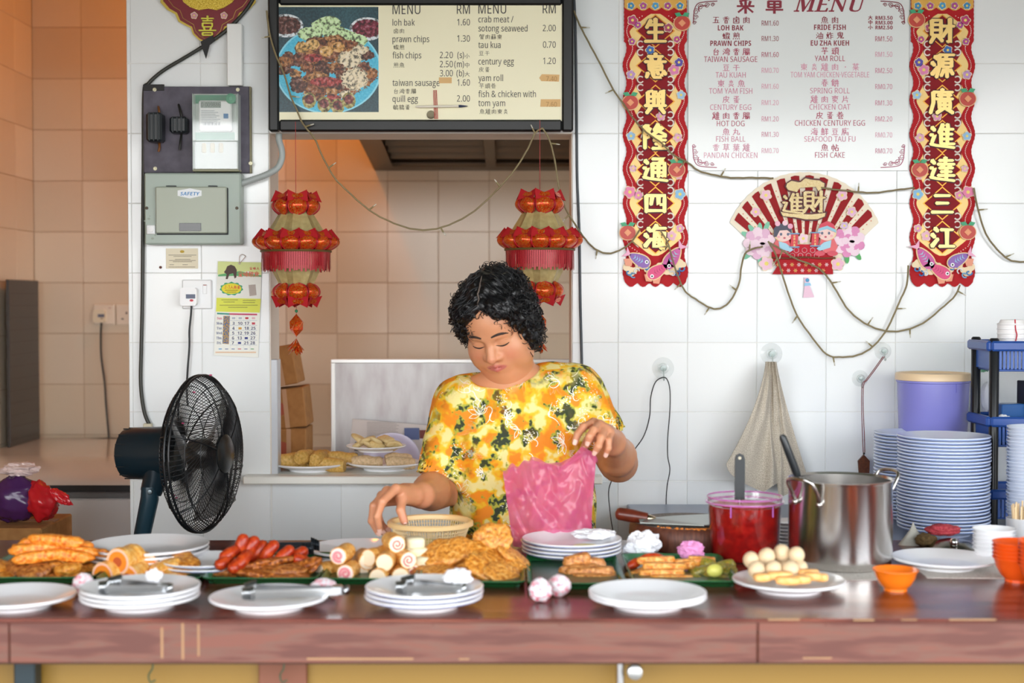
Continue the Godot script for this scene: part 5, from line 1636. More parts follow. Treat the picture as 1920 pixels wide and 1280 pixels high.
	wpart(sheet([[651, 878], [661, 785], [800, 797], [815, 800], [810, 880]], 4.69, 0.004), "page", mat("d8d0cb", 0.8), nw)
	var tl := text("rato rise", 0, 0, 4.684, 9, mat("3a3a3c", 0.7), nw, 0, 0.8, true)
	tl.transform = Transform3D(Basis(Vector3(0, 0, 1), PI / 2 - 0.08) * Basis.from_scale(Vector3(0.8, 1, 1)), P(677, 868, 4.684) + Vector3(-0.034, 0, 0) - spot(nw))
	for k in 14:
		wpart(slab(688, 791 + k * 3.0, 690 + (k * 13) % 9 + 50, 791.9 + k * 3.0, 4.6835, 0.0004, 0.0), "print_line", mat("a8a09c", 0.8), nw)
	wpart(slab(758, 802, 786, 824, 4.6835, 0.0004, 0.0), "picture_print", mat("5c6a94", 0.7), nw)
	wpart(slab(787, 806, 806, 822, 4.6835, 0.0004, 0.0), "picture_print", mat("7a4038", 0.7), nw)
	var op := thing("oval_plate", "lavender oval plate standing on edge against the newspaper", "plate", P(735, 880, 4.6))
	var oc := P(735, 857, 4.62)
	var sx := Basis(Vector3(0.091, 0, 0), Vector3(0, 0, 0.09), Vector3(0, -0.079, 0.02))
	wpart(Bd.new().lathe([Vector2(0, 0.0), Vector2(0.62, 0.0), Vector2(0.72, 0.08), Vector2(0.98, 0.16), Vector2(1.0, 0.2), Vector2(0.96, 0.2), Vector2(0.7, 0.12), Vector2(0.6, 0.06), Vector2(0, 0.05)], 44, Transform3D(sx, oc)), "dish", mat("cfc8e2", 0.25), op)


# ---------------------------------------------------------------- ledge of the hatch and its dishes
func build_ledge() -> void:
	var a := P(455, 893, 4.09)
	var b := P(1130, 908, 4.09)
	var o := thing("hatch_ledge", "white painted ledge along the bottom of the serving hatch", "ledge", Vector3((a.x + b.x) / 2, b.y, -4.2))
	wpart(Bd.new().box(Vector3((a.x + b.x) / 2, (a.y + b.y) / 2, -4.12), Vector3(b.x - a.x, a.y - b.y, 0.06), 0.003), "front_slab", mat("efede4", 0.35), o)
	var hx0 := P(505.5, 600, WALL).x
	var hx1 := P(1073, 600, WALL).x
	wpart(Bd.new().box(Vector3((hx0 + hx1) / 2, (a.y + b.y) / 2, -4.29), Vector3(hx1 - hx0 - 0.012, a.y - b.y, 0.28), 0.002), "inner_slab", mat("efede4", 0.35), o)
	wpart(slab(507, 674, 521, 893, 4.155, 0.06, 0.002), "side_post", mat("c8ccd2", 0.3), o)
	var y := a.y
	# dishes: [px, d, radius, label]
	var p1 := plate_at(Vector3(P(583, 890, 4.24).x, y, -4.24), "white melamine plate on the ledge heaped with pale uncooked rolls", 1)
	var p2 := plate_at(Vector3(P(722, 890, 4.26).x, y, -4.26), "white melamine plate on the ledge with pale rolls under the small plate", 1)
	rolls_on(p1.position, [[-0.062, 0.026, 0.0, 0.2, 0.1], [-0.01, 0.04, 0.01, 1.15, 0.1], [0.03, 0.038, 0.0, 1.35, 0.12], [0.075, 0.03, -0.03, 0.1, 0.12], [0.055, 0.02, 0.035, -0.2, 0.1], [-0.03, 0.024, -0.05, 0.1, 0.11], [0.01, 0.02, -0.02, 0.0, 0.12]], "pale yellow uncooked roll heaped on the ledge plate", "uncooked rolls on the hatch ledge", "d9ae58", 0.021)
	rolls_on(p2.position, [[-0.05, 0.024, 0.02, 0.1, 0.09], [0.04, 0.03, 0.0, 0.3, 0.08], [0.05, 0.024, 0.045, 0.15, 0.085]], "pale roll lying on the plate under the dumplings", "pale rolls under the small plate", "dfbf92", 0.018)
	var p3 := plate_at(Vector3(P(705, 856, 4.24).x, y + 0.056, -4.245), "small white plate of folded dumplings raised on the rolls", 1, 0.8)
	for k in 9:
		var c: Vector3 = p3.position + Vector3(-0.05 + (k % 5) * 0.026, 0.02 + (k / 5) * 0.014, -0.02 + (k * 7 % 5) * 0.012)
		var f := lump(Vector3(0.026, 0.008, 0.02), 0.3, 0.25, k + 3, 16, 10, 0.4)
		one(f, "dumpling_skin", noisy("dumpling", noise_tex(0.03, [[0.0, "dcc082"], [1.0, "eddcaa"]], 3), 6.0, 0.6), "thin folded pale yellow dumpling skin on the small raised plate", "dumpling", "folded dumplings on the small plate", Transform3D(Basis.from_euler(Vector3(0.5 * sin(k * 2.0), k * 1.1, 0.5 * cos(k * 3.0))), c))
	one(lump(Vector3(0.024, 0.01, 0.02), 0.2, 0.3, 8), "sauce_blob", mat("a8501e", 0.3), "small orange brown morsel between the two ledge plates", "morsel", "", Transform3D(Basis(), Vector3(P(655, 880, 4.28).x, y + 0.016, -4.3)))

func rolls_on(at: Vector3, list: Array, label: String, group: String, h: String, r: float) -> void:
	var m := noisy("roll " + h, noise_tex(0.03, [[0.0, hexc(h).darkened(0.2).to_html(false)], [0.5, h], [1.0, hexc(h).lightened(0.35).to_html(false)]], 17), 7.0, 0.55)
	for q in list:
		var len_: float = q[4]
		var b := Bd.new()
		var pts := []
		var rr := []
		for k in 11:
			var t := k / 10.0
			pts.append(Vector3((t - 0.5) * len_, 0.003 * sin(t * 5.0), 0.003 * sin(t * 4.0 + 1.0)))
			rr.append(r * (0.78 if k in [0, 10] else 1.0 + 0.06 * sin(t * 14.0 + q[0] * 90.0)))
		b.tube(pts, rr, 16)
		one(b, "uncooked_roll" if h == "d9ae58" else "pale_roll", m, label, "food roll", group, Transform3D(Basis(Vector3.UP, q[3]), at + Vector3(q[0], q[1], q[2])))


# ---------------------------------------------------------------- crockery
var plate_parts := {}

# kind 0: white with a blue line under the rim; 1: white, lavender beneath; 2: pale blue
func plate_at(at: Vector3, label: String, kind := 0, size := 1.0, group := "") -> Node3D:
	var o := thing("melamine_plate", label, "plate", at, group)
	if not plate_parts.has("top"):
		plate_parts["under"] = Bd.new().lathe([Vector2(0, 0.003), Vector2(0.055, 0.003), Vector2(0.057, 0), Vector2(0.063, 0), Vector2(0.065, 0.005), Vector2(0.085, 0.0105), Vector2(0.106, 0.0165), Vector2(0.1095, 0.0185)], 56).done()
		plate_parts["line"] = Bd.new().lathe([Vector2(0.1094, 0.0184), Vector2(0.1101, 0.0192), Vector2(0.1103, 0.0202)], 56).done()
		plate_parts["top"] = Bd.new().lathe([Vector2(0.1103, 0.0202), Vector2(0.1103, 0.0222), Vector2(0.109, 0.0232), Vector2(0.1065, 0.0224), Vector2(0.085, 0.0158), Vector2(0.07, 0.0098), Vector2(0.06, 0.0072), Vector2(0, 0.0065)], 56).done()
	var top_m := mat(["f4f4f6", "f2f3f6", "d6e0f5"][kind], 0.14)
	var sc := Transform3D(Basis.from_scale(Vector3(size, minf(size, 1.0), size)), Vector3.ZERO)
	part(plate_parts["top"], "dish", top_m, o, sc)
	part(plate_parts["under"], "underside", top_m, o, sc)
	part(plate_parts["line"], "rim_line", mat("5468ae", 0.2) if kind == 0 else (top_m if kind == 1 else mat("7f9cdc", 0.2)), o, sc)
	return o

func plate_pile(px: float, d: float, n: int, label: String, group: String, kind := 0, step := 0.0085, level := TOP, size := 1.0, jitter := 0.0012) -> Vector3:
	var x := P(px, 1000, d).x
	for k in n:
		var which: String = "" if n == 1 else (["lowest ", "topmost "] if n == 2 else (["lowest ", "middle ", "topmost "] if n == 3 else ["lowest ", "second lowest ", "second topmost ", "topmost "]))[k] if n < 5 else ("topmost " if k == n - 1 else ("lowest " if k == 0 else ""))
		var at := Vector3(x + rng.randf_range(-jitter, jitter), level + k * step, -d + rng.randf_range(-jitter, jitter))
		plate_at(at, which + label, kind, size, group)
	return Vector3(x, level + (n - 1) * step, -d)

func tongs(at: Vector3, turn: float, length: float, label: String, dark := false) -> void:
	var o := thing("serving_tongs", label, "tongs", at)
	o.rotation.y = turn
	var m := mat("c4c6c8", 0.22, 1.0) if not dark else mat("3c4248", 0.3, 0.8)
	for s in [-1.0, 1.0]:
		var b := Bd.new()
		var rows := []
		for k in 15:
			var t := k / 14.0
			var w := lerpf(0.014, 0.016, t)
			var x := length * (0.5 - t)
			var z: float = s * lerpf(0.006, 0.03, t) * (1.0 if k > 0 else 0.3)
			rows.append([Vector3(x, 0.0, z), Vector3(x, w, z), Vector3(x, w, z + s * 0.0012), Vector3(x, 0.0, z + s * 0.0012)])
		b.group(-1)
		b.grid(rows, true)
		part(b, "arm", m, o)
		# ridged head
		var hd := Bd.new()
		var hr := []
		for k in 17:
			var u := k / 16.0
			var x := -length * 0.5 - 0.024 * u + 0.006
			var z: float = s * (0.03 + 0.0025 * sin(u * PI * 8.0) - 0.012 * u * u)
			hr.append([Vector3(x, -0.002, z), Vector3(x, 0.026 - 0.006 * u, z), Vector3(x, 0.026 - 0.006 * u, z + s * 0.0014), Vector3(x, -0.002, z + s * 0.0014)])
		hd.grid(hr, true)
		part(hd, "ridged_head", m, o)
	var bend := Bd.new()
	var br := []
	for k in 9:
		var a := PI * (k / 8.0 - 0.5)
		var c := Vector3(length * 0.5 + cos(a) * 0.008, 0, sin(a) * 0.007)
		br.append([c, c + Vector3(0, 0.016, 0), c * 1.0 + Vector3(0.0013, 0.016, 0), c + Vector3(0.0013, 0, 0)])
	bend.grid(br, true)
	part(bend, "bend", m, o)
	part(Bd.new().box(Vector3(length * 0.42, 0.008, 0), Vector3(0.02, 0.018, 0.018), 0.002), "clip", m, o)

func crumpled(size: Vector3, sd: int, sharp: float) -> Bd:
	var n := FastNoiseLite.new()
	n.seed = sd
	n.frequency = 0.9
	n.noise_type = FastNoiseLite.TYPE_CELLULAR
	n.fractal_octaves = 2
	var n2 := FastNoiseLite.new()
	n2.seed = sd + 9
	n2.frequency = 0.8
	var b := Bd.new()
	b.group(-1 if sharp > 0.4 else 0)
	return b.ball(func(v: Vector3) -> Vector3:
		var r := 1.0 + sharp * n.get_noise_3dv(v * 1.6) + 0.55 * sharp * n2.get_noise_3dv(v * 2.2)
		var p := v * r * size
		p.y = maxf(p.y, -size.y * 0.92)
		return p, 34, 22)

func crumple(at: Vector3, size: Vector3, sd: int, m: Material, label: String, cat: String, group := "", sharp := 0.45) -> void:
	one(crumpled(size, sd, sharp), label.split("|")[0], m, label.split("|")[1], cat, group, Transform3D(Basis(), at + Vector3(0, size.y * 0.92, 0)))

func fried(key: String, a: String, b: String, c: String, sd: int) -> StandardMaterial3D:
	return noisy("fried " + key, noise_tex(0.035, [[0.26, a], [0.42, b], [0.58, b], [0.74, c]], sd), 4.5, 0.4, 0.0, bump_tex(0.07, sd), 0.25)

func tray(x0: float, x1: float, y_front: float, y_rear: float, label: String) -> void:
	var f0 := T(x0, y_front)
	var f1 := T(x1, y_front)
	var zr: float = T(x0, y_rear).z
	var w := f1.x - f0.x
	var dd := absf(zr - f0.z)
	var c := Vector3((f0.x + f1.x) / 2, TOP, (f0.z + zr) / 2)
	var o := thing("food_tray", label, "tray", c)
	var m := mat("1f6a3a", 0.22)
	part(Bd.new().box(Vector3(0, 0.003, 0), Vector3(w * 0.9, 0.006, dd * 0.86), 0.002), "tray_floor", mat("1b4f33", 0.3), o)
	var b := Bd.new()
	var rows := []
	for q in [[0.9, 0.86, 0.0], [0.985, 0.97, 0.013], [1.0, 1.0, 0.0145], [1.0, 1.0, 0.0165], [0.98, 0.965, 0.0155], [0.89, 0.85, 0.004]]:
		var row := []
		for s in [[1, 1, 0], [-1, 1, 1], [-1, -1, 2], [1, -1, 3]]:
			for k in 6:
				var a: float = (s[2] + k / 5.0) * PI / 2
				var r := 0.018
				row.append(Vector3(s[0] * (w / 2 * q[0] - r) + cos(a) * r, q[2], s[1] * (dd / 2 * q[1] - r) + sin(a) * r))
		rows.append(row)
	b.grid(rows, true)
	part(b, "raised_rim", m, o)

# a fried roll with flat cut ends that show the filling
func cut_roll(at: Vector3, turn: float, tilt: float, len_: float, r: float, skin: Material, ends: Array, called: String, label: String, group: String) -> void:
	var o := thing(called, label, "food roll", at, group)
	o.rotation = Vector3(0, turn, tilt)
	var b := Bd.new()
	var pts := []
	var rr := []
	for k in 9:
		var t := k / 8.0
		pts.append(Vector3(0, 0, (0.5 - t) * len_))
		rr.append(r * (0.98 if k == 0 else 0.98 + 0.05 * sin(t * 9.0 + at.x * 70.0)))
	b.tube(pts, rr, 18)
	part(b, "crust", skin, o)
	for k in ends.size():
		var e: Array = ends[k]
		if e.size() == 3:
			# swirl
			var sp := []
			for j in 20:
				var a := j * 0.5 + at.y * 50
				sp.append(Vector3(cos(a), sin(a), 0) * r * (0.12 + 0.028 * j) + Vector3(0, 0, len_ / 2 + 0.0012))
			part(Bd.new().tube(sp, e[0] * r, 5), "filling_swirl", mat(e[1], 0.5), o)
		else:
			part(Bd.new().plate(disc_poly(Vector2.ZERO, e[0] * r, 20), 0.002, Transform3D(Basis(), Vector3(0, 0, len_ / 2 + 0.0006 * (k + 1)))), "filling", mat(e[1], 0.55), o)

func piece(px: float, py: float, d: float, size: Vector3, rot: Vector3, sd: int, m: Material, called: String, label: String, group: String, amp := 0.25, square := 0.25) -> void:
	one(lump(size, amp, 0.3, sd, 30, 20, square), called, m, label, "fried food", group, Transform3D(Basis.from_euler(rot), P(px, py, d)))


func build_counter_things() -> void:
	rng.seed = 11
	var fd := 2.68
	# ---- plates along the front edge
	plate_pile(28, fd, 1, "empty white plate at the far end of the counter front row before the golden heap", "", 1)
	var s1 := plate_pile(262, fd, 3, "white plate in the stack of three with tongs before the ham rolls", "stack of three plates before the ham rolls", 1, 0.0085)
	plate_pile(503, fd - 0.01, 1, "single white plate with steel tongs in front of the sausages", "", 1)
	var s2 := plate_pile(795, fd, 3, "white plate in the stack of three with tongs before the cut rolls", "stack of three plates before the cut rolls", 0, 0.0085)
	plate_pile(1215, fd, 2, "white plate in the empty stack of two beside the paper balls", "stack of two empty plates", 1, 0.007)
	var fp := plate_pile(1478, 2.83, 1, "white plate holding pale fish balls and orange fish cake", "", 1)
	plate_pile(1770, 3.07, 1, "empty white plate behind the small orange bowl", "", 1)
	tongs(s1 + Vector3(0.0, 0.011, 0.0), -0.15, 0.11, "steel tongs lying on the plate stack before the ham rolls")
	tongs(Vector3(P(560, 1110, fd).x, TOP + 0.021, -fd + 0.0), 0.1, 0.17, "long steel tongs lying across the single plate before the sausages")
	tongs(s2 + Vector3(0.02, 0.011, 0.0), -0.18, 0.105, "steel tongs lying on the plate stack before the cut rolls")
	# ---- plates further back
	plate_pile(277, 3.12, 3, "large white plate in the stack behind the ham rolls", "large plates behind the ham rolls", 1, 0.010, TOP, 1.2)
	plate_pile(385, 3.02, 2, "white plate in the low stack behind the sausages", "low plate stack behind the sausages", 0, 0.009, TOP, 0.85)
	plate_pile(566, 3.12, 1, "white plate under the dark tongs behind the sausages", "", 0)
	plate_pile(668, 3.2, 1, "white plate behind the pink swirl rolls beside the basket", "", 1)
	tongs(Vector3(P(530, 1020, 3.14).x, TOP + 0.024, -3.14), PI - 0.2, 0.12, "dark steel tongs lying on the plate behind the sausages", true)
	var s4 := plate_pile(1072, 3.17, 4, "white plate with blue line in the stack of four before the pink bag", "stack of four plates before the pink bag", 0, 0.0082)
	one(lump(Vector3(0.03, 0.003, 0.018), 0.3, 0.3, 3, 20, 8), "egg_scrap", mat("efe6a4", 0.5), "thin pale yellow food scrap on the stack of four plates", "scrap", "", Transform3D(Basis(), s4 + Vector3(0.03, 0.009, 0.02)))

	# ---- paper balls and crumpled tissue
	var tis := noisy("tissue", noise_tex(0.03, [[0.0, "f4f4f6"], [0.52, "f2f0f4"], [0.62, "f3b8c4"], [0.72, "e0506a"]], 41), 5.0, 0.8)
	var wht := mat("f0f1f5", 0.8)
	crumple(T(1013, 1128), Vector3(0.0245, 0.0245, 0.024), 3, tis, "tissue_ball|white and red crumpled tissue ball in the pair on the counter beside the fried rolls", "tissue", "pair of tissue balls", 0.22)
	crumple(T(1048, 1118), Vector3(0.0245, 0.0235, 0.024), 8, tis, "tissue_ball|white and red crumpled tissue ball in the pair on the counter beside the fried rolls", "tissue", "pair of tissue balls", 0.22)
	crumple(T(157, 1112), Vector3(0.023, 0.022, 0.022), 14, tis, "tissue_ball|white tissue ball next to the plate stack before the ham rolls", "tissue", "", 0.22)
	crumple(T(607, 1096, TOP + 0.02) + Vector3(0, -0.018, 0), Vector3(0.028, 0.017, 0.022), 19, tis, "tissue_ball|flattened white tissue ball behind the long tongs on the single plate", "tissue", "", 0.2)
	crumple(s2 + Vector3(0.062, 0.013, -0.03), Vector3(0.034, 0.02, 0.03), 23, wht, "crumpled_tissue|white crumpled tissue on the plate stack before the cut rolls", "tissue")
	crumple(s1 + Vector3(0.012, 0.015, -0.055), Vector3(0.02, 0.016, 0.016), 27, wht, "crumpled_tissue|small white crumpled tissue at the rear of the ham roll plate stack", "tissue")
	crumple(s4 + Vector3(0.05, 0.012, -0.04), Vector3(0.062, 0.014, 0.04), 31, wht, "crumpled_tissue|flat white crumpled tissue on the stack of four plates", "tissue")
	crumple(T(1205, 1046), Vector3(0.045, 0.035, 0.04), 36, wht, "crumpled_tissue|tall white crumpled tissue beside the chopping block", "tissue")
	crumple(T(1188, 1046) + Vector3(0, 0, 0.0), Vector3(0.03, 0.02, 0.03), 39, wht, "crumpled_tissue|low white crumpled tissue spread between the plates and the chopping block", "tissue")
	crumple(T(1295, 1052), Vector3(0.037, 0.026, 0.03), 47, mat("ee9cd0", 0.6), "pink_paper|crumpled pink paper in front of the chopping block", "paper")

	# ---- green trays
	tray(-70, 172, 1097, 1046, "dark green tray under the heap of golden fried pieces")
	tray(176, 372, 1099, 1048, "dark green tray under the ham rolls and puffs")
	tray(376, 596, 1098, 1048, "dark green tray under the sausages and dark fried strips")
	tray(600, 778, 1099, 1048, "dark green tray under the cut swirl rolls")
	tray(782, 985, 1105, 1050, "dark green tray under the flat fried fritters")
	tray(989, 1176, 1108, 1052, "dark green tray with the brown fried rolls beside the tissue balls")
	tray(1186, 1390, 1104, 1050, "dark green tray with yellow sticks and green stuffed pieces")

	# ---- heap of golden pieces
	var gold := fried("gold", "a85a14", "d98a2c", "f0b860", 51)
	var oran := fried("orange", "c85a10", "ee8a24", "f8b050", 53)
	var brow := fried("brown", "6a3210", "a8622a", "d09048", 55)
	var dark := fried("dark", "5a260c", "a4561c", "d88a3a", 57)
	var g1 := "golden pieces heaped on the first tray"
	var k := 0
	for q in [[15, 1086, 2.95], [60, 1086, 2.95], [105, 1086, 2.95], [140, 1082, 2.97], [-5, 1066, 2.98], [35, 1065, 2.98], [85, 1064, 2.99], [148, 1072, 3.0], [60, 1048, 3.02], [110, 1050, 3.02], [150, 1056, 3.04], [30, 1078, 3.05], [90, 1080, 3.06], [0, 1078, 3.04], [65, 1074, 2.94], [128, 1066, 2.96]]:
		k += 1
		piece(q[0], q[1], q[2], Vector3(0.036, 0.0135, 0.028), Vector3(0.25 * sin(k * 2.2), k * 0.9, 0.3 * cos(k * 1.7)), k, gold if k % 3 else brow, "golden_fritter", "lumpy golden brown fritter in the heap under the orange fingers", g1)
	for q in [[75, 1043, 2.97, 0.1], [125, 1040, 2.98, -0.08], [70, 1028, 2.99, 0.05], [135, 1030, 3.0, -0.1], [105, 1013, 2.99, -0.06], [90, 1016, 3.01, 0.04], [130, 1018, 3.02, -0.12], [155, 1038, 3.03, 0.0]]:
		k += 1
		piece(q[0], q[1], q[2], Vector3(0.058, 0.0125, 0.015), Vector3(0, q[3] * 2.0, q[3]), k, oran, "orange_finger", "bright orange fried finger on top of the golden heap", "orange fingers on the golden heap", 0.2, 0.4)
	# ---- ham rolls and puffs
	var ham := fried("ham crust", "d88a34", "f0b050", "f8cf86", 59)
	for q in [[232, 1052, 2.96, -0.35, 0.0], [206, 1078, 2.95, -0.45, 0.1], [248, 1082, 2.955, -0.3, 0.0], [262, 1063, 3.0, 0.5, 0.0]]:
		cut_roll(P(q[0], q[1], q[2]) + Vector3(0, 0, -0.02), q[3], q[4], 0.06, 0.029, ham, [[0.93, "f6c4ac"], [0.76, "f28a1c"], [0.36, "b8501e"]], "ham_roll", "thick cut ham roll with orange and brown rings", "cut ham rolls on the second tray")
	for q in [[310, 1062, 2.98, 0.25], [345, 1058, 3.0, 0.15], [330, 1082, 2.95, 0.15], [300, 1084, 2.96, 0.0], [362, 1078, 2.99, 0.3], [340, 1048, 3.03, -0.2]]:
		k += 1
		piece(q[0], q[1], q[2], Vector3(0.034, 0.013, 0.026), Vector3(0.2, k, q[3]), k, ham if k % 2 else gold, "flat_puff", "flat light golden puff beside the ham rolls", "flat puffs on the second tray", 0.2, 0.3)
	# ---- sausages and dark strips
	var saus := noisy("sausage", noise_tex(0.02, [[0.25, "98240a"], [0.5, "b8380e"], [0.75, "cc5a24"]], 61), 5.0, 0.32)
	for q in [[452, 1024, 2.99, 1.25, 0.2], [470, 1027, 3.0, 1.05, 0.2], [432, 1038, 2.97, 0.3, 0.9], [421, 1054, 2.95, 0.15, 1.2], [444, 1060, 2.94, 0.2, 1.3], [456, 1050, 2.95, 0.5, 1.1], [484, 1034, 3.02, 0.9, 0.4], [505, 1034, 3.01, 0.9, 0.3], [532, 1042, 3.0, 0.7, 0.4], [556, 1042, 3.02, 0.5, 0.4], [570, 1054, 3.0, -0.5, 0.4]]:
		k += 1
		var b := Bd.new()
		b.tube([Vector3(-0.027, 0, 0), Vector3(-0.025, 0, 0), Vector3(-0.019, 0.0005, 0), Vector3(0, 0.001, 0), Vector3(0.019, 0.0005, 0), Vector3(0.025, 0, 0), Vector3(0.027, 0, 0)], [0.003, 0.0078, 0.0122, 0.0134, 0.0122, 0.0078, 0.003], 16)
		one(b, "red_sausage", saus, "short glossy red sausage piled behind the dark fried strips", "sausage", "red sausages on the third tray", Transform3D(Basis.from_euler(Vector3(0, q[4], q[3])), P(q[0], q[1], q[2])))
	for q in [[430, 1074, 2.96, 0.15, 0.04], [480, 1078, 2.93, -0.1, 0.055], [540, 1086, 2.92, -0.08, 0.05], [520, 1070, 2.95, 0.1, 0.055], [560, 1062, 2.97, 0.3, 0.05], [500, 1056, 2.98, 0.2, 0.055], [545, 1074, 2.95, -0.25, 0.05], [470, 1064, 2.97, 0.4, 0.04], [510, 1086, 2.92, 0.05, 0.05], [455, 1084, 2.95, -0.05, 0.045], [575, 1070, 2.98, 0.6, 0.04]]:
		k += 1
		piece(q[0], q[1], q[2], Vector3(q[4], 0.009, 0.02), Vector3(0.4 * sin(k * 1.0), 0.3 * cos(k * 2.0), q[3]), k, dark if k % 3 else brow, "fried_strip", "dark brown curled fried strip in front of the red sausages", "dark fried strips on the third tray", 0.4, 0.2)
	# ---- swirl rolls
	var crust := fried("roll crust", "c07828", "e2a24c", "f2c880", 63)
	for q in [[640, 1042, 2.95, -0.2, 1], [652, 1074, 2.93, -0.15, 1], [620, 1072, 2.97, -0.9, 0], [682, 1052, 2.98, 0.25, 0], [670, 1068, 2.98, 0.2, 0], [735, 1020, 2.97, 0.35, 2], [724, 1054, 2.93, -0.1, 3], [755, 1050, 2.95, 0.4, 2], [714, 1082, 2.92, -0.2, 3], [748, 1080, 2.93, 0.1, 3], [704, 1046, 2.97, -0.5, 3], [760, 1072, 2.97, 0.5, 2]]:
		var ends := [[[0.86, "f4e2c8"]], [[0.88, "f6dcd2"], [0.16, "e88a90", 1]], [[0.88, "f4e4cc"], [0.07, "c83848", 1]], [[0.9, "f2dcbc"]]]
		var what := ["plain brown crusted cut roll in the swirl roll tray", "cut roll with thick pink swirl beside the tissue ball", "cut roll with thin red swirl on the roll pyramid", "cut roll with plain cream filling in the roll pyramid"]
		cut_roll(P(q[0], q[1], q[2]) + Vector3(0, 0, -0.028), q[3], 0.0, 0.062, 0.0185, crust, ends[q[4]], ["brown_roll", "pink_swirl_roll", "red_swirl_roll", "cream_roll"][q[4]], what[q[4]], what[q[4]])
	var tofu := P(780, 1036, 3.02)
	for q in [[0, 0, 0, 0.052], [-0.004, 0.02, -0.01, 0.04], [0.012, -0.016, 0.016, 0.04]]:
		one(lump(Vector3(q[3] / 2, 0.012, 0.02), 0.06, 0.1, 5, 18, 12, 0.75), "tofu_piece", mat("f2e8c4", 0.5), "smooth cream tofu piece stacked behind the roll pyramid", "tofu", "tofu pieces behind the rolls", Transform3D(Basis(Vector3.UP, 0.3), tofu + Vector3(q[0], q[1], q[2])))
	plate_at(Vector3(tofu.x, TOP, -3.05), "small white saucer under the cream tofu pieces", 1, 0.42)
	# ---- fritters
	var frit := fried("fritter", "a85e1c", "dd9238", "f2bc6a", 65)
	for q in [[830, 1036, 3.0, 0.35, 0.05, 0.7], [855, 1030, 3.0, 0.3, 0.045, 0.6], [925, 1006, 3.02, -0.1, 0.042, 1.15], [925, 1040, 3.0, -0.35, 0.05, 0.5], [960, 1040, 3.02, -0.5, 0.045, 0.5], [810, 1072, 2.96, 0.1, 0.05, 0.25], [870, 1070, 2.95, 0.4, 0.045, 0.6], [915, 1062, 2.94, -0.2, 0.05, 0.7], [945, 1076, 2.93, -0.35, 0.045, 0.6], [900, 1088, 2.92, -0.1, 0.05, 0.3], [845, 1085, 2.94, 0.15, 0.05, 0.3], [790, 1082, 2.98, 0.0, 0.04, 0.2], [960, 1064, 2.98, -0.5, 0.04, 0.4], [880, 1052, 3.0, 0.1, 0.045, 0.4]]:
		k += 1
		piece(q[0], q[1], q[2], Vector3(q[4], 0.0095, q[4] * 0.72), Vector3(q[5], 0.5 * sin(k * 1.9), q[3]), k + 40, frit if k % 4 else gold, "flat_fritter", "flat wrinkled golden fritter leaning in the pile before the woman", "flat fritters on the fifth tray", 0.3, 0.2)
	# ---- brown rolls on the sixth tray
	var loh := fried("loh", "8a4a1c", "cc8440", "e8b070", 67)
	for q in [[1105, 1074, 2.97, 0.05, 0.052], [1115, 1088, 2.95, -0.03, 0.05], [1082, 1050, 3.01, 0.2, 0.03], [1085, 1070, 2.99, 0.08, 0.045], [1100, 1056, 3.02, -0.05, 0.04], [1072, 1086, 2.97, 0.1, 0.035]]:
		k += 1
		piece(q[0], q[1], q[2], Vector3(q[4], 0.0145, 0.016), Vector3(0, 0.1 * sin(k * 1.3), q[3]), k, loh, "wrapped_roll", "wrinkled brown fried wrapped roll on the tray beside the tissue balls", "wrapped rolls on the sixth tray", 0.14, 0.5)
	# ---- sticks and green pieces
	var stick := fried("stick", "d0701c", "f0a044", "f8c878", 69)
	for q in [[1225, 1076, 2.98, 0.05, 0.06], [1245, 1062, 2.98, -0.03, 0.045], [1260, 1085, 2.94, 0.0, 0.046], [1220, 1088, 2.95, -0.12, 0.035], [1240, 1074, 2.96, 0.03, 0.048], [1280, 1090, 2.94, -0.05, 0.035], [1270, 1062, 3.0, 0.2, 0.04], [1205, 1072, 3.0, 0.4, 0.03], [1230, 1050, 3.02, 0.02, 0.04], [1295, 1054, 3.02, 0.1, 0.035], [1315, 1050, 3.03, -0.1, 0.03]]:
		k += 1
		piece(q[0], q[1], q[2], Vector3(q[4], 0.0085, 0.0095), Vector3(0, q[3] * 1.5, q[3] * 0.5), k, stick, "yellow_stick", "straight yellow fried stick stacked on the tray before the pink paper", "yellow sticks on the seventh tray", 0.1, 0.75)
	for q in [[1190, 1056, 0.4], [1215, 1046, 0.2], [1232, 1046, -0.2]]:
		k += 1
		one(lump(Vector3(0.022, 0.01, 0.01), 0.05, 0.2, k, 18, 12), "red_sausage", saus, "red sausage behind the yellow fried sticks", "sausage", "sausages on the seventh tray", Transform3D(Basis.from_euler(Vector3(0, q[2], q[2])), P(q[0], q[1], 3.03)))
	var grn := noisy("green stuffed", noise_tex(0.05, [[0.0, "4a4a14"], [0.4, "7a7a28"], [0.65, "b0a040"], [0.85, "c87a30"], [1.0, "d8d890"]], 71), 6.0, 0.3)
	for q in [[1345, 1066, 2.98], [1315, 1072, 2.98], [1365, 1072, 2.98], [1335, 1085, 2.95], [1360, 1090, 2.94], [1310, 1088, 2.95], [1325, 1058, 3.02], [1360, 1060, 3.02], [1300, 1078, 3.0], [1345, 1095, 2.93]]:
		k += 1
		piece(q[0], q[1], q[2], Vector3(0.023, 0.0125, 0.0165), Vector3(0.3 * sin(k * 1.0), k, 0.3), k, grn, "stuffed_okra", "glossy green and yellow stuffed vegetable piece beside the yellow sticks", "green stuffed pieces on the seventh tray", 0.2, 0.3)
	one(lump(Vector3(0.017, 0.014, 0.014), 0.1, 0.2, 4), "pale_stuffing", mat("dcd86a", 0.35), "pale yellow rounded piece on top of the green stuffed pieces", "fried food", "", Transform3D(Basis(), P(1340, 1070, 2.93)))
	# ---- fish balls and cake
	var fb := mat("e2c8a2", 0.5)
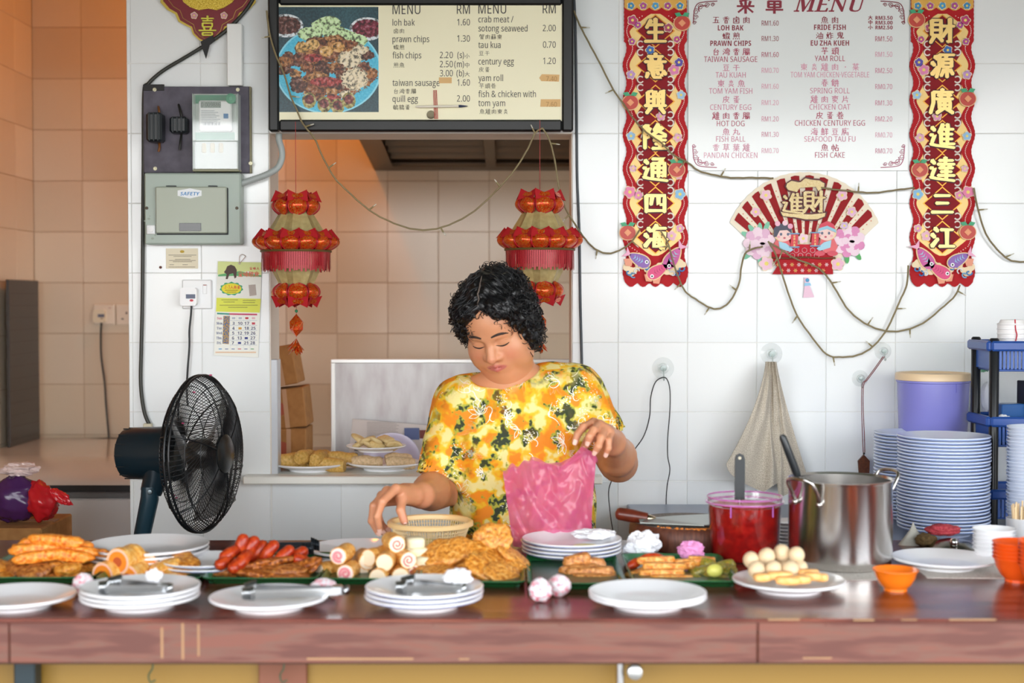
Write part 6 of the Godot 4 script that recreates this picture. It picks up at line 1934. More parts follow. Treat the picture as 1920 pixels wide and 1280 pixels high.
	for q in [[1408, 1049, 2.87, 1.0], [1438, 1043, 2.87, 1.05], [1466, 1036, 2.89, 1.05], [1493, 1040, 2.87, 1.0], [1418, 1068, 2.83, 1.05], [1450, 1066, 2.83, 1.0], [1482, 1067, 2.83, 1.05], [1500, 1064, 2.86, 0.95], [1470, 1058, 2.9, 0.95], [1440, 1062, 2.9, 0.95], [1420, 1060, 2.9, 0.95]]:
		k += 1
		one(lump(Vector3(0.0162, 0.0168, 0.0162) * q[3], 0.05, 0.2, k, 20, 14), "fish_ball", fb, "round pale beige fish ball on the white plate", "fish ball", "fish balls on the white plate", Transform3D(Basis(), P(q[0], q[1], q[2])))
	for q in [[1430, 1082, 2.79, 0.018], [1462, 1078, 2.795, 0.026], [1500, 1086, 2.78, 0.022], [1523, 1080, 2.8, 0.018], [1478, 1088, 2.775, 0.024], [1540, 1082, 2.81, 0.013], [1515, 1074, 2.83, 0.022]]:
		k += 1
		one(lump(Vector3(q[3], 0.008, 0.012), 0.06, 0.2, k, 18, 12, 0.6), "fish_cake", noisy("fish cake", noise_tex(0.02, [[0.0, "f0a450"], [1.0, "f8c888"]], 8), 4.0, 0.4), "pale orange fish cake slice in front of the fish balls", "fish cake", "fish cake slices on the white plate", Transform3D(Basis(Vector3.UP, 0.2 * sin(k * 1.0)), P(q[0], q[1], q[2])))

	build_vessels()

func bowl(at: Vector3, r: float, h: float, m: Material, called: String, label: String, group := "") -> void:
	one(Bd.new().lathe([Vector2(0, 0.003), Vector2(r * 0.4, 0.003), Vector2(r * 0.42, 0), Vector2(r * 0.5, 0), Vector2(r * 0.5, h * 0.1), Vector2(r * 0.68, h * 0.28), Vector2(r * 0.84, h * 0.58), Vector2(r * 0.93, h * 0.88), Vector2(r, h * 0.96), Vector2(r, h), Vector2(r * 0.92, h * 0.95), Vector2(r * 0.8, h * 0.6), Vector2(r * 0.62, h * 0.3), Vector2(r * 0.4, h * 0.16), Vector2(0, h * 0.14)], 44), called, m, label, "bowl", group, Transform3D(Basis(), at))

func build_vessels() -> void:
	# ---- small orange bowl and stacks of bowls at the end
	var org := mat("f27a1c", 0.18)
	var red := mat("f05a1a", 0.18)
	bowl(Vector3(P(1679, 1100, 2.83).x, TOP, -2.83), 0.045, 0.042, org, "orange_bowl", "single small orange bowl standing on the bare counter")
	for c in [[1908, 2.92, 5], [1958, 2.84, 7]]:
		for k in c[2]:
			bowl(Vector3(P(c[0], 1050, c[1]).x, TOP + k * 0.0078, -c[1]), 0.05, 0.05, red, "orange_stacked_bowl", "orange red bowl nested in the shorter stack at the counter end" if c[2] == 5 else "orange red bowl nested in the taller stack at the counter end", "shorter orange bowl stack" if c[2] == 5 else "taller orange bowl stack")
	for k in 6:
		bowl(Vector3(P(1864, 1020, 3.12).x, TOP + k * 0.0085, -3.12), 0.046, 0.034, mat("f3f4f6", 0.16), "white_bowl", "small white bowl nested in the stack beside the orange bowls", "white bowl stack")

	# ---- basket on the counter
	var bc := Vector3(P(807, 1000, 3.27).x, TOP, -3.27)
	var o := thing("plastic_basket", "cream plastic basket under the woman's hand", "basket", bc)
	var cream := mat("eec98e", 0.35)
	part(Bd.new().lathe([Vector2(0.092, 0.058), Vector2(0.098, 0.06), Vector2(0.098, 0.068), Vector2(0.094, 0.071), Vector2(0.088, 0.069), Vector2(0.087, 0.06)], 56), "rim", cream, o)
	part(Bd.new().lathe([Vector2(0, 0.002), Vector2(0.066, 0.002), Vector2(0.068, 0.0), Vector2(0.07, 0.004), Vector2(0.066, 0.006), Vector2(0, 0.005)], 44), "base", cream, o)
	var web := Bd.new()
	for i in 84:
		var a := TAU * i / 84
		web.tube([Vector3(cos(a) * 0.068, 0.003, sin(a) * 0.068), Vector3(cos(a) * 0.09, 0.062, sin(a) * 0.09)], 0.0012, 4, false)
	for j in 8:
		var r := lerpf(0.0695, 0.089, j / 7.0)
		var ring := []
		for i in 49: ring.append(Vector3(cos(TAU * i / 48) * r, lerpf(0.007, 0.058, j / 7.0), sin(TAU * i / 48) * r))
		web.tube(ring, 0.0009, 4, false)
	part(web, "lattice_side", mat("f2d8a4", 0.4), o)
	for k in 7:
		one(lump(Vector3(0.024, 0.009, 0.016), 0.3, 0.3, k + 60), "basket_scrap", mat("e4dc8c", 0.5), "pale yellow green vegetable scrap in the bottom of the basket", "vegetable", "scraps in the basket", Transform3D(Basis(Vector3.UP, k), bc + Vector3(0.04 * cos(k * 0.9), 0.012, 0.04 * sin(k * 0.9))))

	# ---- chopping block and cleaver
	var cc := Vector3(P(1292, 1000, 3.34).x, TOP, -3.34)
	var cbk := thing("chopping_block", "thick round worn wooden chopping block under the cleaver", "chopping block", cc)
	var wood := noisy("block wood", noise_tex(0.02, [[0.0, "3a1c10"], [0.5, "5c301e"], [1.0, "7a4a34"]], 12), 3.0, 0.55, 0.0, null, 0.1, Vector3(3, 0.6, 3))
	part(Bd.new().lathe([Vector2(0, 0), Vector2(0.128, 0), Vector2(0.136, 0.006), Vector2(0.14, 0.03), Vector2(0.138, 0.05), Vector2(0.13, 0.058)], 56), "block_side", wood, cbk)
	part(Bd.new().lathe([Vector2(0.13, 0.058), Vector2(0.1, 0.0575), Vector2(0, 0.055)], 56), "cutting_face", noisy("block face", noise_tex(0.04, [[0.0, "5a504a"], [0.6, "7a7068"], [1.0, "948a80"]], 13), 4.0, 0.6), cbk)
	rng.seed = 5
	for k in 40:
		var a := rng.randf_range(PI * 0.15, PI * 0.75)
		one(lump(Vector3(0.003, 0.0018, 0.0025) * rng.randf_range(0.6, 1.5), 0.3, 0.5, k, 8, 6), "fried_crumb", mat("e0852c", 0.5), "tiny orange crumb on the rim of the chopping block", "crumb", "crumbs on the chopping block", Transform3D(Basis(), cc + Vector3(cos(a) * rng.randf_range(0.115, 0.13), 0.0585, sin(a) * rng.randf_range(0.115, 0.13))))
	var cv := thing("meat_cleaver", "cleaver with round wooden handle lying on the chopping block", "cleaver", cc + Vector3(0, 0.06, 0))
	var h0 := P(1154, 962, 3.31)
	var h1 := P(1214, 971, 3.3)
	var h2 := P(1226, 975, 3.3)
	wpart(Bd.new().tube([h0, h0.lerp(h1, 0.04), h0.lerp(h1, 0.12), h0.lerp(h1, 0.5), h0.lerp(h1, 0.9), h1], [0.004, 0.0115, 0.0145, 0.0155, 0.013, 0.012], 20), "handle", noisy("handle wood", noise_tex(0.02, [[0.0, "4a1c10"], [1.0, "74301c"]], 5), 4.0, 0.3), cv)
	wpart(Bd.new().tube([h1, h2, h2.lerp(h1, -0.3)], [0.0095, 0.0095, 0.006], 16), "ferrule", mat("c8b89c", 0.2, 1.0), cv)
	var bl := Bd.new()
	bl.group(-1)
	var q := [P(1222, 971, 3.3), P(1262, 974, 3.33), P(1335, 985, 3.36), P(1345, 1001, 3.24), P(1320, 1002, 3.23), P(1200, 984, 3.27), P(1198, 980, 3.28)]
	for p in q.size(): q[p].y = TOP + 0.066 + (0.006 if p < 3 or p == 6 else 0.0) - 0.00002 * p
	bl.face([q[0], q[1], q[2], q[3], q[4], q[5], q[6]], q[0] + Vector3(0.05, -1, 0.05))
	var low := []
	for p in q: low.append(p + Vector3(0, -0.0025, 0))
	bl.face(low, q[0] + Vector3(0.05, 1, 0.05))
	for p in q.size(): bl.face([q[p], q[(p + 1) % 7], low[(p + 1) % 7], low[p]], q[0] + Vector3(0.08, 0, 0.03))
	wpart(bl, "blade", mat("9aa09c", 0.32, 0.85), cv)

	# ---- tub of red sauce
	var tc := Vector3(P(1396, 1000, 3.18).x, TOP, -3.18)
	var tub := thing("sauce_tub", "clear tub filled with red chilli sauce and a pink violet rim", "tub", tc)
	var sauce := noisy("sauce", noise_tex(0.02, [[0.2, "6c0808"], [0.5, "860e0c"], [0.8, "a01c14"]], 9), 4.0, 0.16)
	part(Bd.new().lathe([Vector2(0, 0.002), Vector2(0.07, 0.002), Vector2(0.0735, 0.006), Vector2(0.0795, 0.118), Vector2(0.0785, 0.119), Vector2(0.05, 0.1205), Vector2(0, 0.12)], 56), "chilli_sauce", sauce, tub)
	part(Bd.new().lathe([Vector2(0.0715, 0.0), Vector2(0.0748, 0.004), Vector2(0.0815, 0.125), Vector2(0.083, 0.137), Vector2(0.0822, 0.1375), Vector2(0.0808, 0.125)], 56), "tub_wall", clear("c04848", 0.03, 0.05), tub)
	part(Bd.new().lathe([Vector2(0.0815, 0.1235), Vector2(0.0865, 0.125), Vector2(0.0868, 0.128), Vector2(0.082, 0.1285)], 56), "rim_flange", clear("d070c0", 0.7, 0.12), tub)
	part(Bd.new().lathe([Vector2(0.0826, 0.1355), Vector2(0.0842, 0.138), Vector2(0.0826, 0.1395), Vector2(0.0812, 0.138)], 56), "rim_lip", clear("d880c8", 0.75, 0.12), tub)
	for a in [0.9, 2.1]:
		part(Bd.new().box(Vector3(cos(a) * 0.0822, 0.112, sin(a) * 0.0822), Vector3(0.003, 0.024, 0.003), 0.001), "rim_rib", clear("c470c8", 0.7, 0.12), tub)
	one(lump(Vector3(0.07, 0.0025, 0.07), 0.15, 0.3, 6, 28, 8), "sauce_pulp", mat("b83018", 0.35), "coarse orange red pulp floating on the chilli sauce", "sauce", "", Transform3D(Basis(), tc + Vector3(0, 0.1205, 0)))
	var ld := thing("sauce_ladle", "black plastic handled ladle standing upright in the chilli sauce", "ladle", tc + Vector3(0, 0.1, 0))
	var lt := P(1387, 852, 3.17)
	var lb := P(1387, 932, 3.17)
	var hand := PackedVector2Array()
	for p in [[1377.5, 936], [1378, 860], [1380, 853], [1387, 849.5], [1394, 853], [1396.5, 860], [1396, 936]]:
		var w := P(p[0], p[1], 3.17)
		hand.append(Vector2(w.x, w.y))
	wpart(Bd.new().plate(hand, 0.008, Transform3D(Basis(), Vector3(0, 0, -3.166))), "handle", mat("1c2226", 0.35), ld)
	wpart(Bd.new().lathe([Vector2(0, 0), Vector2(0.0035, 0), Vector2(0.0035, 0.0006), Vector2(0, 0.0006)], 12, Transform3D(Basis(Vector3.RIGHT, PI / 2), P(1387, 858.5, 3.1662))), "hanging_hole", mat("c8c0a8", 0.6), ld)
	wpart(Bd.new().tube([lb + Vector3(0, 0.01, 0), lb + Vector3(0, -0.06, 0)], 0.004, 8), "shank", mat("b0b0b0", 0.25, 1.0), ld)

	# ---- stock pot
	var pc := Vector3(P(1575, 1000, 3.1).x, TOP, -3.1)
	var pot := thing("stock_pot", "brushed stainless steel stock pot on folded newspaper", "pot", pc)
	var steel := mat("d9d7d4", 0.2, 1.0)
	var R := 0.1105
	var H := 0.186
	part(Bd.new().lathe([Vector2(0, 0.003), Vector2(R * 0.94, 0.003), Vector2(R * 0.985, 0.008), Vector2(R, 0.02), Vector2(R, H - 0.004), Vector2(R * 1.02, H - 0.001), Vector2(R * 1.025, H + 0.002), Vector2(R * 1.0, H + 0.003), Vector2(R * 0.975, H - 0.002)], 64), "outer_wall", steel, pot)
	part(Bd.new().lathe([Vector2(R * 0.975, H - 0.002), Vector2(R * 0.97, 0.02), Vector2(R * 0.95, 0.01), Vector2(0, 0.008)], 64), "inner_wall", steel, pot)
	part(Bd.new().lathe([Vector2(R * 0.96, 0.085), Vector2(0, 0.086)], 48), "broth", mat("8a7a60", 0.1), pot)
	for a in [2.45, -0.5]:
		var dir := Vector3(cos(a), 0, sin(a))
		var sd := Vector3(-sin(a), 0, cos(a))
		var hb := Bd.new()
		hb.tube(smooth_path([dir * R + sd * 0.032 + Vector3(0, H - 0.04, 0), dir * (R + 0.01) + sd * 0.034 + Vector3(0, H - 0.02, 0), dir * (R + 0.028) + sd * 0.03 + Vector3(0, H + 0.006, 0), dir * (R + 0.034) + Vector3(0, H + 0.012, 0), dir * (R + 0.028) - sd * 0.03 + Vector3(0, H + 0.006, 0), dir * (R + 0.01) - sd * 0.034 + Vector3(0, H - 0.02, 0), dir * R - sd * 0.032 + Vector3(0, H - 0.04, 0)], 5), 0.0042, 10)
		var hn := part(hb, "handle", mat("c8c6c2", 0.16, 1.0), pot)
		for s in [-1.0, 1.0]:
			part(Bd.new().ball(func(v: Vector3) -> Vector3: return dir * (R + 0.001) + sd * 0.032 * s + Vector3(0, H - 0.042, 0) + v * 0.007, 10, 8), "rivet", mat("c8c6c2", 0.2, 1.0), hn)
	var pl := thing("pot_ladle", "black handled ladle leaning over the rim of the stock pot", "ladle", pc + Vector3(0, 0.1, 0))
	var l0 := P(1466, 815, 3.06)
	var l1 := P(1496, 893, 3.07)
	wpart(Bd.new().tube([l0, l0.lerp(l1, 0.06), l0.lerp(l1, 0.4), l0.lerp(l1, 0.9), l1], [0.005, 0.0078, 0.0085, 0.0085, 0.007], 14), "handle", mat("1a2024", 0.3), pl)
	wpart(Bd.new().tube([l1, l1.lerp(l0, -0.9) + Vector3(0.03, 0.0, -0.03)], 0.0035, 10), "shank", mat("c0c0c0", 0.2, 1.0), pl)
	# newspaper under the pot and plate
	for n in [[1490, 1085, 3.06, 0.16, 0.14, 0.1, "newspaper sheet under the stock pot"], [1760, 1078, 3.06, 0.2, 0.12, -0.05, "newspaper sheet under the empty plate behind the orange bowl"]]:
		var np := Vector3(P(n[0] + 70, n[1], n[2]).x, TOP, -n[2])
		one(Bd.new().box(np + Vector3(0, 0.0006, 0), Vector3(n[3] * 1.3, 0.0012, n[4] * 1.9), 0.0, Basis(Vector3.UP, n[5])), "newspaper_sheet", noisy("newsprint", noise_tex(0.06, [[0.0, "b4aca4"], [0.5, "d2ccc4"], [1.0, "dedad4"]], 16), 4.0, 0.8), n[6], "newspaper")
	# little plates between tub and pot
	for k in 7:
		plate_at(Vector3(P(1480, 1000, 3.34).x, TOP + k * 0.0082, -3.34), "small white saucer stacked behind the gap between tub and pot", 0, 0.42, "saucers behind the pot")

	# ---- tall plate stacks on the side table
	rng.seed = 21
	plate_pile(1768, 3.6, 28, "pale blue edged plate in the tallest stack before the violet bucket", "tallest plate stack", 2, 0.0084, SIDE_TOP, 1.03, 0.0015)
	plate_pile(1712, 3.86, 25, "pale blue edged plate in the stack half hidden behind the tallest stack", "half hidden plate stack", 2, 0.0088, SIDE_TOP, 0.95, 0.0015)
	for k in 26:
		bowl(Vector3(P(1940, 900, 3.5).x + 0.001 * sin(k * 2.0), SIDE_TOP + 0.02 + k * 0.0084, -3.5), 0.066, 0.05, mat("dfe8f6", 0.2), "blue_white_bowl", "pale blue white bowl nested in the tall stack beside the rack", "pale bowl stack beside the rack")
	one(Bd.new().box(Vector3(P(1940, 900, 3.5).x, SIDE_TOP + 0.01, -3.5), Vector3(0.14, 0.02, 0.12), 0.002), "bowl_board", mat("6a5a4c", 0.6), "small wooden board under the tall pale bowl stack", "board")
	# violet bucket with a cream lid
	var vb := Vector3(P(1749, 800, 3.98).x, SIDE_TOP, -3.98)
	var bk := thing("violet_bucket", "translucent violet plastic tub with cream lid behind the plate stacks", "tub", vb)
	var top_y := P(1749, 703, 3.98).y - SIDE_TOP
	part(Bd.new().lathe([Vector2(0, 0.0), Vector2(0.08, 0.0), Vector2(0.084, 0.005), Vector2(0.097, top_y - 0.02), Vector2(0.1, top_y - 0.018), Vector2(0.1, top_y - 0.008), Vector2(0, top_y - 0.008)], 52), "tub_wall", clear("8c8cd8", 0.9, 0.25), bk)
	part(Bd.new().lathe([Vector2(0.099, top_y - 0.014), Vector2(0.1025, top_y - 0.012), Vector2(0.1025, top_y + 0.004), Vector2(0.1, top_y + 0.007), Vector2(0.094, top_y + 0.006), Vector2(0.09, top_y + 0.001), Vector2(0, top_y + 0.001)], 52), "lid", mat("ecd0a8", 0.35), bk)
	part(Bd.new().box(Vector3(0.036, top_y - 0.03, 0.0905), Vector3(0.0015, 0.026, 0.003), 0.0004), "seam_rib", mat("6a6ac0", 0.4), bk)
	# cloths and lid on the side table edge
	var wc := P(1692, 1035, 3.45)
	var cone := Bd.new()
	var cr := []
	for j in 9:
		var t := j / 8.0
		var row := []
		for i in 24:
			var a := TAU * i / 24
			var r := 0.034 * pow(1.0 - t, 1.4) * (1.0 + 0.12 * sin(a * 3.0)) + 0.0012
			row.append(Vector3(cos(a) * r, t * 0.052, sin(a) * r * 0.7))
		cr.append(row)
	cone.grid(cr, true)
	one(cone, "folded_rag", noisy("rag", noise_tex(0.15, [[0.0, "a8a69c"], [1.0, "d0cec4"]], 4), 8.0, 0.9), "grey white rag folded to a point before the plate stack", "rag", "", Transform3D(Basis(), Vector3(wc.x, TOP, -3.36)))
	crumple(Vector3(P(1775, 1020, 3.3).x, TOP + 0.024, -3.33), Vector3(0.05, 0.016, 0.03), 52, noisy("red rag", noise_tex(0.06, [[0.0, "8a2030"], [0.5, "b83a48"], [1.0, "d07868"]], 4), 5.0, 0.9), "red_rag|crumpled red and pink rag on the steel lid", "rag", "", 0.4)
	crumple(Vector3(P(1740, 1030, 3.3).x, TOP, -3.32), Vector3(0.03, 0.018, 0.025), 55, noisy("brown rag", noise_tex(0.06, [[0.0, "4a3822"], [1.0, "7a6238"]], 4), 5.0, 0.9), "brown_rag|crumpled brown rag beside the red rag", "rag", "", 0.35)
	var lid := thing("pan_lid", "small steel pan lid with a round knob under the red rag", "lid", Vector3(P(1790, 1040, 3.28).x, TOP, -3.3))
	part(Bd.new().lathe([Vector2(0, 0), Vector2(0.055, 0), Vector2(0.057, 0.004), Vector2(0.04, 0.018), Vector2(0.012, 0.024), Vector2(0, 0.024)], 36), "dome", mat("8a8880", 0.2, 1.0), lid)
	part(Bd.new().ball(func(v: Vector3) -> Vector3: return Vector3(-0.008, 0.022, 0.042) + v * 0.0105, 16, 10), "knob", mat("d0d0d0", 0.15, 1.0), lid)

	build_rack()

func build_rack() -> void:
	var d := 3.7
	var x0 := P(1857, 800, d).x
	var x1 := x0 + 0.42
	var o := thing("plastic_rack", "tiered rack of blue plastic baskets on black posts", "rack", Vector3((x0 + x1) / 2, SIDE_TOP, -3.785))
	var blue := mat("28509c", 0.3)
	var y_top := P(1865, 634, d).y
	for x in [x0 + 0.012, x1 - 0.012]:
		for z in [-d - 0.012, -3.858]:
			wpart(Bd.new().tube([Vector3(x, SIDE_TOP, z), Vector3(x, y_top - 0.004, z), Vector3(x, y_top, z)], [0.0125, 0.0125, 0.009], 16), "post", mat("16191d", 0.3), o)
	for lv in [[640, 668, 0.05], [782, 800, 0.04], [918, 935, 0.04]]:
		var ya := P(1865, lv[0], d).y
		var b := Bd.new()
		var mid := Vector3((x0 + x1) / 2, 0, -3.785)
		var w := x1 - x0
		var dp := 0.165
		# rim
		for s in [-1.0, 1.0]:
			b.box(mid + Vector3(0, ya - 0.012, s * dp / 2), Vector3(w, 0.026, 0.02), 0.005)
			b.box(mid + Vector3(s * w / 2, ya - 0.012, 0), Vector3(0.02, 0.026, dp), 0.005)
		b.box(mid + Vector3(0, ya - 0.075, 0), Vector3(w * 0.93, 0.006, dp * 0.9), 0.002)
		var bs := wpart(b, "basket_frame", blue, o)
		var sl := Bd.new()
		for k in 40:
			var x := lerpf(-0.46, 0.46, k / 39.0) * w
			for s in [-1.0, 1.0]:
				sl.box(mid + Vector3(x, ya - 0.047, s * dp * 0.465), Vector3(0.0062, 0.05, 0.003), 0.0)
		for k in 26:
			var z := lerpf(-0.46, 0.46, k / 25.0) * dp
			sl.box(mid + Vector3(-w * 0.475, ya - 0.047, z), Vector3(0.003, 0.05, 0.006), 0.0)
		wpart(sl, "basket_slats", mat("315cab", 0.35), bs)
	# things in the rack
	var y2 := P(1865, 782, d).y - 0.07
	for q in [[0.055, 0.10, 0.2, "2a5c9a", "blue and white printed carton tilted in the middle rack basket"], [0.12, 0.16, -0.5, "20242a", "black printed box leaning in the middle rack basket"], [0.2, 0.13, 0.3, "4a7ab8", "pale blue printed carton in the middle rack basket"]]:
		var c := thing("printed_carton", q[4], "carton", Vector3(x0 + q[0] + 0.02, y2, -3.78))
		c.rotation = Vector3(0, 0.2, 0)
		part(Bd.new().box(Vector3(0, q[1] / 2, 0), Vector3(0.07, q[1], 0.05), 0.002), "box", mat(q[3], 0.3), c)
		part(Bd.new().box(Vector3(0, q[1] * 0.55, 0.0255), Vector3(0.06, q[1] * 0.2, 0.0008), 0.0), "print_band", mat("dfe8f2" if q[3] != "20242a" else "8a1c2a", 0.35), c)
		part(Bd.new().box(Vector3(0, q[1] * 0.28, 0.0255), Vector3(0.05, q[1] * 0.1, 0.0008), 0.0), "print_band", mat("16335c" if q[3] != "20242a" else "d8dce0", 0.35), c)
	crumple(Vector3(x0 + 0.045, P(1865, 782, d).y - 0.02, -3.735), Vector3(0.022, 0.014, 0.014), 61, mat("f0f2f4", 0.7), "rack_tissue|white crumpled tissue at the edge of the middle rack basket", "tissue")
	var y1 := P(1865, 640, d).y
	var w := thing("stacked_foam_cups", "white stacked foam cups with red string on the top of the rack", "cups", Vector3(x0 + 0.075, y1 - 0.07, -3.76))
	part(Bd.new().lathe([Vector2(0, 0), Vector2(0.036, 0), Vector2(0.038, 0.11), Vector2(0.03, 0.125), Vector2(0, 0.126)], 28), "cup_pile", mat("f4f3f2", 0.6), w)
	for k in 4:
		part(Bd.new().lathe([Vector2(0.0375, 0.075 + k * 0.012), Vector2(0.0395, 0.077 + k * 0.012), Vector2(0.0375, 0.08 + k * 0.012)], 28), "cup_rim", mat("fafafa", 0.6), w)
	part(Bd.new().tube(smooth_path([Vector3(-0.004, 0.126, 0.03), Vector3(-0.006, 0.1, 0.041), Vector3(-0.003, 0.085, 0.042), Vector3(-0.009, 0.06, 0.042)]), 0.0016, 6), "red_string", mat("c8283c", 0.6), w)
	# green bag behind the rack
	crumple(P(1846, 700, 3.95), Vector3(0.025, 0.045, 0.02), 66, clear("8ce0b0", 0.8, 0.3), "green_bag|pale green plastic bag sticking out behind the rack", "bag", "", 0.4)
	crumple(P(1850, 775, 3.98), Vector3(0.018, 0.05, 0.02), 68, mat("dde0e6", 0.6), "white_bag|grey white plastic bag hanging behind the rack post", "bag", "", 0.3)
	# chopstick pot
	var cp := thing("chopstick_holder", "clear cup of pale wooden chopsticks at the end of the counter", "cup", Vector3(P(1912, 1000, 3.28).x, TOP, -3.28))
	part(Bd.new().lathe([Vector2(0, 0.002), Vector2(0.026, 0.002), Vector2(0.028, 0.0), Vector2(0.031, 0.075), Vector2(0.0295, 0.075), Vector2(0.0265, 0.006), Vector2(0, 0.006)], 28), "cup", clear("dfe4ea", 0.5, 0.1), cp)
	rng.seed = 8
	for k in 22:
		var a := rng.randf() * TAU
		var r := sqrt(rng.randf()) * 0.02
		var top_ := Vector3(cos(a) * (r + 0.006), 0.1 + rng.randf() * 0.012, sin(a) * (r + 0.006))
		one(Bd.new().tube([cp.position + Vector3(cos(a) * r * 0.8, 0.007, sin(a) * r * 0.8), cp.position + top_], 0.0022, 6), "chopstick", mat("ecd0a4", 0.6), "pale wooden chopstick standing in the clear cup", "chopstick", "chopsticks in the clear cup")


# ---------------------------------------------------------------- smooth bodies from tapered capsules and ellipsoids
class Field:
	var kind := PackedByteArray()          # 0 capsule, 1 ellipsoid, 2 carve ellipsoid, 3 plane cut
	var a := PackedVector3Array()
	var b := PackedVector3Array()
	var il := PackedFloat32Array()
	var ra := PackedFloat32Array()
	var rb := PackedFloat32Array()
	var k := PackedFloat32Array()
	var inv: Array[Transform3D] = []
	var grow := 0.0
	var noise: FastNoiseLite = null
	var rough := 0.0

	func cap(p: Vector3, q: Vector3, r0: float, r1: float, blend := 0.02) -> void:
		kind.append(0); a.append(p); b.append(q - p); il.append(1.0 / maxf((q - p).length_squared(), 1e-9)); ra.append(r0); rb.append(r1); k.append(blend); inv.append(Transform3D())

	func ell(xf: Transform3D, c: Vector3, r: Vector3, blend := 0.02, carve := false, turn := Basis()) -> void:
		kind.append(2 if carve else 1); a.append(r); b.append(Vector3.ZERO); il.append(0.0); ra.append(0.0); rb.append(0.0); k.append(blend)
		inv.append((xf * Transform3D(turn, c)).affine_inverse())

	func at(p: Vector3) -> float:
		var d := 1e3
		for i in kind.size():
			var e := 0.0
			var t := kind[i]
			if t == 0:
				var w := p - a[i]
				var h := clampf(w.dot(b[i]) * il[i], 0.0, 1.0)
				e = (w - b[i] * h).length() - lerpf(ra[i], rb[i], h)
			else:
				var q := inv[i] * p
				var r := a[i]
				var k0 := (q / r).length()
				var k1 := (q / (r * r)).length()
				e = k0 * (k0 - 1.0) / maxf(k1, 1e-6)
			var s := k[i]
			if t == 2:
				e = -e
				var g := maxf(s - absf(d - e), 0.0) / s
				d = maxf(d, e) + g * g * s * 0.25
			elif e < d + s:
				var g := maxf(s - absf(d - e), 0.0) / s
				d = minf(d, e) - g * g * s * 0.25
		if noise: d += rough * noise.get_noise_3dv(p)
		return d - grow


class Hull:
	var v := PackedVector3Array()
	var c := PackedColorArray()
	var idx := PackedInt32Array()

	# surface nets on a grid, visiting only blocks near the surface
	func nets(f: Callable, lo: Vector3, hi: Vector3, cell: float, tint: Callable) -> void:
		var n := Vector3i(((hi - lo) / cell).ceil()) + Vector3i(2, 2, 2)
		var nx := n.x
		var nxy := n.x * n.y
		var val := PackedFloat32Array()
		val.resize(nxy * n.z)
		val.fill(1e9)
		var B := 4
		var near := cell * B * 1.25
		var cells := []
		for bz in range(0, n.z - 1, B):
			for by in range(0, n.y - 1, B):
				for bx in range(0, n.x - 1, B):
					var mid := lo + Vector3(bx + B / 2.0, by + B / 2.0, bz + B / 2.0) * cell
					if absf(f.call(mid)) > near: continue
					cells.append(Vector3i(bx, by, bz))
					for z in range(bz, mini(bz + B + 1, n.z)):
						for y in range(by, mini(by + B + 1, n.y)):
							var at := z * nxy + y * nx
							for x in range(bx, mini(bx + B + 1, n.x)):
								if val[at + x] > 1e8:
									val[at + x] = f.call(lo + Vector3(x, y, z) * cell)
		var vert := {}
		var corner := [0, 1, nx, nx + 1, nxy, nxy + 1, nxy + nx, nxy + nx + 1]
		var off := [Vector3(0, 0, 0), Vector3(1, 0, 0), Vector3(0, 1, 0), Vector3(1, 1, 0), Vector3(0, 0, 1), Vector3(1, 0, 1), Vector3(0, 1, 1), Vector3(1, 1, 1)]
		var edges := [[0, 1], [2, 3], [4, 5], [6, 7], [0, 2], [1, 3], [4, 6], [5, 7], [0, 4], [1, 5], [2, 6], [3, 7]]
		var visited := []
		for cb in cells:
			for z in range(cb.z, mini(cb.z + B, n.z - 1)):
				for y in range(cb.y, mini(cb.y + B, n.y - 1)):
					for x in range(cb.x, mini(cb.x + B, n.x - 1)):
						var at: int = z * nxy + y * nx + x
						var s := 0
						for q in 8:
							if val[at + corner[q]] < 0.0: s += 1
						if s == 0 or s == 8: continue
						var sum := Vector3.ZERO
						var m := 0
						for e in edges:
							var u := val[at + corner[e[0]]]
							var w := val[at + corner[e[1]]]
							if (u < 0.0) != (w < 0.0):
								sum += off[e[0]].lerp(off[e[1]], u / (u - w))
								m += 1
						var p := lo + (Vector3(x, y, z) + sum / m) * cell
						vert[at] = v.size()
						v.append(p)
						c.append(tint.call(p))
						visited.append(at)
		for at in visited:
			var s0 := val[at] < 0.0
			for ax in 3:
				var step: int = [1, nx, nxy][ax]
				var s1 := val[at + step] < 0.0
				if s0 == s1: continue
				var u: int = [nx, nxy, 1][ax]
				var w: int = [nxy, 1, nx][ax]
				if not (vert.has(at - u) and vert.has(at - w) and vert.has(at - u - w)): continue
				var A: int = vert[at]
				var Bq: int = vert[at - u]
				var C: int = vert[at - u - w]
				var D: int = vert[at - w]
				if s0: idx.append_array(PackedInt32Array([A, C, Bq, A, D, C]))
				else: idx.append_array(PackedInt32Array([A, Bq, C, A, C, D]))

	func done() -> ArrayMesh:
		var nor := PackedVector3Array()
		nor.resize(v.size())
		for t in range(0, idx.size(), 3):
			var i := idx[t]
			var j := idx[t + 1]
			var l := idx[t + 2]
			var q := (v[l] - v[i]).cross(v[j] - v[i])
			nor[i] += q
			nor[j] += q
			nor[l] += q
		for i in nor.size(): nor[i] = nor[i].normalized()
		var arr := []
		arr.resize(Mesh.ARRAY_MAX)
		arr[Mesh.ARRAY_VERTEX] = v
		arr[Mesh.ARRAY_NORMAL] = nor
		arr[Mesh.ARRAY_COLOR] = c
		arr[Mesh.ARRAY_INDEX] = idx
		var m := ArrayMesh.new()
		m.add_surface_from_arrays(Mesh.PRIMITIVE_TRIANGLES, arr)
		return m


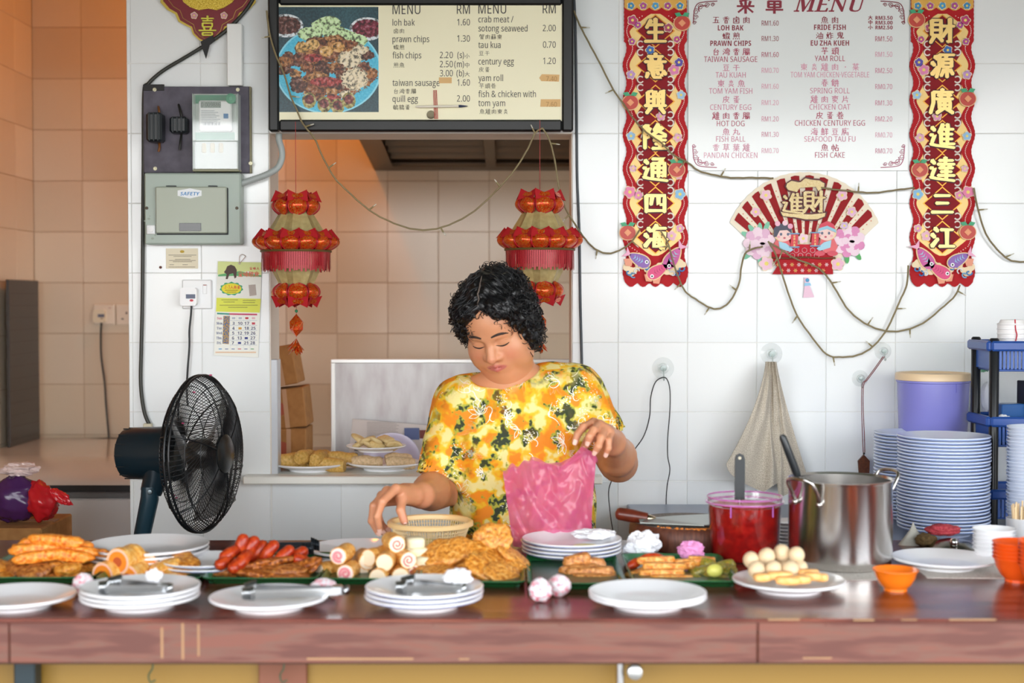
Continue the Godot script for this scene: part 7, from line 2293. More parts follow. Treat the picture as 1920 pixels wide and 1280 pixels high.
const RIGHT_FINGERS := [
	[[742, 916, 3.275], [717, 940, 3.235], [707, 968, 3.235], [712, 993, 3.25]],
	[[726, 920, 3.30], [701, 948, 3.265], [697, 976, 3.27], [709, 998, 3.285]],
	[[716, 929, 3.325], [700, 957, 3.305], [703, 982, 3.31], [719, 998, 3.315]],
	[[716, 941, 3.35], [709, 965, 3.34], [716, 984, 3.34], [729, 994, 3.335]],
	[[776, 930, 3.36], [754, 934, 3.295], [751, 956, 3.265], [758, 977, 3.262]]]
const LEFT_FINGERS := [
	[[1113, 792, 3.335], [1094, 800, 3.30], [1083, 814, 3.29], [1078, 829, 3.288]],
	[[1124, 796, 3.315], [1113, 806, 3.275], [1105, 818, 3.262], [1102, 829, 3.268]],
	[[1134, 803, 3.305], [1127, 820, 3.27], [1122, 836, 3.262], [1116, 847, 3.27]],
	[[1144, 812, 3.31], [1141, 826, 3.28], [1141, 840, 3.275], [1137, 850, 3.283]],
	[[1140, 822, 3.40], [1116, 815, 3.37], [1102, 826, 3.345], [1095, 839, 3.33]]]

func P3(q: Array) -> Vector3:
	return P(q[0], q[1], q[2])

func hand_field(f: Field, wrist: Vector3, fingers: Array) -> void:
	f.cap(wrist, wrist.lerp(P3(fingers[1][0]), 0.5), 0.027, 0.023, 0.02)
	for i in 4:
		f.cap(wrist.lerp(P3(fingers[i][0]), 0.25), P3(fingers[i][0]), 0.016, 0.0118, 0.014)
	var rr := [0.0105, 0.0108, 0.0103, 0.0092, 0.0125]
	for i in 5:
		for j in 3:
			var r: float = rr[i] * (1.0 - 0.09 * j)
			f.cap(P3(fingers[i][j]), P3(fingers[i][j + 1]), r, r * 0.88, 0.0035)
	f.cap(wrist, P3(fingers[4][0]), 0.02, 0.018, 0.014)
	f.cap(P3(fingers[4][0]), P3(fingers[4][1]), 0.018, 0.0125, 0.012)

func shirt_texture() -> ImageTexture:
	var n := 720
	var im := Image.create(n, n, false, Image.FORMAT_RGB8)
	var n1 := FastNoiseLite.new()
	n1.seed = 5; n1.frequency = 0.011; n1.fractal_octaves = 3
	var n2 := FastNoiseLite.new()
	n2.seed = 15; n2.frequency = 0.012; n2.fractal_octaves = 4
	var n3 := FastNoiseLite.new()
	n3.seed = 25; n3.frequency = 0.05; n3.fractal_octaves = 2
	var yel := Color("f0bc18")
	var ora := Color("f08c0c")
	var pal := Color("f0e6a2")
	var oli := Color("aeb03c")
	var drk := Color("28361c")
	for y in n:
		for x in n:
			var a := n1.get_noise_2d(x, y)
			var b := n2.get_noise_2d(x + 900, y)
			var f := n3.get_noise_2d(x, y) * 0.12
			var c := yel
			c = c.lerp(ora, smoothstep(-0.04, 0.24, a + f))
			c = c.lerp(pal, smoothstep(0.0, 0.28, -a + f) * 0.9)
			c = c.lerp(oli, smoothstep(0.08, 0.24, b + f))
			c = c.lerp(drk, smoothstep(0.22, 0.40, b + f * 2.4))
			im.set_pixel(x, y, c)
	var r := RandomNumberGenerator.new()
	r.seed = 9
	var dot := func(p: Vector2, rad: float, col: Color) -> void:
		for yy in range(int(p.y - rad), int(p.y + rad) + 1):
			for xx in range(int(p.x - rad), int(p.x + rad) + 1):
				if Vector2(xx, yy).distance_to(p) <= rad:
					im.set_pixel(posmod(xx, n), posmod(yy, n), col)
	var wh := Color("fdfaf0")
	for k in 110:
		var c := Vector2(r.randf() * n, r.randf() * n)
		var size := r.randf_range(14, 40)
		if k % 5 == 0:
			# open blossom: pointed petals of uneven length in a broken line
			var petals := r.randi_range(4, 7)
			var turn := r.randf() * TAU
			for p in petals:
				var dir := Vector2.from_angle(turn + r.randf_range(0.7, 1.1) * 4.4 * p / petals)
				var sd := Vector2(-dir.y, dir.x)
				var len_ := size * r.randf_range(0.7, 1.3)
				for t in 40:
					var u := t / 39.0
					for q in [-1.0, 1.0]:
						if r.randf() < 0.85: dot.call(c + dir * len_ * u + sd * q * len_ * 0.17 * sin(u * PI), 0.7 + 0.6 * r.randf(), wh)
		elif k % 5 < 3:
			# curling tendrils
			for p in 3:
				var dir := r.randf() * TAU
				var q := c
				var bend := r.randf_range(-0.11, 0.11)
				for t in int(size):
					q += Vector2.from_angle(dir) * 1.4
					dir += bend * (1.0 + t * 0.05)
					dot.call(q, 1.5 - t * 0.025, wh)
		else:
			# sprays of dabs
			for p in 34:
				var q := c + Vector2.from_angle(r.randf() * TAU) * size * sqrt(r.randf()) * 0.9
				dot.call(q, r.randf_range(0.6, 1.7), wh)
				dot.call(q + Vector2(1.6, 1), r.randf_range(0.6, 1.3), wh)
	im.generate_mipmaps()
	return ImageTexture.create_from_image(im)


func build_person() -> void:
	var foot := P(970, 900, 3.66)
	var o := thing("person", "woman in yellow batik blouse looking down, reaching into a basket and a pink bag", "person", Vector3(foot.x, 0, foot.z))

	# ---- the head has axes of its own: x to her left, y up, z out of the face
	var head := Transform3D(Basis(Vector3.UP, -0.30) * Basis(Vector3.RIGHT, 0.50) * Basis(Vector3(0, 0, 1), 0.13), P(935, 613, 3.575))
	var H := func(x: float, y: float, z: float) -> Vector3: return head * Vector3(x, y, z)

	var fh := Field.new()
	fh.ell(head, Vector3(0, 0.045, -0.012), Vector3(0.078, 0.086, 0.094), 0.02)
	fh.ell(head, Vector3(0, -0.025, 0.024), Vector3(0.070, 0.082, 0.062), 0.03)
	for s in [-1.0, 1.0]:
		fh.ell(head, Vector3(s * 0.040, -0.034, 0.050), Vector3(0.034, 0.032, 0.028), 0.022)
		fh.ell(head, Vector3(s * 0.047, -0.066, 0.024), Vector3(0.032, 0.034, 0.038), 0.025)
	fh.ell(head, Vector3(0, -0.094, 0.056), Vector3(0.030, 0.019, 0.021), 0.02)
	fh.ell(head, Vector3(0, -0.102, 0.018), Vector3(0.048, 0.026, 0.045), 0.03)          # soft chin beneath
	fh.ell(head, Vector3(0, 0.040, 0.060), Vector3(0.052, 0.032, 0.026), 0.025)           # brow
	for s in [-1.0, 1.0]:
		fh.cap(H.call(s * 0.012, 0.016, 0.079), H.call(s * 0.046, 0.018, 0.064), 0.0095, 0.008, 0.014)
		fh.ell(head, Vector3(s * 0.030, -0.001, 0.0895), Vector3(0.019, 0.009, 0.012), 0.012, true)
		fh.ell(head, Vector3(s * 0.031, -0.002, 0.0655), Vector3(0.0185, 0.0135, 0.0155), 0.006)
	fh.cap(H.call(0, 0.012, 0.0775), H.call(0, -0.018, 0.0905), 0.0082, 0.0092, 0.012)
	fh.cap(H.call(0, -0.018, 0.0905), H.call(0, -0.0335, 0.0985), 0.0100, 0.0132, 0.008)
	for s in [-1.0, 1.0]:
		fh.ell(head, Vector3(s * 0.0160, -0.0370, 0.0860), Vector3(0.0095, 0.0088, 0.0110), 0.008)
		fh.ell(head, Vector3(s * 0.0068, -0.0445, 0.0960), Vector3(0.0036, 0.0032, 0.0048), 0.003, true)
	# mouth
	fh.ell(head, Vector3(0, -0.066, 0.068), Vector3(0.030, 0.018, 0.019), 0.02)
	fh.cap(H.call(-0.0215, -0.0635, 0.0775), H.call(0.0, -0.0600, 0.0870), 0.0038, 0.0052, 0.005)
	fh.cap(H.call(0.0215, -0.0635, 0.0775), H.call(0.0, -0.0600, 0.0870), 0.0038, 0.0052, 0.005)
	fh.cap(H.call(-0.018, -0.0700, 0.0770), H.call(0.0, -0.0715, 0.0845), 0.0042, 0.0062, 0.005)
	fh.cap(H.call(0.018, -0.0700, 0.0770), H.call(0.0, -0.0715, 0.0845), 0.0042, 0.0062, 0.005)
	fh.ell(head, Vector3(0, -0.0655, 0.0925), Vector3(0.026, 0.0013, 0.010), 0.003, true)
	for s in [-1.0, 1.0]:
		fh.ell(head, Vector3(s * 0.078, 0.002, -0.008), Vector3(0.010, 0.026, 0.017), 0.006)
	var neck_top: Vector3 = H.call(0, -0.06, -0.025)
	var neck_low := P(957, 742, 3.64)
	fh.cap(neck_top, neck_low, 0.058, 0.066, 0.03)

	# ---- body
	var sh_r := P(858, 762, 3.63)
	var el_r := P(818, 918, 3.59)
	var wr_r := P(790, 928, 3.405)
	var sh_l := P(1086, 738, 3.64)
	var el_l := P(1160, 868, 3.64)
	var wr_l := P(1149, 829, 3.42)
	var torso := func(f: Field) -> void:
		f.cap(P(880, 752, 3.64), P(1062, 728, 3.64), 0.055, 0.055, 0.05)
		f.cap(P(920, 795, 3.64), P(1035, 785, 3.64), 0.108, 0.108, 0.06)
		f.cap(P(925, 842, 3.585), P(930, 850, 3.575), 0.078, 0.074, 0.05)
		f.cap(P(1022, 838, 3.585), P(1018, 846, 3.575), 0.078, 0.074, 0.05)
		f.cap(P(942, 935, 3.64), P(1020, 935, 3.64), 0.122, 0.122, 0.08)
		f.cap(P(942, 1040, 3.65), P(1024, 1040, 3.65), 0.128, 0.128, 0.06)
	var fb := Field.new()
	torso.call(fb)
	fb.cap(neck_top, neck_low, 0.058, 0.066, 0.03)
	fb.cap(sh_r, el_r, 0.052, 0.045, 0.04)
	fb.cap(el_r, el_r.lerp(wr_r, 0.35), 0.045, 0.044, 0.02)
	fb.cap(el_r.lerp(wr_r, 0.35), wr_r, 0.044, 0.0285, 0.02)
	fb.cap(sh_l, el_l, 0.052, 0.045, 0.04)
	fb.cap(el_l, el_l.lerp(wr_l, 0.35), 0.045, 0.046, 0.02)
	fb.cap(el_l.lerp(wr_l, 0.35), wr_l, 0.046, 0.0285, 0.02)
	for s in [-1.0, 1.0]:
		var hip := Vector3(foot.x + s * 0.075, 0.76, foot.z)
		fb.cap(hip, Vector3(foot.x + s * 0.085, 0.44, foot.z + 0.02), 0.088, 0.06, 0.05)
		fb.cap(Vector3(foot.x + s * 0.085, 0.44, foot.z + 0.02), Vector3(foot.x + s * 0.09, 0.09, foot.z), 0.06, 0.038, 0.02)
		fb.cap(Vector3(foot.x + s * 0.09, 0.045, foot.z - 0.03), Vector3(foot.x + s * 0.1, 0.03, foot.z + 0.13), 0.042, 0.03, 0.02)

	var skin := Color("d2946e").srgb_to_linear()
	var rosy := Color("d6806a").srgb_to_linear()
	var lipc := Color("b8605c").srgb_to_linear()
	var nail := Color("e8b8a8").srgb_to_linear()
	var inv := head.affine_inverse()
	var face_tint := func(p: Vector3) -> Color:
		var q := inv * p
		var c := skin
		if q.z > 0.03:
			for s in [-1.0, 1.0]:
				c = c.lerp(rosy, 0.45 * clampf(1.0 - Vector3(q.x - s * 0.042, q.y + 0.034, 0).length() / 0.03, 0, 1))
			c = c.lerp(rosy, 0.4 * clampf(1.0 - Vector2(q.x, q.y + 0.036).length() / 0.018, 0, 1))
			var lip := Vector2(q.x / 0.0265, (q.y + 0.0660) / (0.0105 * (1.0 - 0.35 * absf(q.x) / 0.025))).length()
			c = c.lerp(lipc, 0.85 * smoothstep(1.15, 0.85, lip))
		return c
	var plain := func(_p: Vector3) -> Color: return skin
	var hand_tint := func(fingers: Array) -> Callable:
		return func(p: Vector3) -> Color:
			var c := skin.lerp(rosy, 0.12)
			for q in fingers:
				var tip := P3(q[3])
				var e := (p - tip).length()
				if e < 0.02: c = c.lerp(rosy, 0.45 * (1.0 - e / 0.02))
			return c

	var sk := Hull.new()
	sk.nets(fb.at, Vector3(foot.x - 0.32, 0, foot.z - 0.2), Vector3(foot.x + 0.34, 1.36, foot.z + 0.34), 0.011, plain)
	sk.nets(fh.at, head.origin + Vector3(-0.15, -0.20, -0.14), head.origin + Vector3(0.15, 0.16, 0.14), 0.0032, face_tint)
	for hand in [[wr_r, RIGHT_FINGERS, el_r], [wr_l, LEFT_FINGERS, el_l]]:
		var f := Field.new()
		f.cap(hand[2].lerp(hand[0], 0.75), hand[0], 0.034, 0.0285, 0.02)
		hand_field(f, hand[0], hand[1])
		var lo := Vector3(1e9, 1e9, 1e9)
		var hi := -lo
		for q in hand[1]:
			for j in q:
				lo = lo.min(P3(j)); hi = hi.max(P3(j))
		lo = lo.min(hand[0]) - Vector3.ONE * 0.035
		hi = hi.max(hand[0]) + Vector3.ONE * 0.035
		sk.nets(f.at, lo, hi, 0.003, hand_tint.call(hand[1]))
	var sm := StandardMaterial3D.new()
	sm.vertex_color_use_as_albedo = true
	sm.roughness = 0.42
	sm.subsurf_scatter_enabled = true
	sm.subsurf_scatter_strength = 0.12
	sm.heightmap_enabled = true
	sm.heightmap_texture = bump_tex(0.12, 7)
	sm.heightmap_scale = 0.03
	sm.uv1_triplanar = true
	sm.uv1_scale = Vector3.ONE * 12.0
	wpart(sk.done(), "body", sm, o)
	# finger nails
	for fingers in [RIGHT_FINGERS, LEFT_FINGERS]:
		for q in fingers:
			var t := P3(q[3])
			var dir := (t - P3(q[2])).normalized()
			var back := (Vector3(0, 0.25, 1) - dir * dir.dot(Vector3(0, 0.25, 1))).normalized()
			var sd := dir.cross(back)
			var rows := []
			for i in 4:
				var row := []
				for j in 5:
					var u := (j - 2) / 2.0
					row.append(t + dir * (0.006 - 0.004 * i) + sd * u * 0.0052 * (0.75 if i == 0 else 1.0) + back * (0.0083 - 0.0022 * u * u))
				rows.append(row)
			wpart(Bd.new().grid(rows), "finger_nail", mat("e9bcab", 0.3), o)

	# ---- brows, lids, lips drawn on the face
	var onto := func(x: float, y: float, lift: float) -> Vector3:
		var z := 0.13
		while z > 0.0 and fh.at(head * Vector3(x, y, z)) > 0.0: z -= 0.0006
		return head * Vector3(x, y, z + lift)
	for s in [-1.0, 1.0]:
		var bw := []
		var rw := []
		for k in 9:
			var t := k / 8.0
			bw.append(onto.call(s * lerpf(0.013, 0.052, t), 0.0215 + 0.0055 * sin(t * 2.4) - 0.006 * t * t, 0.0002))
			rw.append(0.0027 * (0.75 + 0.5 * sin(t * PI)) * (1.0 if t < 0.8 else 0.6))
		wpart(Bd.new().tube(bw, rw, 8), "eyebrow", mat("33241e", 0.7), o)
		var ls := []
		var rl := []
		for k in 11:
			var t := k / 10.0
			ls.append(onto.call(s * lerpf(0.0145, 0.0475, t), -0.0068 - 0.0042 * sin(t * PI) + 0.0015 * t, 0.0001))
			rl.append(0.0006 + 0.0013 * sin(t * PI) + 0.0005 * t)
		wpart(Bd.new().tube(ls, rl, 6), "eyelashes", mat("2a1c18", 0.6), o)
		var cr := []
		for k in 9:
			var t := k / 8.0
			cr.append(onto.call(s * lerpf(0.0155, 0.046, t), 0.0025 + 0.0030 * sin(t * PI), -0.0002))
		wpart(Bd.new().tube(cr, 0.0006, 5), "eyelid_crease", mat("a5694e", 0.6), o)
	var mo := []
	for k in 13:
		var t := k / 12.0 - 0.5
		mo.append(onto.call(t * 0.052, -0.0654 - 0.0022 * absf(t) * 2.0, -0.0002))
	wpart(Bd.new().tube(mo, [0.0004, 0.0007, 0.0009, 0.001, 0.001, 0.001, 0.001, 0.001, 0.001, 0.001, 0.0009, 0.0007, 0.0004], 6), "mouth_line", mat("7a3a36", 0.5), o)

	build_hair(o, head, fh)

	# ---- blouse
	var fs := Field.new()
	torso.call(fs)
	fs.grow = 0.009
	var wr := FastNoiseLite.new()
	wr.seed = 4; wr.frequency = 9.0; wr.fractal_octaves = 2
	fs.noise = wr
	fs.rough = 0.008
	var neckhole := Field.new()
	neckhole.ell(Transform3D(Basis(Vector3(0, 0, 1), 0.22), P(947, 680, 3.585)), Vector3.ZERO, Vector3(0.103, 0.060, 0.115), 0.01)
	var sleeves := []
	for q in [[sh_r, el_r, 0.86, 0.066, 0.060, 0.049], [sh_l, el_l, 0.66, 0.066, 0.060, 0.049]]:
		var e: Vector3 = q[0].lerp(q[1], q[2])
		sleeves.append([q[0], e, (q[1] - q[0]).normalized(), q[3], q[4], q[5]])
	var shirt := func(p: Vector3) -> float:
		var d := fs.at(p)
		for s in sleeves:
			var w: Vector3 = p - s[0]
			var bv: Vector3 = s[1] - s[0]
			var h := clampf(w.dot(bv) / bv.length_squared(), 0.0, 1.35)
			var ax := (w - bv * h).length()
			var e: float = ax - lerpf(s[3], s[4], minf(h, 1.0)) - 0.004 * wr.get_noise_3dv(p * 1.5)
			var cut: float = (p - s[1]).dot(s[2])
			e = maxf(e, cut)
			# hollow at the hem, so that the arm shows in the sleeve
			e = maxf(e, -maxf(ax - s[5] - 0.004, -(cut + 0.03)))
			var g := maxf(0.035 - absf(d - e), 0.0) / 0.035
			d = minf(d, e) - g * g * 0.035 * 0.25
		d = maxf(d, -neckhole.at(p))
		return d
	var ss := Hull.new()
	var white := func(_p: Vector3) -> Color: return Color.WHITE
	ss.nets(shirt, Vector3(foot.x - 0.32, 0.80, foot.z - 0.2), Vector3(foot.x + 0.34, 1.36, foot.z + 0.24), 0.0068, white)
	var bm := StandardMaterial3D.new()
	bm.albedo_texture = shirt_texture()
	bm.uv1_triplanar = true
	bm.uv1_scale = Vector3.ONE * 1.75
	bm.uv1_offset = Vector3(0.42, 0.62, 0.3)
	bm.uv1_triplanar_sharpness = 4.0
	bm.roughness = 0.7
	wpart(ss.done(), "batik_blouse", bm, o)
	# trousers
	var ft := Field.new()
	for s in [-1.0, 1.0]:
		ft.cap(Vector3(foot.x + s * 0.07, 0.82, foot.z), Vector3(foot.x + s * 0.085, 0.44, foot.z + 0.02), 0.108, 0.078, 0.05)
		ft.cap(Vector3(foot.x + s * 0.085, 0.44, foot.z + 0.02), Vector3(foot.x + s * 0.09, 0.12, foot.z), 0.078, 0.062, 0.02)
	var tr := Hull.new()
	tr.nets(ft.at, Vector3(foot.x - 0.25, 0.04, foot.z - 0.16), Vector3(foot.x + 0.25, 0.95, foot.z + 0.18), 0.016, white)
	wpart(tr.done(), "trousers", mat("2c3038", 0.8), o)


func build_hair(o: Node3D, head: Transform3D, fh: Field) -> void:
	var f := Field.new()
	f.ell(head, Vector3(0, 0.055, -0.024), Vector3(0.088, 0.088, 0.102), 0.02)
	f.ell(head, Vector3(0.072, 0.028, -0.006), Vector3(0.034, 0.058, 0.054), 0.025)
	f.ell(head, Vector3(-0.072, 0.038, -0.004), Vector3(0.034, 0.052, 0.054), 0.025)
	f.ell(head, Vector3(0.074, -0.028, -0.004), Vector3(0.026, 0.044, 0.042), 0.025)
	f.ell(head, Vector3(-0.072, -0.008, 0.0), Vector3(0.020, 0.030, 0.036), 0.025)
	f.ell(head, Vector3(0, -0.01, -0.075), Vector3(0.08, 0.075, 0.05), 0.03)
	f.ell(head, Vector3(0.040, 0.080, 0.050), Vector3(0.044, 0.028, 0.034), 0.015)
	f.ell(head, Vector3(-0.038, 0.080, 0.050), Vector3(0.044, 0.028, 0.034), 0.015)
	f.ell(head, Vector3(-0.062, 0.050, 0.046), Vector3(0.026, 0.030, 0.028), 0.015)
	f.ell(head, Vector3(0.066, 0.050, 0.040), Vector3(0.026, 0.034, 0.030), 0.015)
	# the face stays free; the parting is a shallow groove
	f.ell(head, Vector3(0.004, -0.028, 0.085), Vector3(0.0665, 0.080, 0.064), 0.012, true)
	f.ell(head, Vector3(0.0, 0.036, 0.098), Vector3(0.036, 0.036, 0.034), 0.012, true)
	f.ell(head, Vector3(-0.006, 0.152, 0.03), Vector3(0.004, 0.013, 0.055), 0.008, true, Basis(Vector3.RIGHT, 0.45))
	var n := FastNoiseLite.new()
	n.seed = 6
	n.frequency = 42.0
	n.fractal_octaves = 2
	f.noise = n
	f.rough = 0.009
	var s := Hull.new()
	s.nets(f.at, head.origin + Vector3(-0.16, -0.16, -0.17), head.origin + Vector3(0.16, 0.19, 0.16), 0.0042, func(_p: Vector3) -> Color: return Color.WHITE)
	var hm := mat("0b0b0d", 0.36)
	var hair := wpart(s.done(), "hair", hm, o)
	# curls: small open coils standing on the mass
	var r := RandomNumberGenerator.new()
	r.seed = 31
	var inv := head.affine_inverse()
	var b := Bd.new()
	var straight := Bd.new()
	var made := 0
	while made < 900:
		var p: Vector3 = s.v[r.randi() % s.v.size()]
		var q := inv * p
		var out_ := (q - Vector3(0, 0.03, -0.02)).normalized()
		if fh.at(p) < -0.002: continue
		made += 1
		if q.y > 0.09 and absf(q.x) < 0.06 and q.z > -0.07:
			# combed strands on the crown, away from the parting
			var sg := signf(q.x + 0.006)
			var pts := []
			for k in 7:
				var t := k / 6.0
				var w := q + Vector3(sg * 0.036 * t, -0.010 * t - 0.012 * t * t, 0.016 * t) + out_ * 0.0012
				var e := f.at(head * w)
				pts.append(head * (w - out_ * (e - 0.0012)))
			straight.tube(pts, [0.0012, 0.0014, 0.0014, 0.0014, 0.0013, 0.001, 0.0004], 4, false)
			continue
		var ax := Vector3(r.randf_range(-1, 1), r.randf_range(-1.6, 0.6), r.randf_range(-1, 1)).normalized()
		ax = (ax - out_ * ax.dot(out_) * 0.7).normalized()
		var u := ax.cross(out_).normalized()
		var w2 := u.cross(ax)
		var rad := r.randf_range(0.0035, 0.0095)
		var turns := r.randf_range(0.8, 2.3)
		var lift := r.randf_range(0.012, 0.034)
		var pts := []
		var ph := r.randf() * TAU
		for k in 15:
			var t := k / 14.0
			pts.append(head * (q + out_ * rad * 0.35 + ax * (t - 0.5) * lift + (u * cos(ph + t * turns * TAU) + w2 * sin(ph + t * turns * TAU)) * rad))
		b.tube(pts, r.randf_range(0.0007, 0.0013), 4, false)
	# loose ringlets along the brow
	for q in [[-0.050, 0.035, 0.070], [-0.040, 0.032, 0.078], [-0.030, 0.042, 0.082], [0.042, 0.034, 0.074], [0.052, 0.022, 0.062], [0.036, 0.048, 0.078], [-0.056, 0.022, 0.058], [0.060, 0.0, 0.045], [0.062, -0.018, 0.036], [-0.060, 0.004, 0.046]]:
		for k2 in 3:
			var pts := []
			var rad := r.randf_range(0.005, 0.009)
			var ph := r.randf() * TAU
			for k in 14:
				var a := ph + k * 0.5
				pts.append(head * (Vector3(q[0], q[1], q[2]) + Vector3(cos(a) * rad + r.randf() * 0.0004, sin(a) * rad - k * 0.0007, k * 0.0004 - 0.002 + k2 * 0.002)))
			b.tube(pts, 0.0005, 4, false)
	var part_line := []
	for k in 9:
		var dir := Vector3(-0.05, lerpf(1.0, 0.62, k / 8.0), lerpf(0.05, 0.85, k / 8.0)).normalized()
		var q := Vector3(0, 0.04, -0.01) + dir * 0.16
		while f.at(head * q) > 0.0: q -= dir * 0.0008
		part_line.append(head * (q + dir * 0.0008))
	wpart(Bd.new().tube(part_line, [0.0008, 0.0016, 0.002, 0.0022, 0.0022, 0.0022, 0.002, 0.0016, 0.0008], 6), "parting", mat("6e625a", 0.6), hair)
	wpart(b, "curls", hm, hair)
	wpart(straight, "combed_strands", mat("17181b", 0.3), hair)


# ---------------------------------------------------------------- thin pink carrier bag
func build_bag() -> void:
	var o := thing("carrier_bag", "thin translucent pink plastic carrier bag held open by the woman", "bag", T(1035, 1022))
	var n := FastNoiseLite.new()
	n.seed = 12
	n.frequency = 0.8
	n.fractal_octaves = 2
	var m := clear("fa84b8", 0.40, 0.1)
	m = m.duplicate()
	m.backlight_enabled = true
	m.backlight = Color(0.9, 0.5, 0.68)
	for side in [0, 1]:
		var rows := []
		var nx := 70
		var ny := 70
		for j in ny + 1:
			var v := float(j) / ny
			var row := []
			for i in nx + 1:
				var u := float(i) / nx
				var xl := lerpf(943, 962, v)
				var xr := lerpf(1118, 1104, v) + 12.0 * pow(v, 6.0)
				var top := 0.0
				if u < 0.3: top = lerpf(886, 862, u / 0.3) + 4 * sin(u * 50.0)
				elif u < 0.62: top = lerpf(862, 874, (u - 0.3) / 0.32)
				elif u < 0.84: top = lerpf(874, 842, (u - 0.62) / 0.22)
				else: top = lerpf(842, 858, (u - 0.84) / 0.16)
				if side == 1: top -= 4.0 + 3.0 * sin(u * 23.0)
				var x := lerpf(xl, xr, u)
				var y := lerpf(top, 1024.0 - 6.0 * sin(u * PI) + 5.0 * sin(u * 9.0), v)
				var bulge := 0.035 * sin(u * PI) * (0.35 + 0.9 * sin(v * PI * 0.8))
				var fold := 0.018 * n.get_noise_2d(u * 2.6 + v * 0.8 + side * 7.0, v * 0.5) + 0.022 * (absf(n.get_noise_2d(u * 3.0 - v * 1.2, v * 1.1 + side * 5.0)) - 0.2) + 0.004 * (absf(n.get_noise_2d(u * 7.0 + v * 4.0, v * 3.0 - u * 2.0 + side * 9.0)) - 0.2)
				var d := 3.30 - (bulge if side == 0 else -bulge) - fold
				row.append(P(x, y, d))
			rows.append(row)
		wpart(Bd.new().grid(rows), "front_sheet" if side == 0 else "rear_sheet", m, o)
	# handle loop up to the fingers
	var rows := []
	for k in 13:
		var t := k / 12.0
		var c := smooth_at([[1052, 876], [1072, 862], [1090, 850], [1103, 842], [1116, 850], [1121, 862]], t)
		rows.append([P(c.x, c.y, 3.275), P(c.x - 4 + 3 * t, c.y + 10 - 4 * t, 3.28)])
	wpart(Bd.new().grid(rows), "handle_loop", m, o)
	# what is in the bag: pale food
	for k in 7:
		one(lump(Vector3(0.028, 0.012, 0.016), 0.2, 0.2, k + 90), "bagged_food", mat("eeb48a", 0.5), "pale fried piece at the bottom inside the pink bag", "fried food", "food inside the pink bag", Transform3D(Basis(Vector3.UP, k * 0.8), P(985 + (k % 4) * 34, 1012 - (k / 4) * 14, 3.3)))

func smooth_at(pts: Array, t: float) -> Vector2:
	var q := t * (pts.size() - 1)
	var i := mini(int(q), pts.size() - 2)
	return Vector2(pts[i][0], pts[i][1]).lerp(Vector2(pts[i + 1][0], pts[i + 1][1]), q - i)


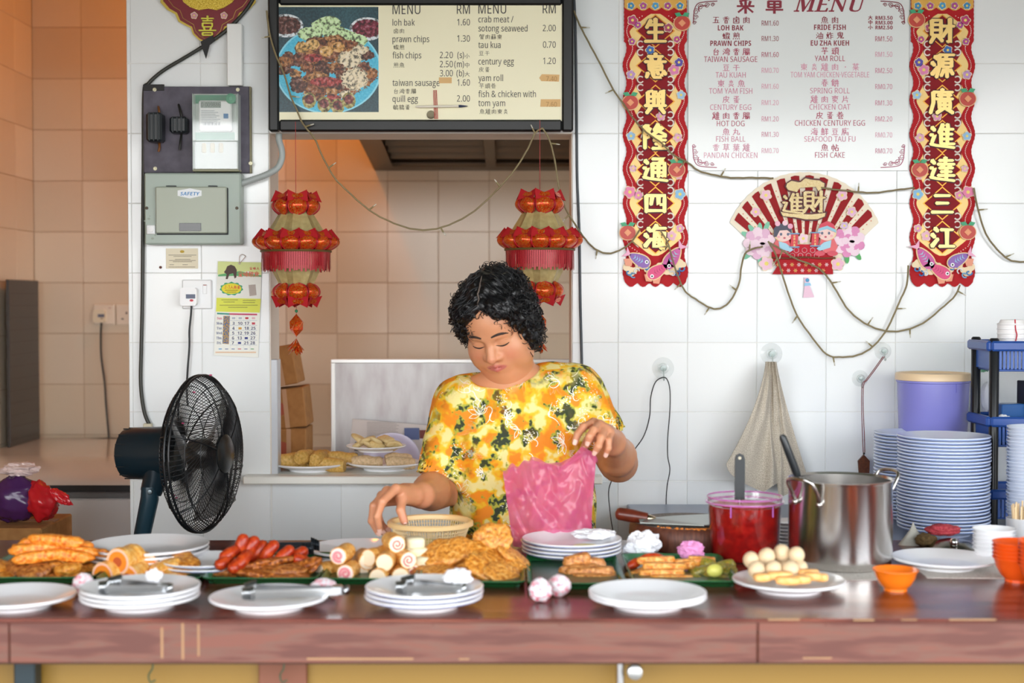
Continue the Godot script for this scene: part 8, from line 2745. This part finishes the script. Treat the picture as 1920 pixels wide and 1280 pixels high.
# ---------------------------------------------------------------- written characters as pen strokes on a 16 x 16 field (y down);
# an entry that begins with a character places that character in the box x0, y0, x1, y1
const GLYPH := {
	"日": [[4, 2, 4, 14], [4, 2, 12, 2, 12, 14], [4, 8, 12, 8], [4, 14, 12, 14]],
	"氵": [[3, 2, 5, 4], [1, 6, 3, 8], [1, 14, 5, 9]],
	"艹": [[1, 2, 15, 2], [5, 0, 5, 4], [11, 0, 11, 4]],
	"辶": [[1, 2, 3, 4], [0, 7, 3, 7, 1, 12], [0, 13, 4, 14, 16, 15.5]],
	"月": [[2, 1, 2, 11, 0, 15], [2, 1, 6, 1, 6, 15], [2, 5, 6, 5], [2, 9, 6, 9]],
	"火": [[8, 1, 7, 9, 2, 15], [8, 8, 14, 15], [3, 5, 4, 9], [13, 5, 11, 9]],
	"虫": [[3, 4, 3, 9], [3, 4, 13, 4, 13, 9], [3, 9, 13, 9], [8, 1, 8, 14], [2, 14, 14, 13], [11, 11, 14, 15]],
	"禾": [[12, 0, 4, 2], [1, 5, 15, 5], [8, 1, 8, 16], [8, 5, 2, 12], [8, 5, 14, 12]],
	"隹": [[5, 0, 1, 7], [3, 4, 3, 16], [9, 0, 10, 3], [3, 4, 15, 4], [3, 8, 14, 8], [3, 12, 14, 12], [3, 16, 16, 16], [9, 4, 9, 16]],
	"鳥": [[5, 0, 3, 2], [3, 2, 3, 10], [3, 2, 11, 2, 11, 7], [3, 4.5, 11, 4.5], [3, 7, 11, 7], [3, 10, 13, 10], [13, 10, 12, 16, 10, 15], [1, 12, 0, 15], [4, 12, 5, 14], [7, 12, 8, 14]],
	"五": [[2, 2, 14, 2], [8, 2, 6, 14], [4, 8, 12, 8, 11, 14], [1, 14, 15, 14]],
	"香": [[4, 2, 12, 1], [1, 4, 15, 4], [8, 1, 8, 8], [8, 4, 2, 8], [8, 4, 14, 8], ["日", 3, 8, 13, 16]],
	"鹵": [[8, 0, 8, 4], [8, 2, 13, 2], [2, 4, 2, 15], [2, 4, 14, 4, 14, 15], [2, 15, 14, 15], [4, 6, 12, 13], [12, 6, 4, 13], [8, 6, 8, 13]],
	"肉": [[2, 4, 2, 15], [2, 4, 14, 4, 14, 15], [8, 1, 5, 9], [7, 5, 11, 9], [8, 8, 5, 14], [7, 10, 11, 14]],
	"蝦": [["虫", 0, 1, 6, 15], [8, 1, 8, 15], [8, 1, 11, 1, 11, 5], [8, 5, 11, 5], [8, 9, 11, 9], [8, 12, 11, 12], [12, 2, 15, 2, 15, 6], [12, 6, 15, 6], [12, 9, 15, 9, 11, 15], [12, 10, 16, 15]],
	"煎": [[4, 0, 6, 2], [12, 0, 10, 2], [1, 3, 15, 3], [3, 5, 3, 11], [3, 5, 8, 5, 8, 11], [3, 7, 8, 7], [3, 9, 8, 9], [11, 5, 11, 9], [14, 4, 14, 11], [2, 13, 1, 15], [6, 13, 7, 15], [10, 13, 11, 15], [14, 13, 15, 15]],
	"台": [[7, 1, 3, 7, 13, 6], [11, 4, 14, 8], [4, 9, 4, 15], [4, 9, 12, 9, 12, 15], [4, 15, 12, 15]],
	"灣": [["氵", 0, 0, 16, 16], [11, 0, 11, 2], [7, 2, 15, 2], [8, 4, 14, 4], [8, 6, 14, 6], [7, 4, 6, 8], [15, 4, 16, 8], [8, 8, 14, 8], [7, 10, 15, 10], [7, 10, 7, 12, 15, 12], [15, 12, 14, 15, 11, 15]],
	"腸": [["月", 0, 0, 16, 16], [9, 1, 9, 6], [9, 1, 14, 1, 14, 6], [9, 3.5, 14, 3.5], [9, 6, 14, 6], [7, 8, 15, 8], [9, 8, 7, 12], [9, 10, 15, 10, 14, 15], [11, 10, 8, 15], [13, 10, 10, 15]],
	"豆": [[2, 2, 14, 2], [4, 5, 4, 9], [4, 5, 12, 5, 12, 9], [4, 9, 12, 9], [5, 11, 6, 14], [11, 11, 10, 14], [1, 15, 15, 15]],
	"干": [[3, 3, 13, 3], [1, 8, 15, 8], [8, 3, 8, 15]],
	"東": [[1, 3, 15, 3], [8, 0, 8, 15], [3, 5, 3, 10], [3, 5, 13, 5, 13, 10], [3, 7.5, 13, 7.5], [3, 10, 13, 10], [8, 10, 2, 15], [8, 10, 14, 15]],
	"炎": [["火", 3, 0, 13, 8], ["火", 1, 7, 15, 16]],
	"魚": [[7, 0, 3, 4], [6, 2, 11, 2, 9, 4], [3, 4, 3, 11], [3, 4, 13, 4, 13, 11], [3, 7.5, 13, 7.5], [8, 4, 8, 11], [3, 11, 13, 11], [2, 13, 1, 15], [6, 13, 7, 15], [10, 13, 11, 15], [14, 13, 15, 15]],
	"皮": [[3, 3, 3, 9, 1, 15], [3, 3, 14, 3, 13, 6], [8, 0, 8, 8], [4, 8, 13, 8, 5, 15], [6, 9, 15, 15]],
	"蛋": [[3, 1, 13, 1, 11, 3], [8, 1, 8, 6], [8, 4, 12, 4], [4, 4, 3, 7], [4, 6, 15, 7], ["虫", 2, 7, 14, 16]],
	"雞": [[6, 0, 1, 2], [1, 3, 2, 5], [4, 3, 4, 5], [7, 3, 6, 5], [4, 5, 2, 7, 6, 7, 3, 9, 7, 9], [0, 11, 8, 11], [4, 9, 0, 16], [4, 11, 8, 16], ["隹", 8, 0, 16, 16]],
	"丸": [[6, 1, 6, 8, 1, 15], [2, 5, 11, 5, 11, 14, 15, 14, 15, 11], [3, 8, 8, 11]],
	"草": [["艹", 0, 0, 16, 16], [4, 5, 4, 10], [4, 5, 12, 5, 12, 10], [4, 7.5, 12, 7.5], [4, 10, 12, 10], [1, 12, 15, 12], [8, 10, 8, 16]],
	"葉": [["艹", 0, 0, 16, 16], [1, 6, 15, 6], [4, 4, 4, 9, 12, 9], [8, 4, 8, 9], [12, 4, 12, 9], [1, 11, 15, 11], [8, 9, 8, 16], [8, 11, 2, 16], [8, 11, 14, 16]],
	"油": [["氵", 0, 0, 16, 16], [7, 5, 7, 15], [7, 5, 15, 5, 15, 15], [7, 10, 15, 10], [7, 15, 15, 15], [11, 1, 11, 15]],
	"炸": [["火", 0, 0, 7, 16], [9, 1, 7, 6], [8, 4, 15, 4], [10, 4, 10, 16], [10, 8, 15, 8], [10, 12, 15, 12]],
	"鬼": [[8, 0, 6, 2], [3, 2, 3, 8], [3, 2, 13, 2, 13, 8], [3, 5, 13, 5], [8, 2, 8, 8], [3, 8, 13, 8], [6, 8, 5, 12, 1, 15], [9, 8, 9, 14, 15, 14, 15, 12], [12, 9, 10, 12, 13, 12]],
	"芋": [["艹", 0, 0, 16, 16], [3, 6, 13, 6], [1, 9, 15, 9], [8, 6, 8, 15, 6, 14]],
	"頭": [["豆", 0, 1, 8, 15], [8, 1, 16, 1], [12, 1, 11, 3], [9, 3, 9, 12], [9, 3, 15, 3, 15, 12], [9, 6, 15, 6], [9, 9, 15, 9], [9, 12, 15, 12], [10, 12, 8, 16], [13, 12, 16, 16]],
	"菜": [["艹", 0, 0, 16, 16], [12, 4, 3, 6], [4, 7, 5, 9], [8, 6, 8, 9], [12, 6, 11, 9], [1, 10, 15, 10], [8, 9, 8, 16], [8, 10, 2, 15], [8, 10, 14, 15]],
	"單": [[2, 1, 2, 4], [2, 1, 6, 1, 6, 4], [2, 4, 6, 4], [10, 1, 10, 4], [10, 1, 14, 1, 14, 4], [10, 4, 14, 4], [3, 6, 3, 11], [3, 6, 13, 6, 13, 11], [3, 8.5, 13, 8.5], [3, 11, 13, 11], [1, 13, 15, 13], [8, 6, 8, 16]],
	"春": [[3, 1, 13, 1], [4, 3.5, 12, 3.5], [1, 6, 15, 6], [8, 0, 7, 6, 1, 11], [9, 6, 15, 11], ["日", 3, 8, 13, 16]],
	"餅": [[4, 0, 0, 5], [4, 0, 8, 4], [4, 3, 4, 5], [2, 5, 2, 14], [2, 5, 6, 5, 6, 10], [2, 7.5, 6, 7.5], [2, 10, 6, 10], [2, 14, 5, 12], [5, 11, 7, 15], [10, 1, 11, 3], [14, 1, 13, 3], [8, 5, 16, 5], [8, 9, 16, 9], [10, 3, 10, 10, 8, 16], [14, 3, 14, 16]],
	"麥": [[1, 2, 15, 2], [8, 0, 8, 8], [4, 3, 3, 6], [7, 4, 2, 8], [12, 3, 13, 6], [9, 4, 14, 8], [6, 8, 3, 12], [5, 10, 12, 10, 3, 16], [6, 11, 14, 16]],
	"片": [[4, 1, 4, 9, 1, 15], [10, 1, 10, 6], [4, 6, 14, 6], [4, 10, 12, 10, 12, 15]],
	"卷": [[5, 0, 6, 2], [11, 0, 10, 2], [3, 3, 13, 3], [1, 6, 15, 6], [8, 2, 6, 6, 1, 10], [10, 6, 15, 10], [5, 9, 11, 9, 11, 12], [5, 9, 5, 15, 13, 15, 13, 13], [5, 12, 11, 12]],
	"海": [["氵", 0, 0, 16, 16], [9, 0, 6, 4], [8, 2, 15, 2], [8, 5, 7, 14, 15, 14], [8, 5, 14, 5, 13, 16, 11, 15], [5, 9.5, 16, 9.5], [10, 6, 11, 8], [10, 11, 11, 13]],
	"鮮": [["魚", 0, 0, 8, 16], [10, 1, 11, 3], [14, 1, 13, 3], [9, 4, 16, 4], [9, 8, 15, 8], [8, 12, 16, 12], [12, 4, 12, 16]],
	"腐": [[8, 0, 8, 2], [2, 2, 15, 2], [2, 2, 2, 10, 0, 16], [5, 4, 3, 8], [4, 6, 4, 10], [6, 6, 10, 6], [8, 4, 8, 9], [5, 10, 14, 10, 14, 16], [5, 10, 5, 16], [9, 9, 7, 12], [9, 12, 11, 14]],
	"帖": [[1, 5, 1, 12], [1, 5, 7, 5, 7, 12], [4, 1, 4, 16], [11, 1, 11, 9], [11, 4, 15, 4], [9, 9, 9, 15], [9, 9, 15, 9, 15, 15], [9, 15, 15, 15]],
	"大": [[1, 6, 15, 6], [8, 1, 7, 8, 1, 15], [8, 7, 15, 15]],
	"中": [[2, 4, 2, 10], [2, 4, 14, 4, 14, 10], [2, 10, 14, 10], [8, 0, 8, 16]],
	"小": [[8, 1, 8, 15, 6, 14], [4, 6, 1, 11], [12, 6, 15, 11]],
	"鵪": [[0, 3, 8, 3], [4, 0, 3, 4, 0, 8], [4, 3, 8, 8], [1, 8, 1, 13], [1, 8, 7, 8, 7, 13], [1, 10.5, 7, 10.5], [1, 13, 7, 13], [4, 6, 4, 15, 8, 15], ["鳥", 8, 0, 17, 16]],
	"鶉": [[4, 0, 4, 2], [0, 2, 8, 2], [2, 4, 2, 7], [2, 4, 6, 4, 6, 7], [2, 7, 6, 7], [1, 9, 7, 9, 5, 11], [4, 11, 4, 16, 3, 15], [0, 12, 8, 12], ["鳥", 8, 0, 17, 16]],
	"蟹": [[4, 0, 1, 3], [3, 1, 6, 1, 5, 3], [2, 3, 1, 8], [2, 3, 7, 3, 7, 8], [2, 5.5, 7, 5.5], [9, 1, 15, 1, 14, 4, 12, 4], [11, 1, 9, 5], [9, 6, 15, 6], [12, 5, 12, 8], ["虫", 2, 7, 14, 16]],
	"蘇": [["艹", 0, 0, 16, 16], ["魚", 0, 5, 8, 16], ["禾", 8, 5, 16, 16]],
	"生": [[5, 1, 2, 6], [4, 4, 13, 4], [3, 9, 13, 9], [1, 15, 15, 15], [8, 0, 8, 15]],
	"意": [[8, 0, 8, 2], [3, 2, 13, 2], [5, 3, 6, 5], [11, 3, 10, 5], [1, 5.5, 15, 5.5], [4, 7, 4, 11], [4, 7, 12, 7, 12, 11], [4, 9, 12, 9], [4, 11, 12, 11], [3, 13, 2, 16], [6, 12, 7, 16, 12, 16, 12, 14], [9, 12, 10, 14], [13, 12, 15, 14]],
	"興": [[3, 2, 3, 10], [3, 2, 6, 1], [3, 5, 6, 5], [3, 8, 6, 8], [7, 2, 7, 10], [7, 2, 10, 2, 10, 10], [7, 5, 10, 5], [11, 2, 14, 1], [13, 2, 13, 10], [11, 5, 13, 5], [11, 8, 13, 8], [1, 11, 15, 11], [5, 12, 2, 16], [11, 12, 14, 16]],
	"隆": [[1, 1, 1, 16], [1, 1, 5, 1, 3, 5, 5, 8, 2, 9], [10, 0, 7, 4], [9, 2, 13, 2, 6, 7], [9, 4, 15, 7], [7, 8, 15, 8], [9, 8, 7, 11], [8, 10.5, 15, 10.5], [8, 13, 14, 13], [6, 16, 16, 16], [11, 8, 11, 16]],
	"通": [["辶", 0, 0, 16, 16], [6, 1, 14, 1, 10, 4], [6, 4, 6, 13], [6, 4, 14, 4, 14, 13, 12, 12], [6, 7, 14, 7], [6, 10, 14, 10], [10, 4, 10, 13]],
	"四": [[2, 3, 2, 14], [2, 3, 14, 3, 14, 14], [2, 13, 14, 13], [6, 3, 5, 9], [10, 3, 10, 9, 13, 9]],
	"財": [[1, 1, 1, 11], [1, 1, 7, 1, 7, 11], [1, 4, 7, 4], [1, 7.5, 7, 7.5], [1, 11, 7, 11], [3, 11, 0, 16], [5, 11, 8, 15], [8, 5, 16, 5], [13, 0, 13, 16, 11, 15], [13, 5, 8, 12]],
	"源": [["氵", 0, 0, 16, 16], [6, 1, 16, 1], [6, 1, 6, 9, 4, 16], [11, 1, 10, 3], [8, 4, 8, 9], [8, 4, 14, 4, 14, 9], [8, 6.5, 14, 6.5], [8, 9, 14, 9], [11, 9, 11, 16], [9, 11, 7, 15], [13, 11, 15, 14]],
	"廣": [[8, 0, 8, 2], [2, 2, 15, 2], [2, 2, 2, 9, 0, 16], [5, 4, 14, 4], [7, 3, 7, 6], [12, 3, 12, 6], [4, 6.5, 15, 6.5], [6, 8, 6, 13], [6, 8, 13, 8, 13, 13], [9.5, 6.5, 9.5, 13], [6, 10.5, 13, 10.5], [6, 13, 13, 13], [8, 13, 4, 16], [11, 13, 15, 16]],
	"進": [["辶", 0, 0, 16, 16], ["隹", 5, 0, 16, 13]],
	"達": [["辶", 0, 0, 16, 16], [10, 0, 10, 4], [6, 2, 15, 2], [5, 4.5, 16, 4.5], [8, 5, 9, 7], [13, 5, 12, 7], [6, 7, 15, 7], [7, 9.5, 14, 9.5], [5, 12, 16, 12], [10.5, 7, 10.5, 14]],
	"三": [[3, 3, 13, 3], [4, 8, 12, 8], [1, 14, 15, 14]],
	"江": [["氵", 0, 0, 16, 16], [7, 3, 15, 3], [11, 3, 11, 14], [6, 14, 16, 14]],
	"喜": [[3, 2, 13, 2], [8, 0, 8, 4], [4, 4, 12, 4], [4, 6, 12, 6], [4, 6, 4, 9, 12, 9, 12, 6], [5, 10, 6, 12], [11, 10, 10, 12], [1, 12, 15, 12], [4, 14, 12, 14], [4, 14, 4, 16, 12, 16, 12, 14]],
	"金": [[8, 0, 1, 6], [8, 0, 15, 6], [4, 7, 12, 7], [3, 10, 13, 10], [8, 7, 8, 15], [5, 11, 6, 13], [11, 11, 10, 13], [1, 15, 15, 15]],
	"味": [[1, 4, 1, 11], [1, 4, 5, 4, 5, 11], [1, 11, 5, 11], [8, 3, 14, 3], [6, 7, 16, 7], [11, 0, 11, 16], [11, 7, 6, 14], [11, 7, 16, 14]],
	"飲": [[4, 0, 0, 5], [4, 0, 8, 4], [2, 5, 2, 14], [2, 5, 6, 5, 6, 10], [2, 7.5, 6, 7.5], [2, 10, 6, 10], [2, 14, 6, 12], [11, 0, 8, 6], [10, 3, 15, 3, 14, 6], [12, 5, 11, 10, 7, 16], [12, 8, 16, 16]],
	"食": [[8, 0, 1, 5], [8, 0, 15, 5], [8, 3, 8, 5], [4, 5, 4, 15], [4, 5, 12, 5, 12, 10], [4, 7.5, 12, 7.5], [4, 10, 12, 10], [4, 15, 7, 13], [8, 10, 14, 15]],
	"人": [[8, 1, 6, 9, 1, 15], [8, 7, 15, 15]],
	"·": [[7, 8, 9, 8], [8, 7, 8, 9]],
}

func strokes_of(ch: String) -> Array:
	var out := []
	if not GLYPH.has(ch): return out
	for s in GLYPH[ch]:
		if s[0] is String:
			for t in strokes_of(s[0]):
				var pl := PackedVector2Array()
				for p in t:
					pl.append(Vector2(lerpf(s[1], s[3], p.x / 16.0), lerpf(s[2], s[4], p.y / 16.0)))
				out.append(pl)
		else:
			var pl := PackedVector2Array()
			for k in range(0, s.size(), 2):
				pl.append(Vector2(s[k], s[k + 1]))
			out.append(pl)
	return out

# thin printed characters, centred on x, y (pixels) with a side of size pixels
func glyphs(s: String, x: float, y: float, d: float, size: float, gap: float, pen: float, m: Material, parent: Node3D, lean := 0.0) -> void:
	var b := Bd.new()
	b.group(-1)
	var n := s.length()
	var lift := 0.0
	for i in n:
		var cx := x + (i - (n - 1) / 2.0) * (size + gap)
		for pl in strokes_of(s[i]):
			for k in pl.size() - 1:
				var a: Vector2 = pl[k]
				var c: Vector2 = pl[k + 1]
				var dir := (c - a).normalized()
				var w := pen * (1.0 if absf(dir.x) < absf(dir.y) else 0.72)
				var side := Vector2(-dir.y, dir.x) * w / size * 16.0 / 2.0
				a -= dir * 0.35
				c += dir * 0.35
				lift += 0.00002
				var q := []
				for e in [a + side, c + side, c - side, a - side]:
					q.append(P(cx + (e.x - 8.0 - lean * (e.y - 8.0)) / 16.0 * size, y + (e.y - 8.0) / 16.0 * size, d - lift))
				b.face(q, q[0] + Vector3(0, 0, -1))
	wpart(b, "characters", m, parent)

# a raised brush-written character: union of swollen strokes, thick sheets one upon the other
func brush_char(ch: String, x: float, y: float, d: float, size: float, pen: float, thick: float, grow := 0.0) -> Bd:
	var b := Bd.new()
	var lift := 0.0
	for pl in strokes_of(ch):
		lift += 0.00015
		# a brush line of many short pieces, wider where the brush lands
		var pts := PackedVector2Array()
		for k in pl.size() - 1:
			for j in 4:
				pts.append(pl[k].lerp(pl[k + 1], j / 4.0))
		pts.append(pl[pl.size() - 1])
		var left := PackedVector2Array()
		var right := PackedVector2Array()
		var n := pts.size()
		for k in n:
			var dir: Vector2 = (pts[mini(k + 1, n - 1)] - pts[maxi(k - 1, 0)]).normalized()
			var t := float(k) / (n - 1)
			var flat := 0.7 if absf(dir.x) > absf(dir.y) * 1.5 else 1.0
			var w := pen * flat * (1.18 - 0.5 * t + 0.25 * t * t) + grow
			var sd := Vector2(-dir.y, dir.x) * w / 2.0
			left.append(pts[k] + sd)
			right.append(pts[k] - sd)
		var cap := func(p: Vector2) -> Vector2:
			var q := P(x + (p.x - 8.0) / 16.0 * size, y + (p.y - 8.0) / 16.0 * size, d)
			return Vector2(q.x, q.y)
		b.group(-1)
		for k in n - 1:
			var q := PackedVector2Array([cap.call(left[k]), cap.call(left[k + 1]), cap.call(right[k + 1]), cap.call(right[k])])
			if k == 0:
				q = PackedVector2Array([cap.call(left[0]), cap.call(left[1]), cap.call(right[1]), cap.call(right[0]), cap.call(pts[0] - (pts[1] - pts[0]).normalized() * (pen * 0.35 + grow / 2))])
			if k == n - 2:
				q = PackedVector2Array([cap.call(left[k]), cap.call(left[k + 1]), cap.call(pts[n - 1] + (pts[n - 1] - pts[n - 2]).normalized() * (pen * 0.3 + grow / 2)), cap.call(right[k + 1]), cap.call(right[k])])
			b.plate(q, thick, Transform3D(Basis(), Vector3(0, 0, -d + lift + 0.00002 * k)))
	return b


func _ready() -> void:
	rng.seed = 1
	set_up()
	build_setting()
	build_counter()
	build_ledge()
	build_behind()
	build_light_box()
	build_wall_menu()
	build_scroll(1229, "生意興隆通四海", "red new year paper scroll with gold characters between the hatch and wall menu", [[1279, 43], [1182, 192], [1269, 318], [1177, 436]], 1.0)
	build_scroll(1767, "財源廣進達三江", "red new year paper scroll with gold characters beyond the wall menu near the rack", [[1719, 37], [1815, 185], [1725, 318], [1815, 435]], -1.0)
	build_fan_sign()
	build_electrics()
	build_lantern(556, 357, 228, "red packet paper lantern with fringe hanging before the calendar side of the hatch")
	build_lantern(1012, 354, 225, "red packet paper lantern with fringe hanging behind the woman's head")
	build_string_lights()
	build_hangings()
	build_fan()
	build_counter_things()
	build_bag()
	build_person()
